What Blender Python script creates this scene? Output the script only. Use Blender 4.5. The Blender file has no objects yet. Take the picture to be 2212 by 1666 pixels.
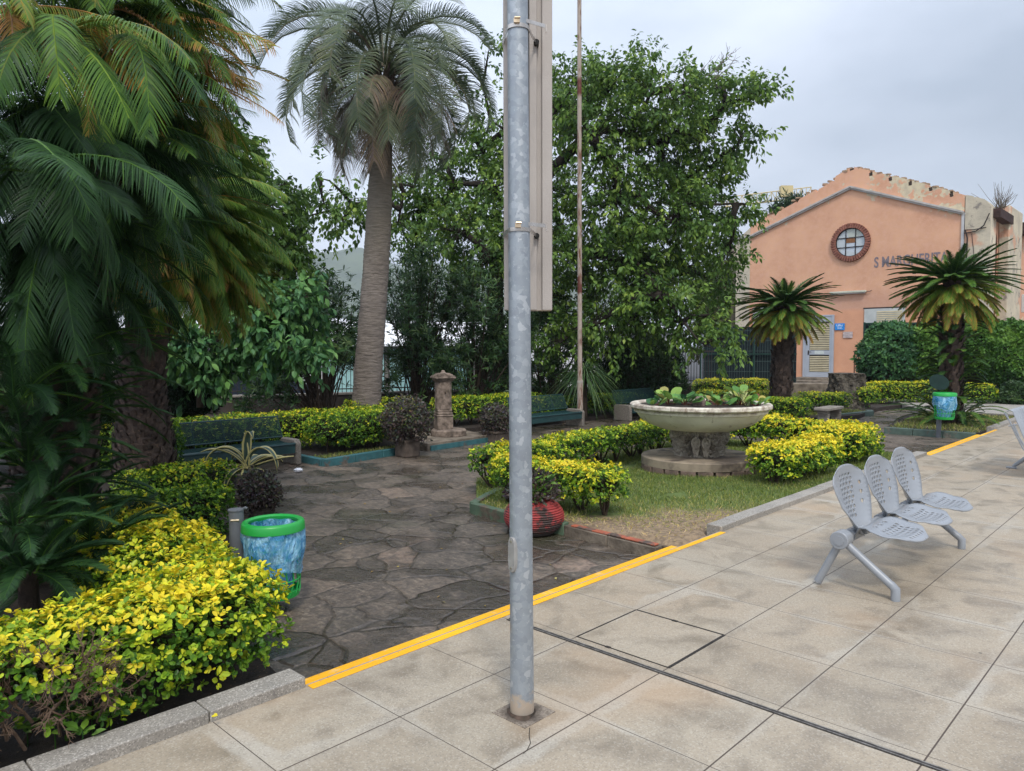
import bpy, math, random
import numpy as np
from mathutils import Matrix, Vector
R_ = math.radians
rng = np.random.default_rng(7)
S = bpy.context.scene
C = S.collection

# ------------------------------------------------------------------ camera
CAM_H = 1.66
F_PX = 1850 * 2212 / 2560.0            # focal length in units of a 2212 px wide picture
_p, _r = 0.0506, -0.003
_F = np.array([0, math.cos(_p), -math.sin(_p)])
_U0 = np.array([0, math.sin(_p), math.cos(_p)])
_R0 = np.array([1.0, 0, 0])
_R = math.cos(_r) * _R0 + math.sin(_r) * _U0
_U = math.cos(_r) * _U0 - math.sin(_r) * _R0
cam_d = bpy.data.cameras.new('camera')
cam = bpy.data.objects.new('camera', cam_d)
C.objects.link(cam)
m = Matrix.Identity(4)
for i in range(3):
    m[i][0] = _R[i]; m[i][1] = _U[i]; m[i][2] = -_F[i]
m[2][3] = CAM_H
cam.matrix_world = m
cam_d.sensor_width = 36.0
cam_d.lens = 36.0 * 1850 / 2560.0
cam_d.clip_end = 8000
cam_d.clip_start = 0.05
S.camera = cam

# ------------------------------------------------------------------ sky and sun
SUN_EL, SUN_AZ = R_(52), R_(172)      # azimuth clockwise from +Y
w = bpy.data.worlds.new('World'); S.world = w; w.use_nodes = True
nt = w.node_tree; nt.nodes.clear()
def wn(t, **k):
    n = nt.nodes.new(t)
    for a, b in k.items(): setattr(n, a, b)
    return n
out = wn('ShaderNodeOutputWorld'); bg = wn('ShaderNodeBackground')
sky = wn('ShaderNodeTexSky', sky_type='NISHITA', sun_disc=False)
sky.sun_elevation = SUN_EL; sky.sun_rotation = SUN_AZ
sky.air_density = 1.5; sky.dust_density = 4.0
tc = wn('ShaderNodeTexCoord'); sep = wn('ShaderNodeSeparateXYZ')
nt.links.new(tc.outputs['Generated'], sep.inputs[0])
mp = wn('ShaderNodeMapping'); mp.inputs['Scale'].default_value = (1.3, 1.3, 3.2)
nt.links.new(tc.outputs['Generated'], mp.inputs[0])
nz = wn('ShaderNodeTexNoise'); nz.inputs['Scale'].default_value = 1.7; nz.inputs['Detail'].default_value = 5
nz.inputs['Roughness'].default_value = 0.5
nt.links.new(mp.outputs[0], nz.inputs['Vector'])
cr = wn('ShaderNodeValToRGB')
cr.color_ramp.elements[0].position = 0.34; cr.color_ramp.elements[0].color = (0.40, 0.465, 0.57, 1)
cr.color_ramp.elements[1].position = 0.66; cr.color_ramp.elements[1].color = (0.69, 0.75, 0.87, 1)
nt.links.new(nz.outputs['Fac'], cr.inputs[0])
# the cloud layer is thinner, so brighter, overhead and to the left, thicker to the right
lr = wn('ShaderNodeMapRange'); lr.inputs['From Min'].default_value = -0.55; lr.inputs['From Max'].default_value = 0.6
lr.inputs['To Min'].default_value = 1.3; lr.inputs['To Max'].default_value = 0.86
nt.links.new(sep.outputs['X'], lr.inputs['Value'])
zr = wn('ShaderNodeMapRange'); zr.inputs['From Min'].default_value = 0.25; zr.inputs['From Max'].default_value = 1.0
zr.inputs['To Min'].default_value = 1.0; zr.inputs['To Max'].default_value = 1.9
nt.links.new(sep.outputs['Z'], zr.inputs['Value'])
mu = wn('ShaderNodeMath', operation='MULTIPLY')
nt.links.new(lr.outputs[0], mu.inputs[0]); nt.links.new(zr.outputs[0], mu.inputs[1])
vs = wn('ShaderNodeVectorMath', operation='SCALE')
nt.links.new(cr.outputs[0], vs.inputs[0]); nt.links.new(mu.outputs[0], vs.inputs['Scale'])
sk = wn('ShaderNodeVectorMath', operation='SCALE'); sk.inputs['Scale'].default_value = 0.1
nt.links.new(sky.outputs[0], sk.inputs[0])
mx = wn('ShaderNodeMix', data_type='RGBA'); mx.inputs[0].default_value = 0.88
nt.links.new(sk.outputs[0], mx.inputs[6]); nt.links.new(vs.outputs[0], mx.inputs[7])
nt.links.new(mx.outputs[2], bg.inputs[0]); bg.inputs[1].default_value = 1.0
nt.links.new(bg.outputs[0], out.inputs[0])

sd = bpy.data.lights.new('sun', 'SUN'); sun = bpy.data.objects.new('sun', sd); C.objects.link(sun)
sd.energy = 1.5; sd.angle = R_(11); sd.color = (1.0, 0.94, 0.84)
sdir = Vector((math.sin(SUN_AZ) * math.cos(SUN_EL), math.cos(SUN_AZ) * math.cos(SUN_EL), math.sin(SUN_EL)))
sun.rotation_euler = sdir.to_track_quat('Z', 'Y').to_euler()

S.view_settings.view_transform = 'Standard'; S.view_settings.look = 'None'
S.view_settings.exposure = 0.48; S.view_settings.gamma = 1.0
S.cycles.max_bounces = 6; S.cycles.diffuse_bounces = 3; S.cycles.glossy_bounces = 3
S.cycles.transparent_max_bounces = 12; S.cycles.transmission_bounces = 4

# ------------------------------------------------------------------ coordinates
def ray(x, y): return _F + (x - 1106) / F_PX * _R - (y - 833) / F_PX * _U
def W(x, y, z=0.0):
    d = ray(x, y); return d * (z - CAM_H) / d[2] + np.array([0, 0, CAM_H])
def at(x, y, Y):
    d = ray(x, y); return d * Y / d[1] + np.array([0, 0, CAM_H])
YAW = 0.7626
DU = np.array([math.sin(YAW), math.cos(YAW), 0]); DV = np.array([math.cos(YAW), -math.sin(YAW), 0])
TH = math.atan2(DU[1], DU[0])
def P(u, v, z=0.0): return u * DU + v * DV + np.array([0, 0, z])   # u along the platform edge, v across
def fac(x, y, u=34.0):                                             # where a sight line meets the plane u
    d = ray(x, y); t = u / (d @ DU); q = d * t
    return np.array([q @ DV, q[2] + CAM_H])

# ------------------------------------------------------------------ mesh helpers
class MB:
    def __init__(s): s.V = []; s.F = []; s.T = []; s.n = 0
    def add(s, V, F, tone=None):
        V = np.asarray(V, float).reshape(-1, 3)
        if not isinstance(F, list): F = [F]
        for f in F:
            f = np.asarray(f, dtype=np.int64)
            if f.size: s.F.append(f + s.n)
        s.V.append(V)
        s.T.append(np.full(len(V), 0.0 if tone is None else 0.0) + (0.0 if tone is None else tone))
        s.n += len(V); return s
    def addl(s, V, faces, tone=None):                              # faces of mixed size
        by = {}
        for f in faces: by.setdefault(len(f), []).append(f)
        return s.add(V, [np.array(q) for q in by.values()], tone)

def link(o, parent=None):
    C.objects.link(o)
    if parent is not None: o.parent = parent
    return o
def obj(name, mb, mat, parent=None, local=False, smooth=False, bevel=0, solid=0, rot=None, origin=None):
    V = np.concatenate(mb.V) if mb.V else np.zeros((0, 3)); T = np.concatenate(mb.T)
    if parent is not None and not local: V = V - np.array(parent.location)
    if origin is not None: V = V - np.array(origin)
    me = bpy.data.meshes.new(name)
    me.vertices.add(len(V)); me.vertices.foreach_set('co', V.astype(np.float32).ravel())
    tot = np.concatenate([np.full(len(f), f.shape[1]) for f in mb.F]); li = np.concatenate([f.ravel() for f in mb.F])
    me.loops.add(len(li)); me.loops.foreach_set('vertex_index', li.astype(np.int32))
    me.polygons.add(len(tot))
    st = np.concatenate([[0], np.cumsum(tot)[:-1]])
    me.polygons.foreach_set('loop_start', st.astype(np.int32)); me.polygons.foreach_set('loop_total', tot.astype(np.int32))
    fol = T.size and (len(tot) > 60000 or mat.name.endswith(('leaves', 'fronds', 'blades')))
    me.polygons.foreach_set('use_smooth', np.full(len(tot), not fol))
    at_ = me.attributes.new('tone', 'FLOAT', 'POINT'); at_.data.foreach_set('value', T.astype(np.float32))
    me.update(calc_edges=True); me.validate()
    if not fol: me.set_sharp_from_angle(angle=R_(60 if smooth else 38))
    me.materials.append(mat)
    o = bpy.data.objects.new(name, me); link(o, parent)
    if origin is not None: o.location = origin
    if solid:
        md = o.modifiers.new('s', 'SOLIDIFY'); md.thickness = solid; md.offset = 0
    if bevel:
        md = o.modifiers.new('b', 'BEVEL'); md.width = bevel; md.segments = 2; md.limit_method = 'ANGLE'; md.angle_limit = R_(40)
        md.harden_normals = False
    if rot is not None: o.rotation_euler = (0, 0, rot)
    return o
def empty(name, loc=(0, 0, 0), rz=0.0):
    o = bpy.data.objects.new(name, None); o.location = [float(c) for c in loc]; o.rotation_euler = (0, 0, rz)
    o.empty_display_size = 0.1
    C.objects.link(o); return o
def tag(o, label, cat, group=None):
    o['label'] = label; o['category'] = cat
    if group: o['group'] = group
    return o
def struct(o, kind='structure'): o['kind'] = kind; return o
def copy_tree(o, parent=None):
    c = o.copy(); C.objects.link(c)
    if parent is not None: c.parent = parent
    for ch in [q for q in bpy.data.objects if q.parent == o]: copy_tree(ch, c)
    return c

def box(mb, c, s, rz=0.0, tone=None, rot=None):
    x, y, z = s[0] / 2, s[1] / 2, s[2] / 2
    V = np.array([(a, b, d) for d in (-z, z) for b in (-y, y) for a in (-x, x)], float)
    if rot is not None: V = V @ np.array(rot).T
    elif rz: V = V @ np.array([[math.cos(rz), math.sin(rz), 0], [-math.sin(rz), math.cos(rz), 0], [0, 0, 1]])
    F = np.array([(0, 2, 3, 1), (4, 5, 7, 6), (0, 1, 5, 4), (2, 6, 7, 3), (0, 4, 6, 2), (1, 3, 7, 5)])
    return mb.add(V + np.asarray(c, float), F, tone)
def frames(P_):
    P_ = np.asarray(P_, float); T = np.gradient(P_, axis=0); T /= np.linalg.norm(T, axis=1)[:, None] + 1e-9
    up = np.array([0, 0, 1.0]) if abs(T[0][2]) < 0.9 else np.array([1.0, 0, 0])
    A = []; a = np.cross(T[0], up); a /= np.linalg.norm(a)
    for t in T:
        a = a - t * (a @ t); a /= np.linalg.norm(a) + 1e-9; A.append(a.copy())
    A = np.array(A); return T, A, np.cross(T, A)
def tube(mb, pts, r, n=8, tone=None, cap=True, ecc=1.0):
    pts = np.asarray(pts, float); k = len(pts); r = np.broadcast_to(np.asarray(r, float), (k,))
    T, A, B = frames(pts); a = np.arange(n) * 2 * np.pi / n
    V = pts[:, None] + r[:, None, None] * (np.cos(a)[None, :, None] * A[:, None] + ecc * np.sin(a)[None, :, None] * B[:, None])
    i = np.arange(k - 1)[:, None] * n; j = np.arange(n)[None]; j2 = (j + 1) % n
    F = [np.stack([i + j, i + n + j, i + n + j2, i + j2], -1).reshape(-1, 4)]
    if cap: F += [np.array([list(range(n))]), np.array([list(range((k - 1) * n, k * n))[::-1]])]
    return mb.add(V.reshape(-1, 3), F, tone)
def lathe(mb, prof, n=48, c=(0, 0, 0), fn=None, tone=None):
    prof = np.asarray(prof, float); k = len(prof); a = np.arange(n) * 2 * np.pi / n
    r = prof[:, 0][:, None] * np.ones(n)[None]; z = prof[:, 1][:, None] * np.ones(n)[None]
    if fn is not None: r = fn(r, z, np.broadcast_to(a[None], r.shape))
    V = np.stack([r * np.cos(a)[None], r * np.sin(a)[None], z], -1) + np.asarray(c, float)
    i = np.arange(k - 1)[:, None] * n; j = np.arange(n)[None]; j2 = (j + 1) % n
    return mb.add(V.reshape(-1, 3), np.stack([i + j, i + j2, i + n + j2, i + n + j], -1).reshape(-1, 4), tone)
def prism(mb, poly, z0, z1, tone=None):
    n = len(poly); V = [(x, y, z0) for x, y in poly] + [(x, y, z1) for x, y in poly]
    F = [tuple(range(n))[::-1], tuple(range(n, 2 * n))] + [(i, (i + 1) % n, n + (i + 1) % n, n + i) for i in range(n)]
    return mb.addl(V, F, tone)
def uvpoly(pts): return [tuple(P(u, v)[:2]) for u, v in pts]
def subgrid(mb, x0, x1, y0, y1, nx, ny, zf):
    X, Y = np.meshgrid(np.linspace(x0, x1, nx), np.linspace(y0, y1, ny))
    V = np.stack([X, Y, zf(X, Y)], -1).reshape(-1, 3)
    i = (np.arange(ny - 1)[:, None] * nx + np.arange(nx - 1)[None]).ravel()
    return mb.add(V, np.stack([i, i + 1, i + nx + 1, i + nx], -1))
def rot_from(axis_y, normal):                                       # leaf frames: y along the leaf, z its face normal
    y = axis_y / (np.linalg.norm(axis_y, axis=1)[:, None] + 1e-9)
    z = normal - y * np.sum(normal * y, 1)[:, None]; z /= np.linalg.norm(z, axis=1)[:, None] + 1e-9
    x = np.cross(y, z); return np.stack([x, y, z], -1)
def scatter(mb, tmpl, pos, axis, normal, scale, tone):
    tV, tF = tmpl; k = len(tV); M = rot_from(axis, normal)
    scale = np.asarray(scale); sc = scale[:, None, None] if scale.ndim == 1 else scale[:, None, :]
    V = np.einsum('nij,nkj->nki', M, tV[None] * sc) + pos[:, None]
    off = (np.arange(len(pos)) * k)[:, None, None]
    F = [(f[None] + off).reshape(-1, f.shape[1]) for f in tF]
    T = np.repeat(tone, k)
    return mb.add(V.reshape(-1, 3), F, T)
def unit(n):
    v = rng.normal(size=(n, 3)); return v / np.linalg.norm(v, axis=1)[:, None]
def norm(v): return v / (np.linalg.norm(v, axis=-1, keepdims=True) + 1e-9)
# leaf templates, length 1 along y
LEAF_S = (np.array([(0, 0, 0), (-.26, .45, .07), (.26, .45, .07), (0, 1, -.06), (0, .5, 0)]), [np.array([(0, 4, 1), (0, 2, 4), (4, 3, 1), (4, 2, 3)])])
LEAF_O = (np.array([(0, 0, 0), (-.2, .22, .04), (-.32, .55, .07), (-.2, .86, .02), (0, 1, -.05), (.2, .86, .02), (.32, .55, .07), (.2, .22, .04), (0, .3, -.015), (0, .65, -.02)]),
          [np.array([(0, 8, 1, 1), (0, 7, 8, 8), (1, 8, 9, 2), (8, 7, 6, 9), (2, 9, 3, 3), (9, 6, 5, 5), (3, 9, 4, 4), (9, 5, 4, 4)])])
def _tri(F):
    q = [f for f in F if len(set(f)) == 4]; t = []
    for f in F:
        if len(set(f)) == 3:
            g = []
            for a in f:
                if a not in g: g.append(a)
            t.append(g)
    return [np.array(q), np.array(t)]
LEAF_O = (LEAF_O[0], _tri(LEAF_O[1][0].tolist()))
LEAF_N = (np.array([(0, 0, 0), (-.08, .35, .02), (.08, .35, .02), (-.075, .7, -.02), (.075, .7, -.02), (0, 1, -.12)]), [np.array([(0, 2, 1)]), np.array([(1, 2, 4, 3)]), np.array([(3, 4, 5)])])
LEAF_P = (np.array([(0, 0, 0), (-.24, .3, .05), (.24, .3, .05), (-.22, .6, .02), (.22, .6, .02), (0, 1, -.12), (0, .3, -.01), (0, .62, -.03)]),
          [np.array([(0, 6, 1), (0, 2, 6), (3, 7, 5), (7, 4, 5)]), np.array([(1, 6, 7, 3), (6, 2, 4, 7)])])
def wob(Pn, f=3.0, s=0.0):
    x, y, z = Pn[..., 0], Pn[..., 1], Pn[..., 2]
    return (np.sin(f * x + 1.3 * s + 2 * np.sin(f * .7 * z)) + np.sin(f * 1.3 * y + 2.1 + s) * np.cos(f * .9 * z + x) + np.sin(f * 2.3 * (x + z) + s * 3) * .5 + np.sin(f * 2.9 * (y - z)) * .4) / 2.4

# ------------------------------------------------------------------ materials
class N:
    def __init__(s, name):
        s.m = bpy.data.materials.new(name); s.m.use_nodes = True; s.t = s.m.node_tree; s.t.nodes.clear()
        s.o = s.t.nodes.new('ShaderNodeOutputMaterial'); s.b = s.t.nodes.new('ShaderNodeBsdfPrincipled')
        s.t.links.new(s.b.outputs[0], s.o.inputs[0])
    def n(s, t, ins=None, **k):
        nd = s.t.nodes.new(t)
        for a, b in k.items(): setattr(nd, a, b)
        for a, b in (ins or {}).items(): s.set(nd.inputs[a], b)
        return nd
    def set(s, sock, v):
        if hasattr(v, 'is_output') or isinstance(v, bpy.types.NodeSocket): s.t.links.new(v, sock)
        elif isinstance(v, tuple) and len(v) == 3 and sock.type == 'RGBA': sock.default_value = (*v, 1)
        else: sock.default_value = v
    def co(s, kind='Object'): return s.n('ShaderNodeTexCoord').outputs[kind]
    def noise(s, sc, det=4, ro=.55, vec=None, dis=0, col=False):
        q = s.n('ShaderNodeTexNoise', {'Vector': vec if vec is not None else s.co(), 'Scale': sc, 'Detail': det, 'Roughness': ro, 'Distortion': dis})
        return q.outputs['Color' if col else 'Fac']
    def vor(s, sc, feat='F1', out='Distance', vec=None, rand=1.0):
        q = s.n('ShaderNodeTexVoronoi', feature=feat); s.set(q.inputs['Vector'], vec if vec is not None else s.co()); q.inputs['Scale'].default_value = sc
        q.inputs['Randomness'].default_value = rand
        return q.outputs[out]
    def ma(s, op, a, b=0.0, c=None, clamp=False):
        q = s.n('ShaderNodeMath', operation=op); q.use_clamp = clamp; s.set(q.inputs[0], a); s.set(q.inputs[1], b)
        if c is not None: s.set(q.inputs[2], c)
        return q.outputs[0]
    def rg(s, v, a, b, c=0.0, d=1.0):
        q = s.n('ShaderNodeMapRange', {0: v, 1: a, 2: b, 3: c, 4: d}); return q.outputs[0]
    def mix(s, f, a, b, mode='MIX'):
        q = s.n('ShaderNodeMix', data_type='RGBA', blend_type=mode); s.set(q.inputs[0], f); s.set(q.inputs[6], a); s.set(q.inputs[7], b); return q.outputs[2]
    def ramp(s, f, stops):
        q = s.n('ShaderNodeValToRGB'); e = q.color_ramp.elements
        while len(e) < len(stops): e.new(0.5)
        for i, (p, c) in enumerate(stops): e[i].position = p; e[i].color = (*c, 1)
        s.set(q.inputs[0], f); return q.outputs[0]
    def bump(s, h, st=.3, d=.02):
        q = s.n('ShaderNodeBump', {'Strength': st, 'Distance': d, 'Height': h}); s.t.links.new(q.outputs[0], s.b.inputs['Normal']); return q
    def base(s, c): s.set(s.b.inputs['Base Color'], c)
    def rough(s, v): s.set(s.b.inputs['Roughness'], v)
    def i(s, k, v): s.set(s.b.inputs[k], v)

def plain(name, c1, c2=None, sc=6, rough=.6, bump=0, bsc=40, metal=0, bd=.01, det=5):
    q = N(name); c2 = c2 or tuple(x * .7 for x in c1)
    f = q.noise(sc, det); q.base(q.mix(q.rg(f, .35, .65), c1, c2)); q.rough(q.rg(q.noise(sc * 3), .3, .7, rough - .08, rough + .08))
    if bump: q.bump(q.noise(bsc, 5), bump, bd)
    q.i('Metallic', metal); q.i('Specular IOR Level', .5 if rough < .45 or metal else .2); return q.m
def leafmat(name, stops, rough=.45, trans=.25, var=.35):
    q = N(name)
    a = q.n('ShaderNodeAttribute', attribute_name='tone').outputs['Fac']
    ri = q.n('ShaderNodeNewGeometry').outputs['Random Per Island']
    f = q.ma('ADD', a, q.ma('MULTIPLY', q.ma('SUBTRACT', ri, .5), .16), clamp=True)
    c = q.ramp(f, stops)
    ri2 = q.ma('FRACT', q.ma('MULTIPLY', ri, 7.31))
    c2 = q.mix(1.0, c, q.n('ShaderNodeCombineColor', {0: q.rg(ri2, 0, 1, 1 - var, 1 + var), 1: q.rg(ri2, 0, 1, 1 - var * .8, 1 + var * .8), 2: q.rg(ri, 0, 1, 1 - var, 1 + var)}).outputs[0], 'MULTIPLY')
    q.base(c2); q.rough(q.rg(ri2, 0, 1, rough - .1, rough + .15)); q.i('Specular IOR Level', .22)
    if trans:
        tr = q.n('ShaderNodeBsdfTranslucent', {'Color': c2}); ms = q.n('ShaderNodeMixShader', {0: trans})
        q.t.links.new(q.b.outputs[0], ms.inputs[1]); q.t.links.new(tr.outputs[0], ms.inputs[2]); q.t.links.new(ms.outputs[0], q.o.inputs[0])
    return q.m
# ------------------------------------------------------------------ setting: materials
def tile_mat():
    q = N('granite_tiles'); co = q.co()
    sp = q.n('ShaderNodeSeparateXYZ', {0: co}); u, v = sp.outputs[0], sp.outputs[1]     # v here is -v
    late = q.ma('GREATER_THAN', u, 3.232)
    uo = q.ma('ADD', q.ma('SUBTRACT', u, 2.003), q.ma('MULTIPLY', late, -0.674 + 0.6))
    U = q.ma('DIVIDE', uo, 0.6); V = q.ma('DIVIDE', q.ma('SUBTRACT', v, 2.620), 0.6055)
    fu, fv = q.ma('FRACT', q.ma('ADD', U, 50)), q.ma('FRACT', q.ma('ADD', V, 50))
    du = q.ma('MULTIPLY', q.ma('MINIMUM', fu, q.ma('SUBTRACT', 1, fu)), .6)
    dv = q.ma('MULTIPLY', q.ma('MINIMUM', fv, q.ma('SUBTRACT', 1, fv)), .6)
    d = q.ma('MINIMUM', q.ma('MULTIPLY', du, 1.35), dv)
    idv = q.n('ShaderNodeCombineXYZ', {0: q.ma('FLOOR', q.ma('ADD', U, 50)), 1: q.ma('FLOOR', q.ma('ADD', V, 50))}).outputs[0]
    wnz = q.n('ShaderNodeTexWhiteNoise', {'Vector': idv}, noise_dimensions='2D').outputs
    big = q.noise(.55, 4, .6); mid = q.noise(3.2, 5, .6, dis=.6); fine = q.noise(170, 2, .7); spk = q.vor(150, out='Color')
    sps = q.n('ShaderNodeSeparateColor', {0: spk}).outputs
    c = q.mix(q.rg(wnz[0], 0, 1), (.305, .262, .20), (.38, .33, .255))
    c = q.mix(q.rg(big, .35, .7), c, (.345, .275, .195))
    c = q.mix(q.ma('MULTIPLY', q.rg(mid, .46, .66), .7), c, (.195, .158, .115))                    # damp stone
    # pale drying borders beside the joints
    sx = q.noise(1.1, 3, .6, dis=.4); wdt = q.rg(sx, .45, .75, .0, .12)
    band = q.ma('MULTIPLY', q.rg(q.ma('ADD', d, q.ma('MULTIPLY', q.ma('SUBTRACT', q.noise(9, 3), .5), .05)), wdt, q.ma('ADD', wdt, .03), 1, 0), q.rg(q.noise(.8, 2), .42, .62, 0, .75))
    band = q.ma('MAXIMUM', 0.0, q.ma('MINIMUM', 1.0, band))
    c = q.mix(band, c, (.41, .375, .315))
    c = q.mix(q.ma('MULTIPLY', q.ma('LESS_THAN', sps[0], .2), .26), c, (.11, .10, .09))
    c = q.mix(q.ma('MULTIPLY', q.ma('GREATER_THAN', sps[1], .84), .2), c, (.62, .58, .50))
    rust = q.ma('MULTIPLY', q.rg(q.noise(.75, 4, .5), .55, .72), .45)
    c = q.mix(q.ma('MINIMUM', .45, rust), c, (.42, .27, .15))
    spot = q.ma('LESS_THAN', q.vor(3.1), .03)
    c = q.mix(q.ma('MULTIPLY', spot, .75), c, (.07, .06, .05))
    jv = q.ma('LESS_THAN', dv, .0034); ju = q.ma('LESS_THAN', du, .0022)
    j = q.ma('MAXIMUM', jv, ju)
    c = q.mix(j, c, (.075, .055, .042)); q.base(c)
    rr = q.mix(q.rg(mid, .45, .7), (.62, .62, .62), (.3, .3, .3))
    q.rough(q.ma('ADD', q.n('ShaderNodeSeparateColor', {0: rr}).outputs[0], q.ma('MULTIPLY', band, .2)))
    h = q.ma('SUBTRACT', q.ma('MULTIPLY', fine, .25), q.ma('MULTIPLY', j, 1.5)); q.bump(h, .35, .004)
    q.i('Specular IOR Level', .4)
    return q.m
def crazy_mat():
    q = N('crazy_paving'); co = q.co()
    wv = q.n('ShaderNodeVectorMath', {0: co, 1: q.n('ShaderNodeVectorMath', {0: q.noise(1.4, 3, col=True), 'Scale': .38}, operation='SCALE').outputs[0]}, operation='ADD').outputs[0]
    e = q.vor(2.2, 'DISTANCE_TO_EDGE', vec=wv); cc = q.vor(2.2, out='Color', vec=wv)
    s = q.n('ShaderNodeSeparateColor', {0: cc}).outputs
    c = q.ramp(s[0], [(0, (.10, .078, .06)), (.3, (.155, .118, .088)), (.55, (.12, .097, .075)), (.85, (.185, .138, .10)), (1, (.31, .215, .16))])
    gr = q.noise(13, 6, .65); c = q.mix(q.rg(gr, .35, .7), c, (.055, .046, .038)); g3 = q.noise(46, 5, .75); c = q.mix(q.ma('MULTIPLY', q.rg(g3, .52, .66), .5), c, (.30, .24, .18)); c = q.mix(q.ma('MULTIPLY', q.rg(g3, .46, .36), .5), c, (.03, .025, .02))
    st = q.n('ShaderNodeMapping', {0: co}); st.inputs['Scale'].default_value = (9, 2.4, 1)
    c = q.mix(q.ma('MULTIPLY', q.rg(q.noise(4, 6, .75, vec=st.outputs[0]), .53, .68), .6), c, (.36, .29, .215))
    wet = q.rg(q.ma('ADD', q.noise(1.5, 6, .62, dis=.5), q.ma('MULTIPLY', q.ma('SUBTRACT', s[2], .5), .22)), .42, .58); wet = q.ma('MAXIMUM', 0., q.ma('MINIMUM', 1., wet))
    c = q.mix(q.ma('MULTIPLY', wet, .66), c, (.036, .030, .024))
    moss = q.ma('MULTIPLY', q.rg(q.noise(.7, 3), .6, .72), .3); c = q.mix(moss, c, (.05, .07, .025))
    j = q.rg(q.ma('ADD', e, q.ma('MULTIPLY', q.ma('SUBTRACT', q.noise(16, 4), .5), .02)), .004, .022, 1, 0); jn = q.rg(q.noise(2.0, 3), .45, .7)
    c = q.mix(q.ma('MULTIPLY', j, .6), c, q.mix(jn, (.02, .017, .014), (.19, .155, .12))); q.base(c)
    q.rough(q.ma('ADD', q.rg(wet, 0, 1, .58, .24), q.ma('MULTIPLY', q.ma('SUBTRACT', gr, .5), .4)))
    h = q.ma('ADD', q.ma('MULTIPLY', q.rg(e, 0, .05), 1.0), q.ma('ADD', q.ma('MULTIPLY', gr, .8), q.ma('MULTIPLY', s[1], .5))); q.bump(h, .8, .02)
    return q.m
def soil_mat(a, b, name='soil'):
    q = N(name); g = q.noise(14, 7, .7); c = q.mix(q.rg(g, .35, .65), a, b)
    lit = q.ma('LESS_THAN', q.vor(30), .13); c = q.mix(q.ma('MULTIPLY', lit, .6), c, (.17, .105, .05)); q.base(c); q.rough(.9)
    q.bump(q.noise(35, 6, .7), .8, .03); return q.m
def lawn_mat():
    q = N('lawn_soil'); g = q.noise(9, 7, .7)
    c = q.mix(q.rg(g, .35, .65), (.12, .17, .04), (.075, .11, .025))
    dry = q.rg(q.ma('ADD', q.noise(1.1, 4, .6), q.n('ShaderNodeSeparateXYZ', {0: q.ma('MULTIPLY', 1., 1.) if False else q.co()}).outputs[1]), 0, 1) if False else q.n('ShaderNodeAttribute', attribute_name='tone').outputs['Fac']
    d2 = q.rg(q.ma('ADD', dry, q.ma('MULTIPLY', q.ma('SUBTRACT', q.noise(2.2, 5, .6), .5), .9)), .35, .62)
    c = q.mix(d2, c, q.mix(q.rg(q.noise(20, 5), .4, .6), (.30, .215, .13), (.18, .13, .085))); q.base(c); q.rough(.95)
    q.bump(q.noise(40, 6, .7), .8, .02); return q.m
M_tile = tile_mat(); M_crazy = crazy_mat(); M_soil = soil_mat((.035, .024, .016), (.016, .011, .008))
def kerbmat():
    q = N('kerb_granite'); s = q.n('ShaderNodeSeparateColor', {0: q.vor(170, out='Color')}).outputs; c = q.mix(q.rg(q.noise(3, 5, .6), .35, .65), (.33, .30, .26), (.24, .222, .195))
    c = q.mix(q.ma('MULTIPLY', q.ma('LESS_THAN', s[0], .25), .5), c, (.13, .12, .11)); c = q.mix(q.ma('MULTIPLY', q.ma('GREATER_THAN', s[1], .85), .5), c, (.6, .56, .5)); c = q.mix(q.ma('MULTIPLY', q.rg(q.noise(1.7, 5, .7), .55, .66), .4), c, (.17, .15, .125)); q.base(c); q.rough(.75); q.bump(q.noise(160, 3, .7), .5, .004); return q.m
M_kerb = kerbmat()
M_asph = plain('asphalt', (.09, .09, .09), (.06, .06, .062), 2, .8, .4, 90)
def yellow_mat():
    q = N('yellow_paint'); g = q.noise(5, 6, .7)
    c = q.mix(q.rg(q.noise(1.2, 3), .4, .6), (.84, .40, .001), (.90, .48, .004))
    c = q.mix(q.ma('MULTIPLY', q.rg(g, .58, .64), .55), c, (.72, .50, .22)); c = q.mix(q.ma('MULTIPLY', q.rg(q.noise(40, 4), .62, .7), .5), c, (.25, .17, .07))
    q.base(c); q.rough(.55); q.bump(q.noise(120, 3), .25, .004); return q.m
M_yel = yellow_mat()
def paintkerb(name, col, bare, amt):
    q = N(name); g = q.noise(3.5, 6, .65); c = q.mix(q.rg(q.noise(9, 4), .35, .65), col, tuple(x * .7 for x in col))
    c = q.mix(q.rg(g, amt, amt + .05), c, q.mix(q.rg(q.noise(22, 5), .35, .65), bare, tuple(x * .5 for x in bare))); q.base(c); q.rough(.75); q.bump(q.noise(45, 5), .5, .008); return q.m
M_teal = paintkerb('teal_kerb_paint', (.035, .135, .15), (.13, .11, .09), .60)
M_moss = paintkerb('mossy_green_kerb', (.10, .16, .10), (.15, .12, .085), .50)
M_redk = paintkerb('red_kerb_paint', (.42, .11, .055), (.13, .09, .07), .52)
M_gkerb = paintkerb('green_grey_kerb', (.085, .13, .105), (.16, .15, .12), .58)
M_ston = plain('old_stone', (.24, .20, .155), (.11, .09, .07), 5, .85, .7, 30, bd=.015)
M_conc = plain('concrete', (.33, .30, .26), (.17, .155, .135), 4, .85, .5, 60)

ZG = -0.14
def sheet(name, polys, z0, z1, mat, kind='structure', **k):
    mb = MB()
    for p in polys: prism(mb, uvl(p), z0, z1)
    return struct(obj(name, mb, mat, rot=TH, **k), kind)
def uvl(pts): return [(u, -v) for u, v in pts]                      # local frame of rotated objects: x = u, y = -v
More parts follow.
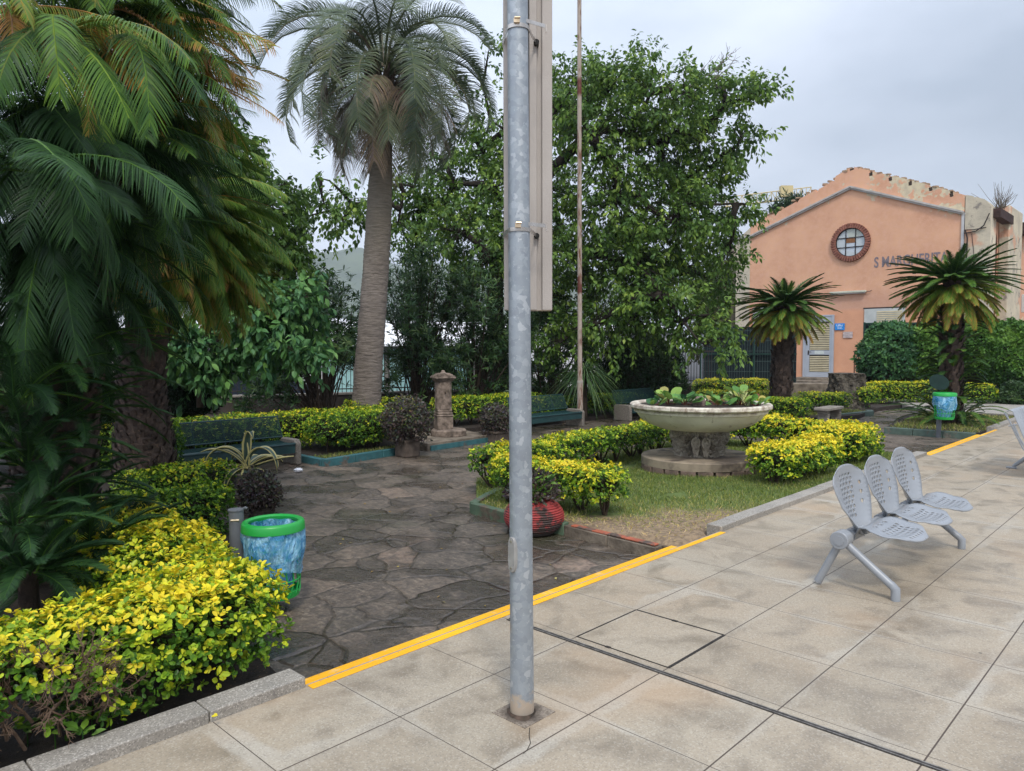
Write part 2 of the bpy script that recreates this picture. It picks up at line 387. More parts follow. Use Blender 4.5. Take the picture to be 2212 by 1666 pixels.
# platform paving
sheet('platform_paving', [[(-8, 9), (70, 9), (70, -3.215), (-8, -3.215)]], -.4, 0, M_tile)
sheet('platform_extension', [[(21.5, -3.215), (60, -3.215), (60, -8.5), (27, -8.5), (21.5, -5.6)]], -.4, 0.001, M_kerb)
# drainage slot
mb = MB()
box(mb, (3.205, -1.5 + 0, .0005), (.036, 9.2, .002)); o = obj('drain_channel', mb, plain('drain_dark', (.035, .03, .027), (.02, .018, .016), 20, .6), rot=TH); struct(o)
o.location = (0, 0, 0)
mb = MB()
for du_ in (-.009, .009): box(mb, (3.205 + du_, -1.5, .0025), (.007, 9.2, .005))
o2 = obj('drain_rails', mb, plain('drain_steel', (.30, .28, .26), (.13, .12, .11), 30, .45, metal=.6), rot=TH); struct(o2)
# wide dark joints round the lifting slab
mb = MB()
a, b, c, d = 3.277, 3.877, -2.620, -2.0145
box(mb, ((a + b) / 2, -d, .0012), (.6, .016, .002)); box(mb, ((a + b) / 2, -c, .0012), (.6, .009, .002))
box(mb, (a, -(c + d) / 2, .0016), (.008, .6, .002)); box(mb, (b, -(c + d) / 2, .0016), (.011, .6, .002))
box(mb, (a, -c - .25 + .03, .002), (.02, .03, .003)); box(mb, (b - .002, -(c + .28), .002), (.02, .035, .003))
struct(obj('slab_joint', mb, bpy.data.materials['drain_dark'], rot=TH))
# garden paving, bench strip
sheet('garden_paving', [[(-6, -3.3), (26, -3.3), (26, -7.5), (22, -13), (12, -16), (-6, -14)]], -.4, ZG, M_crazy)
# yellow edging
def ystrip(name, u0, u1):
    mb = MB(); n = max(2, int((u1 - u0) / .6)); us = np.linspace(u0, u1, n)
    box(mb, ((u0 + u1) / 2, 3.171, .0025), (u1 - u0, .050, .005))
    u1b = u1 - .65 if u1 < 10 else u1 - 1.0
    box(mb, ((u0 + u1b) / 2, 3.270, -.077), (u1b - u0, .072, .125))
    return struct(obj(name, mb, M_yel, rot=TH, bevel=.003))
ystrip('yellow_edging', 1.88, 6.06); ystrip('yellow_edging', 12.56, 17.3)
# kerb stones along the platform
mb = MB()
for seg in ([-3.2, -2.6, -1.95, -1.3, -.65, .05, .72, 1.39, 1.87], [6.06, 6.35, 6.95, 7.55, 8.6, 9.6, 10.6, 11.6, 12.55], [17.3, 17.9, 18.9, 19.9, 20.9, 21.9, 22.9, 23.9]):
    for a, b in zip(seg[:-1], seg[1:]):
        box(mb, ((a + b) / 2, 3.265, -.06), (b - a - .006, .15, .225 + .004 * math.sin(a * 9)))
struct(obj('kerb', mb, M_kerb, rot=TH, bevel=.006))
# planting beds
def kerbline(name, pts, h0, h1, wd, mat, z=None):
    mb = MB()
    for (u0, v0), (u1, v1) in zip(pts[:-1], pts[1:]):
        L = math.hypot(u1 - u0, v1 - v0); n = max(1, round(L / .55)); an = math.atan2(-(v1 - v0), u1 - u0)
        for i in range(n):
            t = (i + .5) / n; box(mb, (u0 + (u1 - u0) * t, -(v0 + (v1 - v0) * t), (h0 + h1) / 2 + rng.normal() * .003), (L / n - .008, wd, h1 - h0), rz=an + rng.normal() * .01)
    return struct(obj(name, mb, mat, rot=TH, bevel=.008))
sheet('soil_bed', [[(-6, -3.34), (1.87, -3.34), (1.98, -4), (2.1, -6.25), (3.35, -6.4), (3.35, -7.3), (3.1, -8.2), (4.2, -8.25), (4.3, -9.6), (3.6, -11.2), (3, -14), (-6, -14)]], -.3, -.05, M_soil)
sheet('soil_bed', [[(6.2, -9.9), (8.1, -10.15), (8.3, -11.2), (10.6, -11.6), (13, -11.3), (17.2, -11), (22, -13), (20, -20), (2, -20), (3, -12), (4, -11.0), (6.2, -11.0)]], -.3, -.05, M_soil)
sheet('soil_bed', [[(16.56, -5), (16.56, -3.34), (21.4, -3.34), (21.4, -5.6), (19.5, -5.5)]], -.3, -.02, M_soil)
sheet('soil_bed', [[(17.3, -8.3), (17.9, -7.0), (19.4, -6.5), (22.3, -6.9), (25, -6.5), (26, -3.5), (33.5, -2), (33.5, -16), (20, -16), (17, -10.5)]], -.3, -.045, M_soil)
kerbline('teal_kerb', [(7.25, -11.0), (6.16, -9.85)][::-1] if False else [(6.16, -11.0), (6.16, -9.88)], -.2, -.03, .1, M_teal)
kerbline('teal_kerb', [(6.12, -9.82), (7.9, -10.06)], -.2, -.02, .1, M_teal)
kerbline('grey_green_kerb', [(16.5, -5.0), (16.5, -3.36)], -.2, -.01, .16, M_gkerb)
kerbline('grey_green_kerb', [(18.6, -7.05), (20.6, -6.6), (20.9, -6.75)], -.2, -.02, .16, M_gkerb)
kerbline('mossy_kerb', [(6.5, -6.35), (5.5, -5.85), (5.43, -5.23), (5.47, -4.5)], -.2, -.02, .09, M_moss)
kerbline('red_edged_kerb', [(5.47, -4.5), (5.40, -3.42)], -.2, -.045, .10, M_ston)
kerbline('red_kerb_top', [(5.46, -4.42), (5.40, -3.44)], -.043, -.025, .07, M_redk)
# raised stone ledge of the drinking fountain
mb = MB(); prism(mb, uvl([(8.3, -9.98), (9.95, -10.1), (10.3, -11.5), (8.4, -11.5)]), -.3, -.005); struct(obj('stone_ledge', mb, M_ston, rot=TH, bevel=.012))
mb = MB(); prism(mb, uvl([(8.35, -9.965), (9.9, -10.085), (9.9, -10.06), (8.35, -9.94)]), -.139, -.05); struct(obj('teal_ledge_face', mb, M_teal, rot=TH))
sheet('soil_bed', [[(5.45, -3.24), (6.15, -3.24), (12.5, -3.36), (12.5, -6.8), (6.6, -6.7), (5.56, -5.75)]], -.3, -.052, soil_mat((.13, .095, .06), (.07, .05, .035), 'dry_soil'))
# lawn island
isl = [(5.5, -3.34), (5.52, -5.8), (6.6, -6.95), (12.6, -7.2), (12.6, -3.34)]
from mathutils.geometry import tessellate_polygon
def lawnz(u, v): return -.045 + .035 * np.clip((v + 6) / 2.5, 0, 1) + .012 * np.sin(u * 2.1) * np.sin(v * 1.7)
def inpoly(u, v, poly):
    r = np.zeros(u.shape, bool); n = len(poly)
    for i in range(n):
        x0, y0 = poly[i]; x1, y1 = poly[(i + 1) % n]
        cnd = ((y0 > v) != (y1 > v)) & (u < (x1 - x0) * (v - y0) / (y1 - y0 + 1e-12) + x0); r ^= cnd
    return r
mb = MB(); nu, nv = 72, 40
uu, vv = np.meshgrid(np.linspace(5.46, 12.6, nu), np.linspace(-7.0, -3.34, nv))
vlow = np.clip(-5.8 - (uu - 5.5) * 1.05, -7.0, -5.8); vhi = np.where(uu < 6.04, -3.235, -3.345); vv = vlow + (vv + 7.0) / 3.66 * (vhi - vlow)
zz = lawnz(uu, vv); zz[0] = -.075; zz[-1] = -.075; zz[:, 0] = -.075; zz[:, -1] = -.075
def dryness(u, v): return np.clip(1.1 - np.hypot((u - 5.9) / 1.9, (v + 3.3) / 1.5), 0, 1) + .55 * np.clip(1 - (u - 5.4) / .6, 0, 1)
i_ = (np.arange(nv - 1)[:, None] * nu + np.arange(nu - 1)[None]).ravel()
mb.add(np.stack([uu, -vv, zz], -1).reshape(-1, 3), np.stack([i_, i_ + nu, i_ + nu + 1, i_ + 1], -1), dryness(uu, vv).ravel())
struct(obj('lawn', mb, lawn_mat(), rot=TH, smooth=True))
M_grass = leafmat('grass_blades', [(0, (.085, .14, .03)), (.45, (.20, .25, .06)), (.7, (.38, .36, .12)), (1, (.56, .42, .22))], .6, .25, .3)
def grass(poly, n, h, zfun, dry, name='grass'):
    us = [p[0] for p in poly]; vs_ = [p[1] for p in poly]
    u = rng.uniform(min(us), max(us), n); v = rng.uniform(min(vs_), max(vs_), n); k = inpoly(u, v, poly)
    dr = dry(u, v); k &= rng.random(n) > np.clip(dr * .9 - .1, 0, .8)
    k &= (wob(np.stack([u, v, u * 0], -1), 4) > -.75)
    u, v = u[k], v[k]; n = len(u); pos = u[:, None] * DU + v[:, None] * DV + np.array([0, 0, 1.]) * (zfun(u, v) - .004)[:, None]
    ax = norm(np.array([0, 0, 1.]) + rng.normal(size=(n, 3)) * np.array([.55, .55, .1])); tl = np.clip(.36 + .12 * wob(np.stack([u, v, u * 0], -1), 6) + .55 * dr[k] + rng.normal(size=n) * .16, 0, 1)
    flat = dr[k] > .5; ax[flat] = norm(ax[flat] * np.array([1, 1, .35]))
    T = (np.array([(-.04, 0, 0), (.04, 0, 0), (-.03, .55, .05), (.03, .55, .05), (0, 1, .2)]), [np.array([(0, 1, 3, 2)]), np.array([(2, 3, 4)])])
    mb = MB(); sc = h * rng.uniform(.5, 1.4, n); scatter(mb, T, pos, ax, unit(n), np.stack([sc * 0 + h * 2.2, sc, sc], -1) * 1.0, tl)
    return struct(obj(name, mb, M_grass), 'stuff')
grass(isl, 75000, .042, lawnz, lambda u, v: dryness(u, v))
grass([(16.6, -4.95), (16.6, -3.36), (21, -3.36), (21, -5.4)], 7000, .07, lambda u, v: u * 0 - .02, lambda u, v: u * 0 + .35)
grass([(18.5, -7), (20.6, -6.7), (21, -7.8), (18.5, -8)], 3500, .06, lambda u, v: u * 0 - .045, lambda u, v: u * 0 + .2)
grass([(6.2, -9.95), (8.0, -10.1), (8, -10.4), (6.2, -10.3)], 1200, .05, lambda u, v: u * 0 - .05, lambda u, v: u * 0 + .1)
# wide ground and street
mb = MB(); g = 4000; mb.add([(-g, -60, -.36), (g, -60, -.36), (g, 6000, -.36), (-g, 6000, -.36)], np.array([(0, 1, 2, 3)])); struct(obj('ground', mb, M_asph))
# hills far behind
def hillz(x, y): return np.maximum(0, 1) * x
M_hill = plain('wooded_hill', (.045, .075, .03), (.03, .05, .022), .01, .95, 0)
q_ = N('wooded_slope'); f_ = q_.noise(.02, 6, .6); q_.base(q_.mix(q_.rg(f_, .4, .6), (.035, .06, .02), (.07, .10, .035))); q_.rough(.95); M_hill = q_.m
mb = MB(); nx, ny = 150, 40
xs = np.linspace(-2600, 260, nx); ys = np.linspace(1250, 2600, ny); X, Y = np.meshgrid(xs, ys)
prof = 236 + 60 * np.sin(X / 420 + 1) + 18 * np.sin(X / 90) + 8 * np.sin(X / 31) - np.clip((X + 560) * .17, 0, 400)
prof = np.where(X < -900, prof + 40, prof)
t = np.clip((Y - 1250) / 420, 0, 1); Z = prof * (t * t * (3 - 2 * t)) * (1 - np.clip((Y - 1900) / 1400, 0, 1)) + 5 * np.sin(X / 23 + Y / 31) - 6
mb.add(np.stack([X, Y, Z], -1).reshape(-1, 3), (lambda i: np.stack([i, i + 1, i + nx + 1, i + nx], -1))((np.arange(ny - 1)[:, None] * nx + np.arange(nx - 1)[None]).ravel()))
struct(obj('hills', mb, M_hill, smooth=True))
# ------------------------------------------------------------------ hedges
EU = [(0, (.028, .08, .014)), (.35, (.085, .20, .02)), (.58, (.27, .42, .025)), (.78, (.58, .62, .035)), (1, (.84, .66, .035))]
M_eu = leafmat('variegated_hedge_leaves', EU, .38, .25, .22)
M_core = plain('hedge_dark_core', (.040, .040, .018), (.008, .009, .005), 30, .95, 1.0, 55, bd=.05)  # inner shade of the foliage put into a near-black colour
M_bark = plain('bark', (.085, .062, .045), (.04, .03, .022), 9, .9, .8, 40, bd=.01)
def superell(ph, n=4.0):
    c, s = np.cos(ph), np.sin(ph)
    return np.sign(c) * np.abs(c) ** (2 / n), np.sign(s) * np.abs(s) ** (2 / n)
def hedge(name, label, path, w_, z0, z1, leaf=.04, dens=900, yel=.5, group=None, stems=True, wobble=.035, ros=5, low=0.0, core_in=.11, gaps=.12, bare=0):
    """path in world xy; foliage of leaf rosettes over a solid core coloured dark as the shaded inside"""
    if leaf > .0415: leaf *= .86; dens *= 1.5
    path = np.array([np.array(p)[:2] for p in path]); seg = np.linalg.norm(np.diff(path, axis=0), axis=1); L = seg.sum(); cs = np.concatenate([[0], np.cumsum(seg)])
    def pt(s):
        s = np.clip(s, 0, L); i = np.clip(np.searchsorted(cs, s, side='right') - 1, 0, len(seg) - 1)
        t = ((s - cs[i]) / seg[i])[:, None]; d = (path[i + 1] - path[i]) / seg[i][:, None]
        return path[i] + (path[i + 1] - path[i]) * t, d
    base = np.array([path[:, 0].mean(), path[:, 1].mean(), z0 - .15 if stems else z0]); root = tag(empty(name, base), label, 'hedge', group)
    hz, hw = (z1 - z0) / 2, w_ / 2; zc = (z0 + z1) / 2
    area = L * (2 * w_ + 4 * hz) + 2 * w_ * 2 * hz; n = int(area * dens / ros)
    # side samples and end samples
    r = rng.random(n); ends = r < (4 * w_ * hz) / area * 1.0 + .0
    s = rng.uniform(-.0, L, n); pq = np.linspace(0, 2 * np.pi, 4000); qx, qz = superell(pq); arc = np.concatenate([[0], np.cumsum(np.hypot(np.diff(qx) * hw, np.diff(qz) * hz))]); ph = np.interp(rng.uniform(0, arc[-1], n), arc, pq)
    # keep fewer at the bottom
    cx, cz = superell(ph)
    keep = ~((cz < -.92) & (rng.random(n) < .8)); keep &= ~((wob(np.stack([s * 1.0, cx, cz], -1), 7.0, 3) > .45 - gaps * .5 * (cz < .5)) & (rng.random(n) < gaps)); keep &= ~((s < bare + .35 * wob(np.stack([s, cx, cz], -1), 6, 5)) & (cz < -.05 + .25 * wob(np.stack([s, cx, cz], -1), 9, 1)) & (rng.random(n) < .88)); s, cx, cz, ends = s[keep], cx[keep], cz[keep], ends[keep]; n = len(s)
    rad = np.where(ends, np.sqrt(rng.random(n)), 1.0); cxx, czz = cx * rad, cz * rad
    side = np.where(rng.random(n) < .5, 0.0, L); s = np.where(ends, side, s)
    p, d = pt(s); nrm = np.stack([d[:, 1], -d[:, 0]], -1)
    dep = np.abs(rng.normal(size=n)) * (.035 if dens < 2500 else .05)
    bulge = wob(np.concatenate([p, (cz * .4)[:, None]], 1), 5.5, len(name)) * wobble + wob(np.concatenate([p, (cz * .4 + cx)[:, None]], 1), 17, 2) * wobble * .5
    off = bulge - dep
    pos = np.zeros((n, 3)); pos[:, :2] = p + nrm * (cxx * hw + np.sign(cx) * np.abs(cx) * off * (rad > .99))[:, None]
    pos[:, 2] = zc + czz * hz + cz * off * (rad > .99)
    eo = np.where(side > 0, 1.0, -1.0) * (hw * .35 * (1 - rad ** 3) + off + .02); pos[ends, :2] += (d * eo[:, None])[ends]
    N_ = np.zeros((n, 3)); N_[:, :2] = nrm * cx[:, None]; N_[:, 2] = cz; N_[ends] = np.concatenate([d * np.where(side > 0, 1., -1.)[:, None], np.full((n, 1), .2)], 1)[ends]
    N_ = norm(N_); tip = norm(N_ * .8 + np.array([0, 0, .75]) + rng.normal(size=(n, 3)) * .35)
    hgt = (pos[:, 2] - z0) / (z1 - z0)
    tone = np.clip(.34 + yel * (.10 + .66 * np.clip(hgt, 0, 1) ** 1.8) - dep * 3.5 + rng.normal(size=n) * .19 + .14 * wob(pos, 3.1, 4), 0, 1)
    mb = MB(); big_ = rng.random(n)
    for k in range(ros):
        a = 2 * np.pi * k / ros + rng.uniform(0, .8, n)
        # directions round the shoot
        t1 = norm(np.cross(tip, unit(n))); t2 = np.cross(tip, t1)
        out = t1 * np.cos(a)[:, None] + t2 * np.sin(a)[:, None]; lift = rng.uniform(.15, .9, n)[:, None]
        ax = norm(out + tip * lift); nm = norm(tip - out * lift * .8)
        sc = leaf * rng.uniform(.45, 1.0, n) * (.8 + .5 * big_)
        scatter(mb, LEAF_O if dens > 2500 else LEAF_S, pos + rng.normal(size=(n, 3)) * leaf * .18, ax, nm, sc, np.clip(tone + rng.normal(size=n) * .06, 0, 1))
    # older, darker leaves deeper inside
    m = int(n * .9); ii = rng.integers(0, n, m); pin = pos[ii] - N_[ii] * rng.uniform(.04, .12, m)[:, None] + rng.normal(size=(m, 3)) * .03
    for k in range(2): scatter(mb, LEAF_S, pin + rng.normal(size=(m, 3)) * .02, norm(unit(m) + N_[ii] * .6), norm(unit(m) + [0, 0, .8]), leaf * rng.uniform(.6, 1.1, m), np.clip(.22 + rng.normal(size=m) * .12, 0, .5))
    obj('foliage', mb, M_eu, root)
    # solid core, its dark colour standing in for shade inside the hedge
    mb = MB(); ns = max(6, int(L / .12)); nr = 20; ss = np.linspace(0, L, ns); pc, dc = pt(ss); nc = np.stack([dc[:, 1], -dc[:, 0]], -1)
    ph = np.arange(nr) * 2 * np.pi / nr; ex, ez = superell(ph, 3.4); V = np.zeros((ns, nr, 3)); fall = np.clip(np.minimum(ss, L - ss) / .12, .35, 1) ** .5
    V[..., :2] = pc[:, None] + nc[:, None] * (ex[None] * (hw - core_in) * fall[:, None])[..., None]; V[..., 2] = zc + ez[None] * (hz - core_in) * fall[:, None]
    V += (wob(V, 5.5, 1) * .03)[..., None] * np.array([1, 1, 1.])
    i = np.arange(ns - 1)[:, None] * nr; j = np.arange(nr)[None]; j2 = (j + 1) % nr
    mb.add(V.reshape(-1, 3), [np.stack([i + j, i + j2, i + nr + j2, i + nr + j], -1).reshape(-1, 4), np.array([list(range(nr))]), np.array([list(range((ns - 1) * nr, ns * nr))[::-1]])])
    if low < 1: obj('dark_core', mb, M_core, root)
    if stems:
        mb = MB(); m = max(2, int(L / .32))
        for sx in np.linspace(.12, L - .12, m):
            q, dd = pt(np.array([sx])); q = q[0] + rng.normal(size=2) * .05
            g = np.array([q[0], q[1], z0 - .17])
            for b in range(3 if dens < 2500 else 5):
                e = g + np.array([rng.normal() * .13, rng.normal() * .13, z0 - g[2] + .14]); mid = (g + e) / 2 + rng.normal(size=3) * .025
                tube(mb, [g + rng.normal(size=3) * .01, mid, e], [.016, .012, .007], 5)
        obj('stems', mb, M_bark, root)
    return root
G_isl = 'clipped yellow hedges round the stone bowl'
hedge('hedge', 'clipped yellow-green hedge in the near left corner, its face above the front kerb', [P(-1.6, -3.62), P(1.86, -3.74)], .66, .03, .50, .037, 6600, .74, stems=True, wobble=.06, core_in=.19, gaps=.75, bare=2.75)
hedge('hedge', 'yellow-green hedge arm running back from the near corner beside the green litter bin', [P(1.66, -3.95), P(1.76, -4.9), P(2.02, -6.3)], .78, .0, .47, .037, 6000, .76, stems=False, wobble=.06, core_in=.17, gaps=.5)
hedge('hedge', 'dark green square-cut hedge block left of the purple potted bush', [P(2.2, -6.75), P(3.05, -6.78)], .62, -.04, .42, .045, 2300, .28, stems=False)
hedge('hedge', 'small hedge block between the agave and the cycad trunk', [P(2.9, -8.55), P(3.95, -8.55)], .7, -.04, .33, .045, 1900, .42, stems=False)
hedge('hedge', 'green hedge block at the left end of the slatted bench', [P(3.45, -10.3), P(4.0, -10.3)], .75, -.04, .70, .05, 1700, .22, stems=False)
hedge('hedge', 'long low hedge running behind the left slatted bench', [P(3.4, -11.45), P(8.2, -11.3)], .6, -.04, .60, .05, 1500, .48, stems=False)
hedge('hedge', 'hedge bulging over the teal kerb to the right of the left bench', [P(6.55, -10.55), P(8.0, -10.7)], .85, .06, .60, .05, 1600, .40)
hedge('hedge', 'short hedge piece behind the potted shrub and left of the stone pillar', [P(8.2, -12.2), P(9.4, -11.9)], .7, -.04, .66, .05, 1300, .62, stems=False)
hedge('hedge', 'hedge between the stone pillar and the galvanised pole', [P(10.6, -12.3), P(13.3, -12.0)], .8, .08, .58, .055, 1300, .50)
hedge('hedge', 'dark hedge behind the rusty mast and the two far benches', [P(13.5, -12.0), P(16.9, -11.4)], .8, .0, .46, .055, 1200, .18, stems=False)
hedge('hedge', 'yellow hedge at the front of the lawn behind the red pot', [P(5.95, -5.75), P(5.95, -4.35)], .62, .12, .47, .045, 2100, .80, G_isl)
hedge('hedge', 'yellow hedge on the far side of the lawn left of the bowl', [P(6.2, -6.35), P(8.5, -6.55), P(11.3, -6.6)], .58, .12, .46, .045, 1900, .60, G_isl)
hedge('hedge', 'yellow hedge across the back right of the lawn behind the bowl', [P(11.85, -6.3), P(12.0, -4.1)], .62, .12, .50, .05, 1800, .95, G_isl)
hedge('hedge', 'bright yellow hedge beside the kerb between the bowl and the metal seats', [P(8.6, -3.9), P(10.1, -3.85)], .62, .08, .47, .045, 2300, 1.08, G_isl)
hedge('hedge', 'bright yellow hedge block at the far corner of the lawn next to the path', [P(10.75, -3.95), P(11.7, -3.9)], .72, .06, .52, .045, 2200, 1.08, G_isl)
hedge('hedge', 'green-sided hedge block in front of the near cycad trunk', [P(17.7, -8.4), P(18.2, -7.35)], .8, -.04, .40, .055, 1500, .38, stems=False)
hedge('hedge', 'small hedge with bare stems left of the crumbling stump', [P(18.9, -7.75), P(20.0, -7.1)], .65, .12, .48, .055, 1300, .66)
hedge('hedge', 'round little hedge bush on one stem right of the crumbling stump', [P(21.6, -7.3), P(21.9, -7.0)], .8, .12, .55, .055, 1300, .7)
hedge('hedge', 'yellow hedge row running from the stump to behind the far litter bin', [at(1850, 860, 22.4), at(2010, 860, 22.2)], .7, .0, .62, .055, 1200, .72, stems=False)
hedge('hedge', 'yellow hedge end to the right of the tall cycad', [at(2085, 860, 21.8), at(2140, 860, 21.6)], .7, .0, .56, .055, 1200, .72, stems=False)
hedge('hedge', 'back row of yellow hedge before the green mesh fence', [at(1505, 840, 24.5), at(1655, 840, 24.2)], .7, .0, .62, .055, 1200, .78, stems=False)
hedge('hedge', 'front row of yellow hedge rising just behind the bowl plants', [at(1515, 855, 21.8), at(1680, 855, 21.5)], .7, -.04, .40, .055, 1200, .78, stems=False)

# ------------------------------------------------------------------ fronds
def frond(mb, base, az, el, L, droop, nl=60, ll=.13, lw=.008, vee=.35, tone=.2, tipbrown=.0, fwd=.55, curve=.25, twist=0.0, sag=.0, seg=2, rach=.006, prof=0, gap=.06, elbow=None):
    k = 22; s = np.linspace(0, 1, k); e = el - droop * (s if elbow is None else s ** elbow); azs = az + curve * (s ** 2)
    T = np.stack([np.sin(azs) * np.cos(e), np.cos(azs) * np.cos(e), np.sin(e)], -1)
    p = np.asarray(base) + np.concatenate([[[0, 0, 0]], np.cumsum(T[:-1] * L / (k - 1), 0)])
    tube(mb, p[::3], np.linspace(rach, rach * .3, len(p[::3])), 4, min(1, tone + .22), cap=False)
    u = np.linspace(gap, .995, nl); idx = u * (k - 1); i0 = np.clip(idx.astype(int), 0, k - 2); f = (idx - i0)[:, None]
    pos = p[i0] * (1 - f) + p[i0 + 1] * f; t = norm(T[i0] * (1 - f) + T[i0 + 1] * f)
    side = norm(np.cross(t, np.array([0, 0, 1.]) + 1e-3)); upv = np.cross(side, t)
    if twist:
        a = twist * u[:, None]; side, upv = side * np.cos(a) + upv * np.sin(a), upv * np.cos(a) - side * np.sin(a)
    pr = np.sin(np.pi * np.clip(.10 + .86 * u, 0, 1)) ** .55 if prof == 0 else np.clip(1.15 - .75 * np.abs(u - .45) * 1.3, .25, 1)
    for sg in (-1, 1):
        jit = rng.normal(size=(nl, 3)) * .05
        fw = (fwd + .35 * u ** 2)[:, None]
        d = norm(side * sg * (1 - .3 * fw) + t * fw + upv * vee + jit)
        l = ll * pr * rng.uniform(.9, 1.08, nl); wv = norm(t - d * np.sum(t * d, 1)[:, None]) * lw
        dn = np.array([0, 0, -1.]); rows = [pos - wv * .5, pos + wv * .5]; V = []
        ns = seg + 1
        for q in range(ns):
            x = q / ns; c = pos + d * (l * x)[:, None] + dn * (sag * l * x * x)[:, None] - upv * (.18 * l * x * x)[:, None]
            wd = (1 - .75 * x ** 2); V += [c - wv * .5 * wd, c + wv * .5 * wd]
        V.append(pos + d * l[:, None] + dn * (sag * l)[:, None] - upv * (.22 * l)[:, None])
        V = np.stack(V, 1); kk = V.shape[1]; o = (np.arange(nl) * kk)[:, None, None]
        q4 = np.array([(2 * a, 2 * a + 1, 2 * a + 3, 2 * a + 2) for a in range(ns - 1)]); t3 = np.array([(2 * ns - 2, 2 * ns - 1, 2 * ns)])
        tn = np.repeat(np.clip(tone + rng.normal(size=nl) * .05, 0, 1)[:, None], kk, 1)
        xs_ = np.concatenate([np.repeat(np.arange(ns) / ns, 2), [1.0]]); tn = np.clip(tn + tipbrown * xs_[None] ** 2 * (.4 + .6 * u[:, None]) * rng.uniform(.3, 1.1, nl)[:, None], 0, 1)
        mb.add(V.reshape(-1, 3), [(q4[None] + o).reshape(-1, 4), (t3[None] + o).reshape(-1, 3)], tn.ravel())
M_cyc = leafmat('cycad_fronds', [(0, (.011, .035, .014)), (.3, (.030, .085, .018)), (.5, (.10, .20, .022)), (.64, (.19, .22, .03)), (.8, (.36, .20, .035)), (1, (.50, .24, .09))], .55, .15, .18)
def scaly_trunk(root, pts, radii, n, sz=.05, mat=None, tilt=.8):
    mb = MB(); pts = np.array(pts, float); K = 26; t = np.linspace(0, 1, K); tt = np.linspace(0, 1, len(pts))
    pp = np.stack([np.interp(t, tt, pts[:, a]) for a in range(3)], -1); rr = np.interp(t, tt, radii)
    tube(mb, pp, rr * (1 + .05 * np.sin(t * 70)), 18)
    u = rng.random(n); a = np.arange(n) * 2.39996 + rng.normal(size=n) * .2; u = np.sort(u)
    c = np.stack([np.interp(u, tt, pts[:, b]) for b in range(3)], -1); r = np.interp(u, tt, radii)
    o = np.stack([np.cos(a), np.sin(a), a * 0], -1); T = (np.array([(-.5, 0, 0), (.5, 0, 0), (-.32, .9, .1), (.32, .9, .1), (-.45, 0, -.5), (.45, 0, -.5)]), [np.array([(0, 1, 3, 2), (2, 3, 5, 4), (0, 2, 4, 0)][:2])])
    scatter(mb, T, c + o * (r * .96)[:, None], norm(o + np.array([0, 0, tilt]) + rng.normal(size=(n, 3)) * .15), norm(np.array([0, 0, 1.]) - o * .3), sz * rng.uniform(.7, 1.3, n), rng.random(n))
    return obj('trunk', mb, mat or M_ctr, root)
def ctrunk(name, a, b, c2):
    q = N(name); f = q.noise(11, 5); c = q.mix(q.rg(f, .35, .65), a, b)
    c = q.mix(q.ma('MULTIPLY', q.rg(q.noise(25, 4), .55, .7), .6), c, c2); q.base(c); q.rough(.9); q.bump(q.noise(60, 5), .8, .01); return q.m
M_ctr = ctrunk('cycad_trunk_bark', (.085, .058, .046), (.035, .024, .02), (.19, .12, .085))
def crown_pts(mb, c, n, L, el0, el1, droop, t0, t1, seed=0, azr=(0, 2 * np.pi), **k):
    for i in range(n):
        az = azr[0] + (azr[1] - azr[0]) * ((i * .381966 + rng.random() * .04) % 1.0); f = (i + .5) / n
        el = el0 + (el1 - el0) * f + rng.normal() * .06
        frond(mb, np.array(c) + np.array([math.sin(az), math.cos(az), 0]) * k.get('r0', .06) + np.array([0, 0, rng.normal() * .03]), az, el, L * rng.uniform(.88, 1.08), droop * rng.uniform(.8, 1.15),
              tone=float(np.clip(t0 + (t1 - t0) * f + rng.normal() * .05, 0, 1)), **{a: b for a, b in k.items() if a != 'r0'})
def cycad(name, label, base, top, r, Ln, skirt=True, up=80, sk=70, green=0, ll=.19, group=None):
    root = tag(empty(name, base), label, 'cycad', group); base = np.array(base); top = np.array(top)
    scaly_trunk(root, [base - [0, 0, .1], (base + top) / 2 + [.02, 0, 0], top], [r * 1.05, r * .95, r * .8], 420, .12)
    mb = MB(); crown_pts(mb, top + [0, 0, .06], up, Ln, .85, .0, .6, .16, .34, nl=64, ll=ll, lw=.017, vee=.32, fwd=.75, seg=1, tipbrown=.12, rach=.014)
    crown_pts(mb, top + [0, 0, .02], 14, Ln * .55, 1.45, 1.0, .5, .4, .5, nl=34, ll=ll * .8, lw=.016, vee=.3, fwd=.9, seg=1, tipbrown=.2, rach=.012)
    obj('crown', mb, M_cyc, root)
    if skirt:
        mb = MB(); crown_pts(mb, top + [0, 0, -.12], sk, Ln * .88, .38, -.42, 1.0, .40, .62, nl=60, ll=ll, lw=.019, vee=-.15, fwd=.75, seg=1, tipbrown=.45, rach=.014)
        obj('drooping_fronds', mb, M_cyc, root)
    return root
G_c = 'cycads beside the pink building'
cycad('cycad', 'short-trunked cycad palm with a brown drooping skirt rising from the hedges before the door', at(1684, 880, 20.0) * [1, 1, 0] + [0, 0, -.1], at(1694, 664, 20.0), .25, 1.34, group=G_c)
c2 = cycad('cycad', 'taller cycad palm behind the far litter bin with fern-covered trunk', P(18.2, -4.2, -.03), at(2056, 614, 16.06), .19, 1.26, group=G_c)
mb = MB(); tb = at(2050, 900, 16.06)
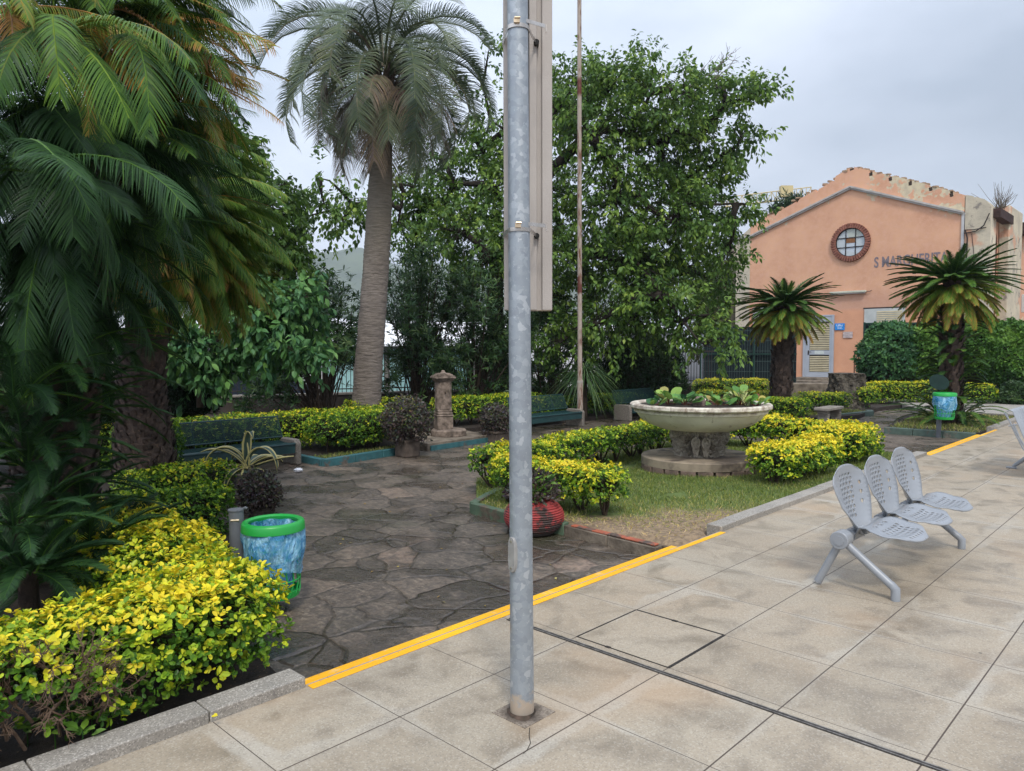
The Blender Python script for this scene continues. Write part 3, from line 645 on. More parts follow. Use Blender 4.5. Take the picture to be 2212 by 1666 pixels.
for i in range(190):                                                # offsets sprouting along the trunk and round its foot
    z = rng.random() ** .8 * 2.3; az = rng.uniform(0, 2 * np.pi); zz_ = z if i < 130 else rng.uniform(0, .25)
    b = np.array([P(18.2, -4.2)[0], P(18.2, -4.2)[1], zz_]) + np.array([math.sin(az), math.cos(az), 0]) * (.17 if i < 130 else .25)
    frond(mb, b, az, rng.uniform(.1, 1.1), rng.uniform(.4, .65) if i < 130 else rng.uniform(.8, 1.35), rng.uniform(.6, 1.3), nl=32, ll=.12, lw=.017, tone=float(rng.uniform(.1, .46)), seg=1, rach=.008)
obj('offset_fronds', mb, M_cyc, c2)

# large old cycads on the left
def big_left():
    # trunk leaning in from behind the hedge block
    base = np.array([-4.35, 8.7, -.06]); top = np.array([-4.1, 8.5, 2.35])
    r1 = tag(empty('cycad', base), 'big cycad with a thick scaly dark trunk behind the small left hedge', 'cycad', 'old cycads at the left')
    scaly_trunk(r1, [base - [0, 0, .1], base + [0.0, 0, .6], base + [-.02, 0, 1.3], top], [.36, .31, .24, .22], 900, .07)
    mb = MB(); c = top + [0, 0, .35]
    crown_pts(mb, c, 60, 1.4, 1.2, -.1, 1.1, .32, .5, nl=90, ll=.22, lw=.010, vee=.1, fwd=.75, seg=2, tipbrown=.12, sag=.18, rach=.012)
    crown_pts(mb, c + [.05, 0, .05], 64, 1.35, .4, -.4, .9, .34, .50, nl=90, ll=.23, lw=.010, vee=-.05, fwd=.85, seg=2, tipbrown=.4, sag=.3, rach=.012)
    crown_pts(mb, c + [0, -.2, .75], 50, 1.15, .8, -.6, 1.3, .25, .5, nl=90, ll=.21, lw=.010, vee=0, fwd=.8, seg=2, tipbrown=.25, sag=.25, rach=.012)
    for (x, y, Y, n_, L_, e0, e1, t0, t1, tb) in ((350, 450, 8.0, 90, 1.3, .5, -.45, .36, .52, .15), (330, 505, 7.8, 60, 1.3, .15, -.4, .42, .58, .75), (345, 350, 8.3, 60, 1.15, .8, -.4, .30, .50, .15)):
        h_ = at(x, y, Y)
        for i in range(n_):
            f = (i + .5) / n_; frond(mb, h_ + rng.normal(size=3) * .08, .2 + 3.0 * ((i * .381966) % 1.0), e0 + (e1 - e0) * f, L_ * rng.uniform(.75, 1.1), 1.0 * rng.uniform(.6, 1.3), nl=90, ll=.21, lw=.009, vee=.0, fwd=.8, seg=2, curve=rng.normal() * .3, twist=rng.normal() * .4, tone=float(rng.uniform(t0, t1)), tipbrown=tb * rng.random() * 1.3, sag=.25, rach=.010)
    obj('crown', mb, M_cyc, r1)
    # nearest cycad: crown hangs over the upper left of the view
    base = np.array([-3.55, 5.6, -.06]); top = np.array([-3.0, 5.3, 2.9])
    r2 = tag(empty('cycad', base), 'nearest tall cycad whose long fronds hang across the upper left', 'cycad', 'old cycads at the left')
    scaly_trunk(r2, [base - [0, 0, .1], base + [.05, 0, .7], base + [.25, -.1, 1.7], top], [.33, .28, .24, .22], 900, .06)
    mb = MB(); c = top + [0, 0, .1]
    K = dict(nl=60, lw=.0088, seg=3, rach=.009)
    def head(x, y, Y, n, L, e0, e1, dr, t0, t1, ll, tb, az=(0, 6.283), **k):
        h = at(x, y, Y)
        for i in range(n):
            a = az[0] + (az[1] - az[0]) * ((i * .381966 + rng.random() * .1) % 1.0); f = (i + .5) / n
            frond(mb, h + rng.normal(size=3) * [.09, .09, .08], a, e0 + (e1 - e0) * f + rng.normal() * .12, L * rng.uniform(.75, 1.12), dr * rng.uniform(.6, 1.3), curve=rng.normal() * .4, twist=rng.normal() * .5,
                  ll=ll * rng.uniform(.85, 1.1), tone=float(np.clip(rng.uniform(t0, t1), 0, 1)), tipbrown=tb * rng.random(), vee=rng.uniform(-.1, .25), fwd=rng.uniform(.5, .8), sag=rng.uniform(.15, .5), **{**K, **k})
    head(175, 90, 5.3, 70, 1.25, 1.2, -.2, 1.3, .10, .40, .21, .2)
    head(190, 110, 5.5, 22, 1.3, .6, .0, 1.1, .55, .85, .20, .5, az=(.9, 2.4))
    head(215, -60, 5.6, 40, 1.25, .6, -.3, 1.1, .30, .50, .20, .15, az=(.6, 2.8))
    head(130, 260, 5.0, 60, 1.2, .6, -.7, 1.1, .03, .24, .23, .1)
    head(210, 330, 5.7, 55, 1.15, .6, -.8, 1.0, .08, .36, .21, .15)
    head(110, 500, 5.2, 60, 1.15, .5, -.9, .9, .03, .22, .22, .05)
    head(60, 350, 3.9, 14, .95, .4, -.5, 1.1, .04, .2, .22, .05, az=(1.6, 4.0), lw=.0075)
    head(150, 60, 4.2, 7, .95, .3, -.2, 1.5, .30, .50, .22, .1, az=(1.7, 3.3), lw=.008)
    head(0, 20, 4.3, 10, .9, .4, -.3, 1.2, .56, .85, .15, .4, az=(1.2, 3.0), lw=.008)
    head(255, 250, 6.6, 46, 1.1, .8, -.6, 1.1, .2, .5, .2, .2, az=(.2, 3.2))
    head(300, 170, 6.4, 26, 1.0, .5, -.4, 1.0, .5, .8, .19, .5, az=(.6, 2.8))
    obj('crown', mb, M_cyc, r2)
    # third trunk at the frame edge
    base = np.array([-4.1, 4.9, -.06]); top = np.array([-3.55, 4.6, 1.5])
    r3 = tag(empty('cycad', base), 'leaning cycad trunk at the left edge with many dark green offsets', 'cycad', 'old cycads at the left')
    scaly_trunk(r3, [base - [0, 0, .1], base + [.2, 0, .7], top], [.34, .27, .2], 700, .06)
    mb = MB()
    offs = [(60, 800, 5.0, .6), (180, 720, 5.6, .85), (225, 740, 6.2, .7), (120, 690, 5.4, .9), (50, 960, 4.7, .6), (150, 900, 5.2, .65), (110, 1060, 4.9, .6), (170, 1100, 5.2, .5), (30, 860, 4.6, .6), (100, 800, 5.0, .7), (200, 840, 5.7, .6), (60, 1000, 4.7, .55), (30, 1130, 4.2, .55)]
    for x, y, Y, L in offs:
        crown_pts(mb, at(x, y, Y), 17, L, 1.2, .0, .9, .04, .2, nl=56, ll=.105, lw=.0066, vee=.3, fwd=.8, seg=1, tipbrown=.05, rach=.006)
    obj('offset_fronds', mb, M_cyc, r3)
    # low young cycad behind the near hedge
    for i, (x, y, Y, L, lab) in enumerate([(60, 1235, 4.1, .52, 'low young cycad right behind the near hedge at the left edge'), (190, 1220, 4.6, .5, 'low young cycad between the near hedge and the scaly trunks'), (290, 1165, 5.4, .36, 'small cycad sprout with tips reaching the hedge arm')]):
        b = at(x, y, Y); g_ = np.array([b[0], b[1], -.05]); r4 = tag(empty('young_cycad', g_), lab, 'cycad', 'young cycads behind the near hedge')
        mb = MB(); tube(mb, [g_, g_ + [0, 0, max(.05, b[2] - g_[2])]], [.06, .05], 10); obj('trunk', mb, M_ctr, r4)
        mb = MB(); crown_pts(mb, b, 34, L, 1.35, -.1, 1.0, .05, .2, nl=64, ll=.11, lw=.0065, vee=.35, fwd=.8, seg=1, tipbrown=.05, rach=.006); obj('crown', mb, M_cyc, r4)
big_left()

# ------------------------------------------------------------------ jelly palm
def palm():
    Yp = 14.5; base = at(789, 935, Yp); root = tag(empty('feather_palm', base), 'tall feather palm with ringed trunk and arching grey-green crown', 'palm tree')
    pts = [at(789, 940, Yp), at(791, 880, Yp), at(797, 780, Yp), at(805, 680, Yp), at(812, 580, Yp), at(818, 480, Yp), at(822, 390, Yp), at(826, 305, Yp)]
    rad = np.array([33, 30, 28.5, 27.5, 26.5, 26, 24, 20]) * Yp / F_PX
    K = 260; t = np.linspace(0, 1, K); tt = np.linspace(0, 1, 8); pp = np.stack([np.interp(t, tt, np.array(pts)[:, a]) for a in range(3)], -1)
    for _ in range(12): pp[1:-1] = (pp[:-2] + pp[2:]) / 2
    rr = np.interp(t, tt, rad); mb = MB(); T, A, B = frames(pp); n = 44; a = np.arange(n) * 2 * np.pi / n
    zz = pp[:, 2][:, None] + .03 * np.sin(3 * a)[None] + .02 * np.sin(7 * a + 2 * t[:, None] * 9) + .012 * np.sin(15 * a + 5 * np.sin(t[:, None] * 40))
    saw = (zz * 17) % 1.0; r2 = rr[:, None] * (1 + .065 * saw + .02 * np.sin(5 * a + t[:, None] * 60) * (rng.random((K, n)) * .6 + .4))
    V = pp[:, None] + r2[..., None] * (np.cos(a)[None, :, None] * A[:, None] + np.sin(a)[None, :, None] * B[:, None])
    i = np.arange(K - 1)[:, None] * n; j = np.arange(n)[None]; j2 = (j + 1) % n
    mb.add(V.reshape(-1, 3), np.stack([i + j, i + n + j, i + n + j2, i + j2], -1).reshape(-1, 4))
    q = N('palm_trunk_bark'); co = q.co(); mpp = q.n('ShaderNodeMapping', {0: co}); mpp.inputs['Scale'].default_value = (2, 2, 16)
    f = q.noise(2.2, 6, .7, vec=mpp.outputs[0], dis=.5); c = q.mix(q.rg(f, .38, .62), (.12, .10, .088), (.25, .21, .18)); c = q.mix(q.rg(f, .28, .36, 1, 0), c, (.03, .024, .02))
    hz = q.n('ShaderNodeSeparateXYZ', {0: q.co()}).outputs[2]; c = q.mix(q.ma('MULTIPLY', q.rg(q.ma('ADD', hz, q.ma('MULTIPLY', q.noise(1.2), .8)), 3.2, 4.4), .5), c, (.13, .11, .07)); q.base(c); q.rough(.9); q.bump(f, .8, .03)
    obj('trunk', mb, q.m, root)
    # old leaf bases below the crown
    ctr = at(828, 215, Yp); mb = MB(); nb = 80
    for i in range(nb):
        az = i * 2.39996; f = i / nb; p0 = at(826, 305, Yp) + np.array([math.sin(az), math.cos(az), 0]) * .17 + [0, 0, f * 1.0]
        d = np.array([math.sin(az), math.cos(az), 0]); tube(mb, [p0, p0 + d * .14 + [0, 0, .22], p0 + d * .22 + [0, 0, .5 - .1 * f]], [.07, .045, .02], 5, rng.random(), ecc=.45)
    obj('leaf_bases', mb, ctrunk('old_leaf_bases', (.12, .09, .07), (.06, .045, .035), (.22, .17, .13)), root)
    q = [(0, (.055, .073, .043)), (.35, (.10, .14, .085)), (.6, (.175, .205, .12)), (.8, (.22, .17, .115)), (1, (.33, .24, .17))]
    M_p = leafmat('palm_fronds', q, .5, .2, .2)
    mb = MB(); c = at(828, 178, Yp)
    for i in range(46):
        az = i * 2.39996 + rng.normal() * .2; f = i / 46; el = 1.45 - 1.15 * f; L = 2.6 * rng.uniform(.85, 1.1)
        frond(mb, c + np.array([math.sin(az), math.cos(az), 0]) * .14 + [0, 0, .35 * (1 - f)], az, el, L, 2.35 + .3 * f, nl=80, ll=.56, lw=.015, vee=.55, fwd=.42, curve=.1, tone=float(rng.uniform(.2, .55)), tipbrown=.12 + .3 * f, sag=.12, seg=2, rach=.028, gap=.2, prof=1)
    obj('crown', mb, M_p, root)
    mb = MB()
    for i in range(25):
        az = i * 2.39996 + .7; f = i / 25; el = .25 - .9 * f
        frond(mb, c + np.array([math.sin(az), math.cos(az), 0]) * .2 + [0, 0, -.15 - .25 * f], az, el, 1.7 * rng.uniform(.7, 1.0), 1.35, nl=64, ll=.45, lw=.012, vee=.25, fwd=.5, curve=.1, tone=float(rng.uniform(.35, 1.0)), tipbrown=.4, sag=.75, seg=2, rach=.022, gap=.15, prof=1)
    obj('dead_fronds', mb, M_p, root)
    mb = MB()                                                       # old flower stalks
    for x0, y0, y1, w0 in ((875, 125, 255, 26), (905, 190, 300, 20), (700, 160, 250, 14)):
        for k in range(46):
            a = rng.normal(size=2) * w0 * .3; p0 = at(x0 + a[0] * .2, y0, Yp - .5); p1 = at(x0 + a[0], (y0 + y1) / 2, Yp - .5 + a[1] * .01); p2 = at(x0 + a[0] * 1.3, y1 - abs(rng.normal()) * 20, Yp - .5 + a[1] * .012)
            tube(mb, [p0, p1, p2], [.008, .006, .004], 4, cap=False)
    obj('flower_stalks', mb, plain('dry_stalks', (.17, .13, .12), (.10, .075, .065), 20, .9), root)
palm()

# ------------------------------------------------------------------ broadleaf trees and shrubs
def tree(name, label, cat, base, trunk, blobs, Y, leafmat_, tmpl, lsize, nleaf, twigs, droop=.8, group=None, tr=.2, spread=.22, inner=None, cl=16, tone=(.2, .7), surf=.55, bark=None, dY=1.5, tw=.012, flat=1.0):
    """trunk: list of px points (x,y) at distance Y; blobs: (x,y,r_px[,Y]) crown masses"""
    root = tag(empty(name, base), label, cat, group); tp = np.array([at(x, y, Y) for x, y in trunk])
    mb = MB(); rr = np.linspace(tr, tr * .45, len(tp)); tube(mb, tp, rr, 10)
    bl = []
    for b in blobs:
        Yb = b[3] if len(b) > 3 else Y + rng.uniform(-dY, dY); bl.append((at(b[0], b[1], Yb), b[2] * Yb / F_PX))
    nodes = [p for p in tp[len(tp) // 3:]]
    order = sorted(range(len(bl)), key=lambda i: np.linalg.norm(bl[i][0] - tp[-1]))
    wts = np.array([b[1] ** 2 for b in bl]); wts /= wts.sum(); tips = []
    for i in order:
        c, r = bl[i]; nd = np.array(nodes); a = nd[np.argmin(np.linalg.norm(nd - c, axis=1) + .35 * np.maximum(0, nd[:, 2] - c[2]))]
        d = c - a; L = np.linalg.norm(d); m1 = a + d * .35 + np.array([0, 0, .12 * L]) + rng.normal(size=3) * .05 * L; m2 = a + d * .7 + np.array([0, 0, .06 * L]) + rng.normal(size=3) * .05 * L
        br = max(.012, tr * .55 * min(1, r / 1.0)) ; tube(mb, [a, m1, m2, c], [br, br * .75, br * .5, br * .3], 7); nodes += [m1, m2, c]
        k = max(4, int(twigs * wts[i])); dirs = unit(k) * np.array([1, 1, flat]); rad = r * (surf + (1.12 - surf) * rng.random(k) ** .6) * rng.uniform(.85, 1.15, k)
        tip = c + dirs * rad[:, None] * (1 + .25 * wob(c + dirs * 1.0, 6, i)[:, None])
        nd = np.array([m1, m2, c])
        for q in range(k):
            s0 = nd[rng.integers(0, 3)] if rng.random() < .35 else c + (tip[q] - c) * .15
            tube(mb, [s0, (s0 + tip[q]) / 2 + np.array([0, 0, .06 * r]) + rng.normal(size=3) * .04 * r, tip[q]], [tw, tw * .6, tw * .3], 4, cap=False)
            tips.append((s0, tip[q], (c, r)))
    obj('trunk', mb, bark or M_bark, root)
    m = nleaf; ti = rng.integers(0, len(tips), m // cl); s0 = np.array([t[0] for t in tips])[ti]; t1 = np.array([t[1] for t in tips])[ti]
    cc = np.array([t[2][0] for t in tips])[ti]
    # sprays: leaves along the last stretch of a twig
    f = rng.uniform(.45, 1.08, len(ti))[:, None]; sp = s0 + (t1 - s0) * f + rng.normal(size=(len(ti), 3)) * spread * .6; sd = norm(norm(t1 - s0) + rng.normal(size=(len(ti), 3)) * .6 + np.array([0, 0, -.3 * droop]))
    shade = rng.uniform(0, 1, len(ti)); P0, AX, NM, SC, TN = [], [], [], [], []
    for k in range(cl):
        x = (k + rng.random(len(ti))) / cl; lat = norm(np.cross(sd, unit(len(ti)))); pos = sp + sd * (x * spread * 1.6)[:, None] + lat * spread * .12
        ax = norm(lat * .9 + sd * .6 + np.array([0, 0, -1.]) * droop * rng.uniform(.4, 1.3, (len(ti), 1)))
        P0.append(pos); AX.append(ax); NM.append(norm(np.array([0, 0, 1.]) + rng.normal(size=(len(ti), 3)) * .55 + (sp - cc) * .25)); SC.append(lsize * rng.uniform(.65, 1.25, len(ti)))
        TN.append(np.clip(tone[0] + (tone[1] - tone[0]) * (shade * .7 + .3 * x) + rng.normal(size=len(ti)) * .08, 0, 1))
    mb = MB(); scatter(mb, tmpl, np.concatenate(P0), np.concatenate(AX), np.concatenate(NM), np.concatenate(SC), np.concatenate(TN)); obj('crown', mb, leafmat_, root)
    return root
M_ch = leafmat('cherry_leaves', [(0, (.03, .072, .018)), (.45, (.078, .155, .03)), (.8, (.155, .26, .048)), (1, (.27, .37, .075))], .42, .3, .3)
M_big = leafmat('broad_leaves', [(0, (.03, .085, .035)), (.5, (.075, .19, .065)), (1, (.18, .34, .10))], .45, .28, .25)
M_dk = leafmat('dark_glossy_leaves', [(0, (.008, .022, .009)), (.5, (.018, .045, .014)), (1, (.05, .095, .03))], .35, .12, .3)
M_ol = leafmat('oleander_leaves', [(0, (.022, .055, .02)), (.5, (.06, .125, .04)), (1, (.15, .21, .08))], .45, .2, .3)
M_br = leafmat('bright_shrub_leaves', [(0, (.03, .085, .018)), (.5, (.085, .195, .03)), (1, (.21, .35, .06))], .42, .25, .25)
M_dbk = plain('dark_bark', (.04, .032, .026), (.02, .016, .013), 9, .9, .8, 40, bd=.01)
main_blobs = [(1235, 200, 70), (1330, 175, 72), (1405, 200, 62), (1375, 150, 38), (1300, 145, 36), (1480, 200, 58), (1540, 190, 48), (1600, 215, 52), (1640, 205, 28), (1510, 290, 78), (1600, 300, 40), (1400, 300, 100), (1280, 300, 95), (1190, 250, 62),
    (1540, 360, 42), (1590, 345, 26), (1330, 430, 110), (1450, 400, 70), (1450, 480, 95), (1530, 470, 62), (1590, 440, 36), (1625, 455, 18), (1575, 545, 48), (1560, 610, 45), (1240, 560, 90), (1350, 580, 110), (1470, 590, 95), (1530, 680, 42, 18.5), (1470, 700, 60, 18.5), (1560, 735, 34, 17.5), (1520, 745, 24, 17.5),
    (1180, 420, 75), (1180, 640, 65), (1290, 700, 70, 19), (1370, 690, 70, 19), (1160, 520, 80), (1210, 740, 45, 19), (1430, 640, 60, 18.5),
    (1055, 110, 24), (1040, 190, 26), (1060, 260, 36), (1040, 330, 55), (980, 400, 60), (1070, 410, 70), (910, 450, 60), (990, 500, 75), (1060, 560, 70), (900, 540, 50), (840, 400, 22), (760, 440, 40), (700, 440, 34), (740, 500, 34), (860, 480, 36), (690, 385, 24), (650, 470, 24), (935, 340, 44), (885, 395, 38), (1010, 300, 42), (960, 460, 60), (1080, 500, 60)]
tree('broadleaf_tree', 'large dark green broadleaf tree with drooping leaves behind the pole', 'tree', at(1078, 870, 20.5) * [1, 1, 0], [(1082, 880), (1076, 760), (1068, 660), (1072, 580), (1120, 480), (1180, 380), (1260, 300)], main_blobs, 20.5, M_ch, LEAF_P, .14, 68000, 1900, .9, tr=.3, spread=.30, tone=(.15, 1.0), bark=M_dbk, surf=.3)
def bare():
    p0 = at(1440, 190, 20); root = tag(empty('bare_branch', p0), 'bare leafless grey branch sticking out of the top of the large tree', 'branch'); mb = MB()
    def br(a, d, L, r, g):
        b = a + d * L; mid = (a + b) / 2 + rng.normal(size=3) * .05 * L; tube(mb, [a, mid, b], [r, r * .8, r * .6], 5, cap=False)
        if g > 0:
            for _ in range(3): br(b if rng.random() < .5 else mid, norm(d + rng.normal(size=3) * .45), L * rng.uniform(.45, .75), r * .6, g - 1)
    for x, y, x1, y1 in ((1440, 230, 1510, 150), (1470, 220, 1560, 130), (1500, 200, 1570, 125)):
        a, b = at(x, y, 20), at(x1, y1, 20); br(a, norm(b - a), np.linalg.norm(b - a) * .62, .022, 3)
    obj('twigs', mb, plain('bare_twig', (.20, .17, .15), (.12, .10, .09), 10, .9), root)
bare()
tree('slender_tree', 'airy light green tree between the old cycads and the feather palm', 'tree', at(468, 880, 15.5) * [1, 1, 0], [(468, 880), (466, 760), (470, 660), (490, 560), (505, 470), (500, 380)],
     [(480, 262, 24), (500, 305, 30), (535, 345, 34), (495, 395, 40), (560, 400, 30), (615, 400, 22), (640, 425, 26), (540, 455, 48), (600, 470, 36), (500, 510, 50), (570, 545, 50), (625, 520, 30), (655, 480, 18), (530, 610, 55), (600, 620, 45), (640, 580, 22)], 15.5, M_ch, LEAF_P, .13, 12500, 520, .9, tr=.09, spread=.22, tone=(.15, .8), dY=.8, bark=M_dbk, tw=.009)
tree('broad_leaved_shrub', 'shrub with large pale green leaves under the hanging cycad fronds', 'shrub', at(430, 860, 13.2) * [1, 1, 0], [(432, 880), (430, 800), (440, 740), (470, 690)],
     [(370, 725, 42), (420, 745, 45), (400, 790, 32), (455, 800, 34), (350, 755, 26), (480, 760, 40), (560, 700, 55), (610, 660, 40), (640, 700, 46), (600, 750, 44), (520, 690, 38), (540, 640, 34), (660, 640, 24), (650, 760, 26)], 13.2, M_big, LEAF_P, .17, 6500, 420, 1.0, tr=.06, spread=.2, tone=(.2, .9), dY=.5, cl=8, tw=.008)
def shrub(name, label, cat, x, y, rx, ry, Y, mat, tmpl, ls, n, group=None, tone=(.2, .7), stems=8, dz=None, droop=.2, core=True, spiky=.4):
    c = at(x, y, Y); ax_, az_ = rx * Y / F_PX, ry * Y / F_PX; g = np.array([c[0], c[1], -.1]); root = tag(empty(name, g), label, cat, group)
    mb = MB()
    for i in range(stems):
        a = rng.uniform(0, 6.28); e = c + np.array([math.cos(a) * ax_ * .6, math.sin(a) * ax_ * .6, rng.uniform(-.3, .5) * az_]); tube(mb, [g + rng.normal(size=3) * [.08, .08, 0], (g * .5 + e * .5) + rng.normal(size=3) * .05, e], [.03, .02, .01], 5)
    obj('stems', mb, M_bark, root)
    d = unit(n); d[:, 2] = np.where(d[:, 2] < -.55, -d[:, 2], d[:, 2]); r = (1 - np.abs(rng.normal(size=n)) * .09)[:, None] * (1 + .13 * wob(d * 1.2 + x, 5, Y)[:, None] + .06 * wob(d + 3, 14)[:, None])
    pos = c + d * r * np.array([ax_, ax_, az_]); nm = norm(d + rng.normal(size=(n, 3)) * .5); ax = norm(np.cross(nm, unit(n)) + d * spiky + np.array([0, 0, .3 - droop]))
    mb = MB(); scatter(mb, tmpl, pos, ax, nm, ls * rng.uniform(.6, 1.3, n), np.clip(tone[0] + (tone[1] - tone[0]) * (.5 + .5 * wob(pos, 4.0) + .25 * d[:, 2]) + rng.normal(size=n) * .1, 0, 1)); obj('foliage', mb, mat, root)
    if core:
        mb = MB(); t = np.linspace(-.98, .98, 9); lathe(mb, [(math.sqrt(1 - q * q) * ax_ * .84, q * az_ * .84) for q in t], 16, c); obj('dark_core', mb, M_core, root)  # solid dark core painted as the shade inside the shrub
    return root
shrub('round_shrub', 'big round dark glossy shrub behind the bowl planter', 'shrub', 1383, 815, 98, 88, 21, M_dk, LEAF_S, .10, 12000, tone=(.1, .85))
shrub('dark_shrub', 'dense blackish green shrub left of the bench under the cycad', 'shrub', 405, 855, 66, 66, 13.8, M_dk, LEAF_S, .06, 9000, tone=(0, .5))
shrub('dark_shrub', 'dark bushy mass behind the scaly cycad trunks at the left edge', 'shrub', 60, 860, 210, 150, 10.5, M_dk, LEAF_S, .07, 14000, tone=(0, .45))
G_r = 'green shrubs before the dark screen fence'
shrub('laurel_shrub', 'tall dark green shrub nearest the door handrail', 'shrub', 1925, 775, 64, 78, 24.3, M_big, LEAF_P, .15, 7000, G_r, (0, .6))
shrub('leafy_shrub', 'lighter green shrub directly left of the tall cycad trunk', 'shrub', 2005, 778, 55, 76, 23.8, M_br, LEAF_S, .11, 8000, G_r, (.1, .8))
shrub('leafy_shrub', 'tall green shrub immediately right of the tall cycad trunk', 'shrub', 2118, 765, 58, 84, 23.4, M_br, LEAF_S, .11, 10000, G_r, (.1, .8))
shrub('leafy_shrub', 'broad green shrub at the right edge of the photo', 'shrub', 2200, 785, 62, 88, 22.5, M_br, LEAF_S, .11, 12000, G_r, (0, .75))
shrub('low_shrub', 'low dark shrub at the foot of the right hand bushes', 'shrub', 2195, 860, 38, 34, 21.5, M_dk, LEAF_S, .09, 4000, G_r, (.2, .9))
# oleanders: many stems from one foot
def oleander(label, x, y, Y, tips, n, ls=.17, group='oleanders in front of the street railing'):
    g = at(x, y, Y) * [1, 1, 0] + [0, 0, -.05]; root = tag(empty('oleander', g), label, 'shrub', group); mb = MB(); E = []
    for tx, ty, k in tips:
        for _ in range(k):
            e = at(tx + rng.normal() * 26, ty + rng.normal() * 24, Y + rng.normal() * .7); b = g + rng.normal(size=3) * [.14, .14, 0]
            m1 = b + (e - b) * .5 + np.array([0, 0, .2]) + rng.normal(size=3) * .08; tube(mb, [b, m1, e], [.022, .014, .006], 5, cap=False); E.append((m1, e))
    obj('stems', mb, M_bark, root); E0 = np.array([a for a, b in E]); E1 = np.array([b for a, b in E]); w_ = 7; k = n // w_; i = rng.integers(0, len(E), k)
    c = E0[i] + (E1[i] - E0[i]) * rng.uniform(.35, 1.05, (k, 1)) + rng.normal(size=(k, 3)) * .12; d = norm(E1[i] - E0[i] + rng.normal(size=(k, 3)) * .5); Pp, A_, N_, Sx, Tn = [], [], [], [], []; sh = rng.random(k)
    for q in range(w_):
        o_ = norm(np.cross(d, unit(k))); A_.append(norm(o_ + d * rng.uniform(.2, 1.0, (k, 1)))); N_.append(norm(d - o_ * .4)); Pp.append(c + d * q * .015); Sx.append(ls * rng.uniform(.7, 1.2, k)); Tn.append(np.clip(sh * .8 + rng.normal(size=k) * .1, 0, 1))
    mb = MB(); scatter(mb, LEAF_N, np.concatenate(Pp), np.concatenate(A_), np.concatenate(N_), np.concatenate(Sx) * np.ones(1), np.concatenate(Tn)); obj('foliage', mb, M_ol, root)
oleander('oleander fanning out on bare brown stems left of the feather palm', 690, 885, 17.0, [(560, 830, 8), (600, 720, 10), (650, 640, 9), (700, 600, 10), (740, 640, 8), (760, 720, 8), (700, 720, 8), (640, 780, 8), (590, 790, 6)], 15000)
oleander('oleander just right of the feather palm trunk', 905, 880, 18.5, [(860, 600, 10), (900, 560, 8), (950, 620, 10), (880, 680, 9), (930, 720, 9), (860, 760, 5), (960, 800, 5), (850, 830, 4)], 15000)
oleander('oleander behind the stone pillar with dark upright stems', 1020, 880, 19.0, [(1000, 620, 9), (1040, 560, 8), (1080, 640, 9), (1010, 720, 10), (1060, 740, 8), (1100, 700, 7), (990, 810, 5), (1050, 830, 5), (1120, 790, 6)], 15000)
oleander('oleander behind the far bench and the foreground pole', 1180, 860, 20.5, [(1150, 680, 8), (1180, 620, 8), (1220, 700, 8), (1290, 740, 7), (1160, 760, 6), (1330, 700, 6), (1200, 790, 5), (1400, 680, 6)], 13000)
def yucca():
    c = at(1262, 815, 18.2); g = np.array([c[0], c[1], -.05]); root = tag(empty('spiky_plant', g), 'grassy fountain of long thin blades behind the rusty mast', 'plant'); mb = MB(); tube(mb, [g, c], [.09, .06], 8); obj('stem', mb, M_bark, root)
    n = 420; d = norm(rng.normal(size=(n, 3)) * [1, 1, .5] + [0, 0, .65]); L = rng.uniform(.75, 1.25, n); mb = MB(); V = []; ks = 6
    sidev = norm(np.cross(d, [0, 0, 1.])) * .013
    for q in range(ks):
        x = q / (ks - 1); p = c + d * (L * x)[:, None] + np.array([0, 0, -1.]) * (.75 * L * x ** 2.2)[:, None]; wd = (1 - x ** 3) ; V += [p - sidev * wd, p + sidev * wd]
    V = np.stack(V, 1); o = (np.arange(n) * 2 * ks)[:, None, None]; F = np.array([(2 * a, 2 * a + 1, 2 * a + 3, 2 * a + 2) for a in range(ks - 1)]); mb.add(V.reshape(-1, 3), (F[None] + o).reshape(-1, 4), np.repeat(rng.uniform(.1, .9, n), 2 * ks)); obj('blades', mb, M_ol, root)
yucca()
tree('distant_tree', 'olive green tree behind the mesh fence left of the pink building', 'tree', at(1560, 800, 44) * [1, 1, 0], [(1560, 830), (1560, 720), (1562, 620)], [(1545, 600, 34), (1575, 650, 34), (1530, 680, 36), (1580, 560, 24), (1570, 720, 30), (1520, 740, 30)], 44, leafmat('olive_leaves', [(0, (.035, .05, .018)), (.5, (.08, .09, .03)), (1, (.15, .14, .06))], .5, .2, .3), LEAF_S, .28, 9000, 260, .3, tr=.2, spread=.4, dY=1.5)
tree('umbrella_pine', 'small dark pine crown peeking over the left roof slope', 'tree', at(1705, 500, 60) * [1, 1, 0], [(1705, 830), (1703, 600), (1703, 470)], [(1690, 455, 16), (1715, 448, 17), (1703, 470, 18), (1680, 475, 14), (1735, 462, 12)], 60, M_dk, LEAF_N, .5, 5000, 120, 0, tr=.2, spread=.4, dY=1)
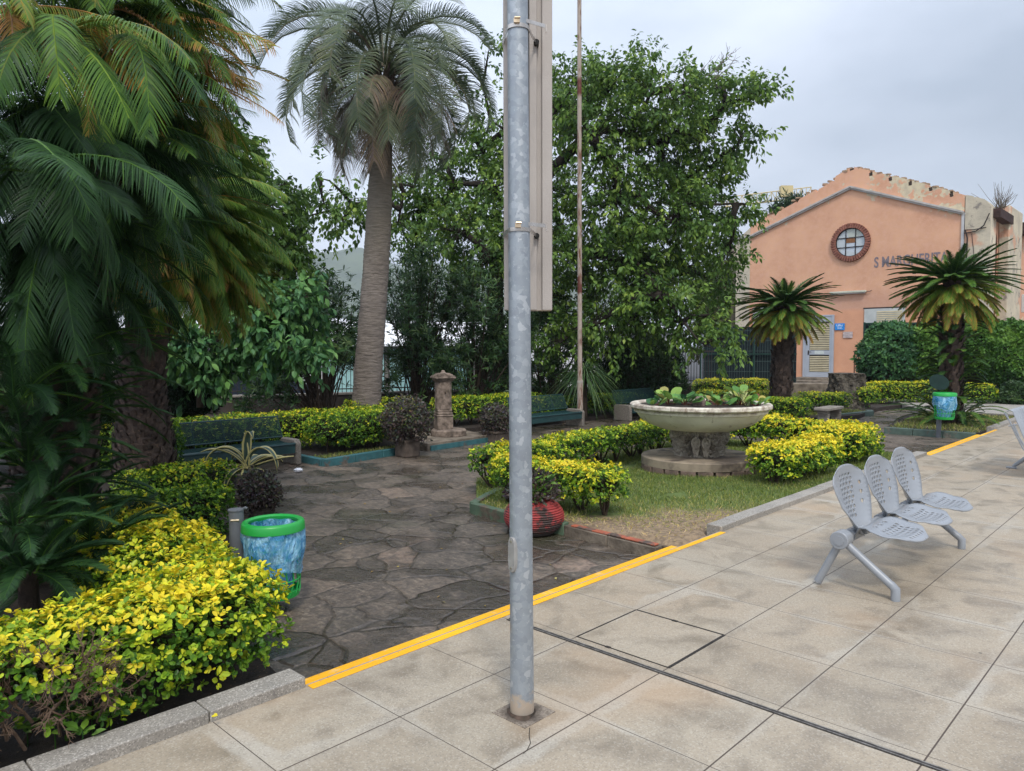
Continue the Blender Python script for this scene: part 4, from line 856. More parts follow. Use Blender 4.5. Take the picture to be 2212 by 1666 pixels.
# ------------------------------------------------------------------ foreground pole and sign box
def galv():
    q = N('galvanised_steel'); co = q.co(); v = q.vor(38, out='Color', vec=q.n('ShaderNodeVectorMath', {0: co, 1: q.n('ShaderNodeVectorMath', {0: q.noise(22, 3, col=True), 'Scale': .05}, operation='SCALE').outputs[0]}, operation='ADD').outputs[0])
    s = q.n('ShaderNodeSeparateColor', {0: v}).outputs; c = q.ramp(s[0], [(0, (.27, .30, .335)), (.5, (.31, .345, .38)), (.85, (.34, .375, .41)), (1, (.45, .48, .51))])
    zz = q.n('ShaderNodeSeparateXYZ', {0: co}).outputs[2]; low = q.ma('ADD', q.rg(zz, .03, .22, 1, 0), q.ma('MULTIPLY', q.ma('SUBTRACT', q.noise(20, 5), .5), 1.2))
    c = q.mix(q.rg(low, .62, .8), c, (.48, .40, .32)); c = q.mix(q.ma('MULTIPLY', q.rg(q.noise(60, 5, .7), .62, .68), .6), c, (.62, .64, .66)); c = q.mix(q.ma('MULTIPLY', q.rg(q.noise(3, 4), .52, .7), .35), c, (.16, .18, .2))
    q.base(c); q.i('Metallic', .45); q.rough(q.rg(s[1], 0, 1, .38, .6)); q.bump(q.noise(90, 3), .12, .003); return q.m
M_galv = galv(); M_ssteel = plain('stainless_band', (.62, .58, .54), (.42, .38, .34), 12, .3, metal=.9)
M_alu = plain('weathered_aluminium', (.44, .40, .37), (.36, .325, .30), 2.5, .55, .15, 150, metal=.15)
pc = W(1128, 1541, 0)
root = tag(empty('lamp_post', pc), 'tall galvanised steel pole standing in the foreground paving', 'pole')
mb = MB(); zs = np.linspace(-.05, 7.5, 30); tube(mb, [[pc[0] - .004 * z, pc[1], z] for z in zs], [.0540 - .0030 * z for z in zs], 40); obj('shaft', mb, M_galv, root, smooth=True)
mb = MB(); hz = at(1106, 1194, pc[1])[2]; a0 = R_(237)
dd = np.array([math.cos(R_(218)), math.sin(R_(218)), 0]); pp = np.array([dd[1], -dd[0], 0]); hc = np.array([pc[0], pc[1], hz]) + dd * .052
n = 22; prof = []
for i in range(n):
    a = 2 * math.pi * i / n; sx, sz = superell(np.array([a]), 3); prof.append((sx[0] * .027, sz[0] * .082))
V = [hc + pp * x + np.array([0, 0, z]) - dd * .006 for x, z in prof] + [hc + pp * x * .9 + np.array([0, 0, z * .96]) + dd * .009 for x, z in prof]
mb.addl(V, [tuple(range(n, 2 * n))] + [(i, (i + 1) % n, n + (i + 1) % n, n + i) for i in range(n)]); h_ = obj('access_hatch', mb, plain('hatch_grey', (.36, .355, .34), (.30, .29, .28), 20, .5, .15, 120, metal=.3), root, bevel=.002)
mb = MB()
for s_ in (-.06, .06): tube(mb, [hc + dd * .008 + [0, 0, s_], hc + dd * .012 + [0, 0, s_]], .005, 10)
obj('screw', mb, M_ssteel, h_, local=False) if False else None
sc_ = obj('hatch_screws', mb, M_ssteel, root)
# mortar square and stain at the foot
mb = MB(); hb = .165; cu, cv = pc @ DU, pc @ DV
mb2 = MB(); box(mb2, (cu + .01, -cv, .0015), (.205, .205, .003)); 
q = N('mortar_patch'); co = q.co(); sp = q.n('ShaderNodeVectorMath', {0: co, 1: (cu, -cv, 0)}, operation='DISTANCE').outputs['Value']
c = q.mix(q.rg(q.ma('ADD', sp, q.ma('MULTIPLY', q.ma('SUBTRACT', q.noise(14, 4), .5), .09)), .06, .12), (.06, .045, .035), q.mix(q.rg(q.noise(90, 3), .4, .6), (.16, .13, .10), (.30, .25, .20))); q.base(c); q.rough(.8); q.bump(q.noise(120, 4), .6, .008)
struct(obj('mortar_patch', mb2, q.m, rot=TH))
mb = MB(); th = np.linspace(0, 2 * np.pi, 26, endpoint=False); rr = .066 + .008 * np.sin(3 * th) + rng.normal(size=26) * .003
V = [(pc[0] + r * math.cos(t), pc[1] + r * math.sin(t), .004) for r, t in zip(rr, th)] + [(pc[0] + .056 * math.cos(t), pc[1] + .056 * math.sin(t), .016) for t in th]
mb.addl(V, [(i, (i + 1) % 26, 26 + (i + 1) % 26, 26 + i) for i in range(26)]); obj('mortar_collar', mb, plain('dirty_mortar', (.10, .07, .055), (.05, .04, .03), 30, .9), root)
# hairline crack
mb = MB(); ck = [(1144, 1572), (1143, 1590), (1146, 1605), (1139, 1620), (1130, 1628)]
cp = [W(x, y, .002) for x, y in ck]
for a, b in zip(cp[:-1], cp[1:]):
    d = (b - a) / np.linalg.norm(b - a); n_ = np.array([-d[1], d[0], 0]) * .0016; mb.add([a - n_, b - n_, b + n_, a + n_], np.array([(0, 1, 2, 3)]))
struct(obj('paving_crack', mb, bpy.data.materials['drain_dark']))
# sign box strapped to the far side of the pole, seen from behind and edge on
Yb = pc[1] + .155; zb = at(1140, 671, Yb)[2]; zt = 6.8
xl, xr = at(1089, 650, Yb)[0], at(1193, 650, Yb)[0]; cx = (xl + xr) / 2; wd = xr - xl
root = tag(empty('sign_box', (cx, Yb, zb)), 'weathered aluminium sign box seen from behind, strapped to the tall pole', 'sign'); H = zt - zb
mb = MB(); box(mb, (cx + .008, Yb + .04, zb + H / 2), (wd - .02, .05, H)); obj('panel', mb, M_alu, root, bevel=.003)
mb = MB()
for x0, x1, dp in ((0, .028, .03), (.118, .152, .022), (.176, .232, .012)):
    x1 = min(x1, wd); box(mb, (xl + (x0 + x1) / 2, Yb + .015 - dp / 2 - .004, zb + .002 + H / 2), (x1 - x0, dp, H))
obj('back_profile', mb, M_alu, root, bevel=.002)
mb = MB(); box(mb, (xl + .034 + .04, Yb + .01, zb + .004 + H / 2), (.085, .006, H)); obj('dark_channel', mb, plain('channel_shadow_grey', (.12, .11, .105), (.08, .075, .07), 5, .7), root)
def strap(y, name):
    zc_ = at(1140, y, Yb)[2]; r = .054 - .003 * zc_ + .004; cxp = pc[0] - .004 * zc_; r0 = empty('d') if False else None
    mb = MB(); T_ = []
    for a in np.linspace(R_(180 + 30), R_(360 - 10), 12): T_.append((cxp + r * math.cos(a), pc[1] + r * math.sin(a)))
    pts = [(xl - .004, Yb + .02)] + [(cxp - r * 1.0, pc[1] + .02)] + T_ + [(cxp + r * 1.25, pc[1] + .06), (xl + .150, Yb - .02)]
    for k in range(len(pts) - 1):
        a, b = np.array(pts[k]), np.array(pts[k + 1]); d = b - a; L = np.linalg.norm(d); box(mb, ((a[0] + b[0]) / 2, (a[1] + b[1]) / 2, zc_ + .0), (L + .002, .002, .017), rz=math.atan2(d[1], d[0]))
    a = np.array([cxp - .01, pc[1] - r - .006]); b = np.array([xl + .185, pc[1] + .03]); d = b - a; box(mb, ((a[0] + b[0]) / 2, (a[1] + b[1]) / 2, zc_ + .026), (np.linalg.norm(d), .002, .016), rz=math.atan2(d[1], d[0]))
    a2 = np.array([xl - .004, Yb + .01]); d = a - a2; box(mb, ((a[0] + a2[0]) / 2, (a[1] + a2[1]) / 2, zc_ + .012), (np.linalg.norm(d), .002, .016), rz=math.atan2(d[1], d[0]), rot=None)
    box(mb, (xl + .19, pc[1] + .045, zc_ + .018), (.002, .03, .03))
    s = obj('strap', mb, M_ssteel, root)
    mb = MB(); box(mb, (cxp - .005, pc[1] - r - .006, zc_ + .014), (.026, .010, .018)); tube(mb, [(cxp - .014, pc[1] - r - .010, zc_ + .024), (cxp + .010, pc[1] - r - .010, zc_ + .024)], .005, 8)
    k_ = obj('buckle', mb, plain('brass_buckle', (.62, .50, .36), (.45, .34, .22), 30, .35, metal=.8), s); k_.parent = s; k_.location = (0, 0, 0)
    mb = MB(); tube(mb, [(xl + .150, Yb - .035, zc_ - .004), (xl + .150, Yb + .01, zc_ - .004)], .0125, 12); obj('bolt', mb, plain('black_bolt', (.02, .018, .017), (.01, .01, .01), 20, .5), s)
    for ch in s.children:
        v = np.zeros(len(ch.data.vertices) * 3, np.float32); ch.data.vertices.foreach_get('co', v); v = v.reshape(-1, 3) - np.array(root.location, np.float32); ch.data.vertices.foreach_set('co', v.ravel()); ch.location = (0, 0, 0)
def fixsub(o): pass
strap(95, 'a'); strap(510, 'b')

# rusty mast
b = W(1253, 921, ZG); root = tag(empty('mast', b), 'thin rusty white-flaked flagpole mast rising behind the lawn', 'flagpole')
q = N('flaking_rusty_paint'); co = q.co(); mpn = q.n('ShaderNodeMapping', {0: co}); mpn.inputs['Scale'].default_value = (6, 6, .9)
f = q.noise(2.4, 6, .7, vec=mpn.outputs[0]); c = q.mix(q.rg(f, .40, .50), (.15, .065, .035), (.36, .30, .25)); c = q.mix(q.rg(q.noise(1.1, 2), .55, .6), c, (.11, .03, .02)); q.base(c); q.rough(.8); q.bump(f, .4, .01)
mb = MB(); tube(mb, [b - [0, 0, .1], b + [0, 0, 1.02]], .066, 16); tube(mb, [b + [0, 0, 1.02], b + [-.005, 0, 1.1], b + [-.02, 0, 5.2], b + [-.04, 0, 13]], [.066, .054, .05, .045], 14); obj('shaft', mb, q.m, root, smooth=False)
mb = MB(); tube(mb, [b + [0, 0, 1.0], b + [0, 0, 1.05]], .071, 16); obj('collar', mb, plain('pale_joint', (.45, .42, .38), (.3, .27, .24), 12, .7), root)

# ------------------------------------------------------------------ bowl planter
bc = np.array([2.62, 10.3, -.05])
root = tag(empty('bowl_planter', bc), 'large round pale stone bowl on a carved pedestal and round slab in the lawn', 'planter'); X0, Y0 = bc[0], bc[1]
def bowl_mat():
    q = N('bowl_stone'); co = q.co(); mpn = q.n('ShaderNodeMapping', {0: co}); mpn.inputs['Scale'].default_value = (5, 5, 1.0)
    z = q.n('ShaderNodeSeparateXYZ', {0: co}).outputs[2]; c = q.mix(q.rg(q.noise(3, 5), .35, .65), (.76, .71, .60), (.62, .57, .475))
    c = q.mix(q.ma('MULTIPLY', q.rg(z, .80, .86), q.rg(q.noise(9, 6, .7), .38, .62)), c, (.30, .24, .19))
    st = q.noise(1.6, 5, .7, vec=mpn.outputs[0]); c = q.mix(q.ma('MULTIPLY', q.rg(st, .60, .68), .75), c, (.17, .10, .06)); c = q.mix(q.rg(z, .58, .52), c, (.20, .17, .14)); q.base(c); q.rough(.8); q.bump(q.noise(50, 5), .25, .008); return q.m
prof = [(.40, .52), (.52, .535), (.70, .60), (.82, .68), (.875, .755), (.885, .765), (.905, .77), (.915, .80), (.905, .81), (.925, .815), (.955, .825), (.965, .84), (.962, .875), (.945, .89), (.87, .888), (.84, .87), (.82, .80), (.05, .79)]
mb = MB(); lathe(mb, [(r, z + .05) for r, z in prof], 96, (X0, Y0, -.05)); obj('bowl', mb, bowl_mat(), root, smooth=False, bevel=0)
def ped(r, z, a):
    t = (z - .13) / .40
    big = np.abs(np.sin(2 * a)) ** .6; r2 = r * (1 - .13 * big) + .035 * np.sin(4 * a + 1) * np.sin(np.pi * t)
    fine = .022 * np.sin(26 * a + 6 * np.sin(9 * t + 3 * np.sin(a * 4))) + .016 * np.sin(47 * a + 11 * t + 2 * np.sin(13 * t)) + .014 * np.sin(23 * t + 5 * np.sin(7 * a))
    return r2 + fine * np.clip(np.sin(np.pi * np.clip(t, 0.02, .98)) * 1.6, 0, 1)
mb = MB(); zz = np.linspace(.12, .57, 60); rb = .33 + .10 * np.clip((zz - .28) / .25, 0, 1) ** 1.5 + .035 * np.clip((.22 - zz) / .1, 0, 1); lathe(mb, np.stack([rb, zz], -1), 220, (X0, Y0, -.0), ped)
# two scroll lobes facing the path
fa = math.atan2(-Y0, -X0) 
for s_ in (-1, 1):
    a = fa + s_ * .17 + .05; o = np.array([X0 + math.cos(a) * .33, Y0 + math.sin(a) * .33, 0]); side = np.array([-math.sin(a), math.cos(a), 0]); out_ = np.array([math.cos(a), math.sin(a), 0])
    for k in range(14):
        t = k / 13; box(mb, o + out_ * .03 + [0, 0, .20 + .24 * t], (.02 + .07 * math.sin(math.pi * (.15 + .75 * t)), .06, .022), rz=a + math.pi / 2)
    for k in range(20):
        t = k / 19 * 2 * math.pi; p = o + out_ * .065 + side * (math.cos(t) * .05) + [0, 0, .37 + .07 * math.sin(t)]; box(mb, p, (.022, .022, .022), rz=a)
q = N('carved_stone'); g = q.n('ShaderNodeNewGeometry').outputs['Pointiness']; c = q.mix(q.rg(q.noise(8, 5), .35, .65), (.42, .38, .31), (.28, .24, .19)); c = q.mix(q.rg(q.noise(22, 6, .7), .52, .66), c, (.11, .09, .07)); q.base(c); q.rough(.88); q.bump(q.noise(26, 6, .7, dis=1.2), .8, .03)
obj('pedestal', mb, q.m, root, smooth=True)
mb = MB(); R0 = .80; lathe(mb, [(R0 - .03, .04), (R0, .045), (R0, .145), (R0 - .012, .16), (.02, .163)], 72, (X0, Y0, 0))
q = N('slab_stone'); co = q.co(); c = q.mix(q.rg(q.noise(4, 6, .6), .4, .62), (.31, .25, .18), (.17, .135, .10)); c = q.mix(q.rg(q.noise(1.6, 4, .6), .50, .58), c, (.075, .058, .045)); q.base(c); q.rough(.8); q.bump(q.noise(60, 5), .4, .008)
obj('round_slab', mb, q.m, root)
mb = MB()
for i in range(22):
    a = i / 22 * 2 * np.pi; rr_ = R0 - .06 + rng.normal() * .012; box(mb, (X0 + rr_ * math.cos(a), Y0 + rr_ * math.sin(a), .0 + rng.normal() * .004), (.195, .12, .085), rz=a + np.pi / 2 + rng.normal() * .03)
obj('foundation_bricks', mb, plain('old_bricks', (.21, .15, .12), (.10, .075, .06), 7, .9, .7, 30, bd=.015), root, bevel=.01)
mb = MB(); lathe(mb, [(.83, .86), (.5, .885), (.01, .90)], 40, (X0, Y0, 0)); obj('soil', mb, M_soil, root)
# plants in the bowl
M_berg = leafmat('bergenia_leaves', [(0, (.04, .13, .05)), (.4, (.12, .27, .06)), (.7, (.26, .38, .08)), (.85, (.42, .30, .09)), (1, (.30, .05, .06))], .4, .2, .2)
LEAF_R = (lambda n=12: (np.array([(0, .0, 0)] + [(.40 * math.sin(t) * (1.02), .5 - .5 * math.cos(t), .08 * math.sin(t) ** 2 - .05 * (1 - math.cos(t)) ** 2 / 4 + .02 * math.sin(5 * t)) for t in np.linspace(0.25, 2 * math.pi - .25, n)] + [(0, .5, -.03)]),
          [np.array([(i, i + 1, n + 1) for i in range(0, n)])]))()
def bowl_plant(label, x, y, Y, n, ls, tone, spread, h):
    p = at(x, y, Y); p = np.array([p[0], p[1], .86]); r = tag(empty('broad_leaf_plant', p), label, 'plant', 'plants in the stone bowl'); mb = MB(); a = rng.uniform(0, 6.28, n); rr_ = spread * np.sqrt(rng.random(n))
    pos = p + np.stack([np.cos(a) * rr_, np.sin(a) * rr_, .02 + h * rng.random(n)], -1); ax = norm(np.stack([np.cos(a), np.sin(a), rng.uniform(.1, 1.2, n)], -1)); nm = norm(np.stack([-np.cos(a) * .6, -np.sin(a) * .6 - .35, np.ones(n) * .8], -1) + rng.normal(size=(n, 3)) * .25)
    scatter(mb, LEAF_R, pos, ax, nm, ls * rng.uniform(.65, 1.2, n), np.clip(tone + rng.normal(size=n) * .2, 0, 1)); obj('leaves', mb, M_berg, r)
    mb = MB()
    for i in range(n): tube(mb, [p + [0, 0, 0], (p + pos[i]) / 2 + [0, 0, .01], pos[i]], .004, 4, cap=False)
    obj('stalks', mb, plain('red_stalks', (.16, .04, .03), (.10, .06, .03), 20, .6), r)
bowl_plant('round-leaved plant at the left rim of the bowl', 1410, 878, 9.95, 9, .12, .35, .13, .05)
bowl_plant('tall clump of round light green leaves left in the bowl', 1445, 872, 10.1, 20, .155, .5, .17, .16)
bowl_plant('clump of grey-green round leaves just left of the stone in the bowl', 1480, 875, 9.95, 16, .15, .25, .15, .13)
bowl_plant('small low leaves right of the stone in the bowl', 1548, 878, 9.9, 16, .125, .5, .16, .08)
bowl_plant('upright clump with yellowish leaves at the right of the bowl', 1600, 872, 10.0, 26, .15, .45, .18, .18)
bowl_plant('trailing leaves at the right rim of the bowl', 1632, 880, 9.95, 12, .11, .55, .12, .06)
bowl_plant('low back row of small leaves in the bowl', 1525, 868, 10.5, 16, .12, .5, .3, .1)
p = at(1600, 868, 10.1); r = tag(empty('spider_plant', (p[0], p[1], .88)), 'pale striped spidery plant sticking up at the right of the bowl', 'plant'); mb = MB(); n = 34
a = rng.uniform(0, 6.28, n); scatter(mb, LEAF_N, np.tile([p[0], p[1], .88], (n, 1)) + rng.normal(size=(n, 3)) * .05, norm(np.stack([np.cos(a), np.sin(a), rng.uniform(.5, 2.2, n)], -1)), unit(n), rng.uniform(.16, .28, n), rng.uniform(.5, .75, n)); obj('leaves', mb, leafmat('pale_striped_leaves', [(0, (.2, .3, .08)), (1, (.75, .72, .35))], .4, .2, .1), r)
def rock(name, label, c, s, mat, cat='stone', seed=0, n=14):
    mb = MB(); th = np.linspace(0, np.pi, n); ph = np.linspace(0, 2 * np.pi, 2 * n, endpoint=False); T_, P_2 = np.meshgrid(th, ph, indexing='ij'); d = np.stack([np.sin(T_) * np.cos(P_2), np.sin(T_) * np.sin(P_2), np.cos(T_)], -1)
    r = 1 + .22 * wob(d + seed, 2.2, seed) + .08 * wob(d + seed, 7, 2); V = np.array(c) + d * r[..., None] * np.array(s); i = np.arange(n - 1)[:, None] * 2 * n; j = np.arange(2 * n)[None]; j2 = (j + 1) % (2 * n)
    mb.add(V.reshape(-1, 3), np.stack([i + j, i + 2 * n + j, i + 2 * n + j2, i + j2], -1).reshape(-1, 4)); return tag(obj(name, mb, mat, origin=(c[0], c[1], c[2] - s[2])), label, cat)
pr = at(1512, 868, 9.85); rock('rock', 'rough grey-brown stone standing among the bowl plants', (pr[0], pr[1], .91), (.085, .06, .11), plain('pumice', (.26, .20, .17), (.13, .10, .085), 18, .95, .8, 60, bd=.02), seed=3)

# ------------------------------------------------------------------ slatted benches
M_green = plain('bench_green_metal', (.013, .052, .052), (.009, .036, .04), 5, .38, .08, 50)
M_cpeb = plain('pebbled_concrete', (.23, .205, .175), (.12, .105, .09), 40, .9, .7, 70, bd=.01)
def make_bench(label):
    root = tag(empty('park_bench', (0, 0, 0)), label, 'bench', 'green slatted benches along the far side of the path')
    # local: x along bench (0..2), y = depth (0 front .. .5 back, towards -v), z up
    for x in (.05, 1.95):
        mb = MB(); prism(mb, [(-.0, 0), (.50, 0), (.50, .36), (.44, .40), (.06, .40), (.0, .34)], -.05, .05); V = mb.V[0]; mb.V[0] = np.stack([V[:, 2] + x, V[:, 0], V[:, 1]], -1); obj('support', mb, M_cpeb, root, local=True, bevel=.02)
    mb = MB(); n = 15
    for i in range(n): box(mb, (1.0, .03 + .44 * i / (n - 1), .345 - .02 * math.sin(i / (n - 1) * math.pi)), (1.78, .014, .018))
    tube(mb, [(.11, .005, .335), (1.89, .005, .335)], .022, 8); tube(mb, [(.11, .47, .335), (1.89, .47, .335)], .014, 8)
    box(mb, (1.0, .008, .26), (1.78, .012, .13)); obj('seat', mb, M_green, root, local=True)
    mb = MB(); n = 20
    for i in range(n):
        t = i / (n - 1); box(mb, (1.0, .47 + .13 * t, .42 + .29 * t), (1.86, .012, .0085))
    tube(mb, [(.06, .605, .72), (1.94, .605, .72)], .012, 8); tube(mb, [(.06, .465, .41), (1.94, .465, .41)], .012, 8); obj('backrest', mb, M_green, root, local=True)
    for i, x in enumerate((.07, .54, 1.0, 1.46, 1.93)):
        mb = MB(); tube(mb, [(x, .44, .20), (x, .47, .42), (x, .612, .73)], .008, 6); obj('back_strut', mb, M_green, root, local=True)
    return root
bn = make_bench('left green slatted bench with concrete ends, behind the agave')
def putb(o, u0, v0, label=None):
    p = P(u0, v0, ZG); o.location = p; o.rotation_euler = (0, 0, TH)
    if label: o['label'] = label
# local x -> +u , local y -> -v (back). 
putb(bn, 4.0, -10.25)
putb(copy_tree(bn), 11.35, -10.45, 'green slatted bench half hidden behind the foreground pole')
putb(copy_tree(bn), 15.0, -10.35, 'farthest green slatted bench, only its left end showing left of the bowl')

# small stone bench
p = P(18.35, -6.75, -.14); root = tag(empty('stone_bench', p, TH), 'small curved-leg stone bench beside the hedge before the stump', 'bench')
mb = MB(); box(mb, (-.25, .0, .33), (.95, .36, .07)); obj('seat', mb, M_conc, root, local=True, bevel=.015)
for x in (-.62, .12):
    mb = MB()
    for k in range(7): t = k / 6; box(mb, (x + .05 * math.sin(t * 3), 0, .02 + .27 * t), (.09 + .07 * abs(t - .45), .26, .048))
    obj('leg', mb, M_conc, root, local=True, bevel=.012)

# ------------------------------------------------------------------ waiting seats
M_seat = plain('grey_painted_metal', (.285, .302, .326), (.245, .262, .286), 3, .34, .05, 200); 
def shell(S_, T_, holes, mp):
    bm_V, faces = [], []
    NS, NT = S_, T_
    for j in range(NT):
        for i in range(NS):
            s0, s1 = -1 + 2 * i / NS, -1 + 2 * (i + 1) / NS; t0, t1 = j / NT, (j + 1) / NT; sm, tm = (s0 + s1) / 2, (t0 + t1) / 2
            ring = [(s0, t0), (sm, t0), (s1, t0), (s1, tm), (s1, t1), (sm, t1), (s0, t1), (s0, tm)]; b = len(bm_V); bm_V += [mp(*q) for q in ring]
            hk = holes(i, j)
            if hk:
                off, rs, rt = hk; ang = [-135, -90, -45, 0, 45, 90, 135, 180]
                bm_V += [mp(sm + off * (s1 - s0) + rs * (s1 - s0) * math.cos(R_(a)), tm + rt * (t1 - t0) * math.sin(R_(a))) for a in ang]
                faces += [(b + k, b + (k + 1) % 8, b + 8 + (k + 1) % 8, b + 8 + k) for k in range(8)]
            else: faces.append(tuple(b + k for k in range(8)))
    V = np.array(bm_V); key = np.round(V, 6); uq, inv = np.unique(key, axis=0, return_inverse=True); inv = inv.ravel()
    F = []
    for f in faces:
        g = []
        for a in f:
            k = int(inv[a])
            if not g or g[-1] != k: g.append(k)
        if g[0] == g[-1]: g.pop()
        if len(set(g)) == len(g) and len(g) >= 3: F.append(tuple(g))
    return uq, F
def back_w(t): return .305 * np.interp(t, [0, .12, .3, .5, .7, .84, .93, .98, 1.0], [.30, .42, .66, .92, 1.0, .98, .88, .72, .60])
def seat_w(t): return .288 * np.interp(t, [0, .15, .4, .7, .88, 1.0], [.45, .68, .98, 1.0, .84, .50])
def back_map(s, t):
    y = s * back_w(t); x = np.interp(t, [0, .2, .5, .8, 1], [.01, -.025, -.06, -.085, -.09]) + .085 * s * s * (1 - .8 * t ** 2); z = np.interp(t, [0, .2, .5, .8, 1], [.355, .44, .58, .73, .82]) - .035 * (abs(s) ** 3) * t; return (x, y, z)
def seat_map(s, t):
    y = s * seat_w(t); x = .04 + .415 * t - .04 * abs(s) ** 3 * t; z = np.interp(t, [0, .12, .3, .6, .85, 1], [.355, .415, .425, .395, .40, .375]) + .018 * s * s * math.sin(math.pi * t); return (x, y, z)
def bh(i, j):
    if 3 <= j <= 12 and 3 <= i <= 6: return (.22 if j % 2 else -.22, .215, .40)
    if j in (6, 8, 10) and i == 8: return (0, .27, .49)
    return None
def sh_(i, j):
    if 5 <= j <= 10 and 2 <= i <= 7: return (.22 if j % 2 else -.22, .24, .38)
    if j == 3 and i in (3, 5, 7): return (-.3, .27, .49)
    return None
def make_seats(label):
    root = tag(empty('waiting_seats', (0, 0, 0)), label, 'bench', 'metal waiting seats on the platform')   # local: x = facing, y = -u.. along, z up
    mb = MB(); tube(mb, [(0, -.02, .345), (0, 1.9, .345)], .034, 16); obj('beam', mb, M_seat, root, local=True, smooth=True)
    for yc in (.04, 1.76):
        for xe, xg in ((-.155, -.17), (.335, .37)):
            mb = MB(); tube(mb, [(0, yc, .345), (xe, yc, .085 if xe > 0 else .02)], .0265, 16)
            if xe > 0: tube(mb, [(xe - .02, yc, .105), (xe + .012, yc, .075), (xe + .014, yc, .0)], [.0265, .03, .029], 14)
            obj('leg', mb, M_seat, root, local=True, smooth=True)
        mb = MB(); tube(mb, [(0, yc - .055, .345), (0, yc + .055, .345)], .062, 24); obj('hub', mb, M_seat, root, local=True, bevel=.006)
    for k in range(3):
        yc = .30 + k * .625
        for nm, mp_, NS, NT, hf in (('backrest', back_map, 10, 15, bh), ('seat', seat_map, 10, 12, sh_)):
            V, F = shell(NS, NT, hf, mp_); mb = MB(); mb.addl(V + np.array([0, yc, 0]), F); obj(nm, mb, M_seat, root, local=True, solid=.007, smooth=False)
        mb = MB(); tube(mb, [(-.0, yc - .09, .35), (.05, yc, .385), (.0, yc + .09, .35)], .022, 8); box(mb, (.05, yc, .375), (.10, .13, .035)); tube(mb, [(0, yc - .12, .345), (0, yc + .12, .345)], .045, 14); obj('bracket', mb, M_seat, root, local=True, bevel=.006)
    return root
st = make_seats('row of three grey perforated metal seats in front of the lawn kerb')
# local x -> +v, local y -> +u : that frame is left handed, so flip by placing with y -> +u, x -> +v using rotation TH-90deg (x->+v? y->+u)
st.location = P(5.14, -1.83, 0); st.rotation_euler = (0, 0, TH - math.pi / 2)
# other seat type at the right edge of the view, smooth sheet seats
root = tag(empty('waiting_seats', P(11.9, -1.62, 0), TH - math.pi / 2), 'grey metal seats with solid backs, cut off by the right edge', 'bench', 'metal waiting seats on the platform')
for k in range(3):
    yc = -.57 + k * .6; pr = [(-.30, .84), (-.265, .86), (-.235, .845), (-.10, .50), (-.06, .40), (.0, .36), (.10, .37), (.36, .42), (.42, .40)]
    for nm, a, b in (('backrest', 0, 6), ('seat', 5, 9)):
        mb = MB(); pts = pr[a:b]
        V = [(x, y, z) for y in (yc - .285, yc + .285) for x, z in pts]; n = len(pts); mb.add(V, np.array([(i, i + 1, n + i + 1, n + i) for i in range(n - 1)])); obj(nm, mb, M_seat, root, local=True, solid=.012, bevel=.004)
mb = MB(); tube(mb, [(-.02, -.85, .33), (-.02, 1.85, .33)], .03, 12); obj('beam', mb, M_seat, root, local=True)
for yc in (.05, 1.75):
    mb = MB(); tube(mb, [(-.02, yc, .34), (-.34, yc, .05), (-.36, yc, .02)], [.035, .025, .022], 10); box(mb, (-.38, yc, .012), (.12, .06, .022)); obj('leg', mb, M_seat, root, local=True, bevel=.005)
    mb = MB(); tube(mb, [(-.02, yc, .34), (.34, yc, .05), (.36, yc, .02)], [.035, .025, .022], 10); box(mb, (.38, yc, .012), (.12, .06, .022)); obj('leg', mb, M_seat, root, local=True, bevel=.005)
    mb = MB()
    for a, b in (((-.30, .82), (-.20, .58)), ((-.20, .58), (-.10, .37)), ((-.22, .70), (-.16, .55)), ((-.27, .66), (-.18, .69)), ((-.15, .50), (-.12, .42)), ((-.32, .83), (-.06, .36))): tube(mb, [(a[0], yc - .93 if yc < 1 else yc - .9, a[1]), (b[0], yc - .93 if yc < 1 else yc - .9, b[1])], .009, 6)
    obj('side_frame', mb, M_seat, root, local=True)

# ------------------------------------------------------------------ litter bins
M_bing = plain('green_plastic', (.018, .36, .06), (.015, .30, .05), 3, .38, .05, 100)
def bag_mat():
    q = N('blue_bag'); f = q.noise(7, 4, .6, dis=1.6); c = q.mix(q.rg(f, .4, .6), (.10, .45, .88), (.40, .74, .97)); q.base(c); q.rough(.22); q.i('Specular IOR Level', .6); mpb = q.n('ShaderNodeMapping', {0: q.co()}); mpb.inputs['Scale'].default_value = (9, 9, 2.2); q.bump(q.noise(2.2, 4, .6, vec=mpb.outputs[0], dis=1.2), 1.0, .05)
    tr = q.n('ShaderNodeBsdfTransparent', {'Color': (.75, .9, 1.0)}); ms = q.n('ShaderNodeMixShader', {0: q.rg(f, .38, .62, .62, .22)}); q.t.links.new(q.b.outputs[0], ms.inputs[1]); q.t.links.new(tr.outputs[0], ms.inputs[2]); q.t.links.new(ms.outputs[0], q.o.inputs[0]); return q.m
M_bag = bag_mat(); M_pipe = plain('grey_pipe_paint', (.16, .17, .19), (.13, .14, .155), 6, .5, .1, 60)
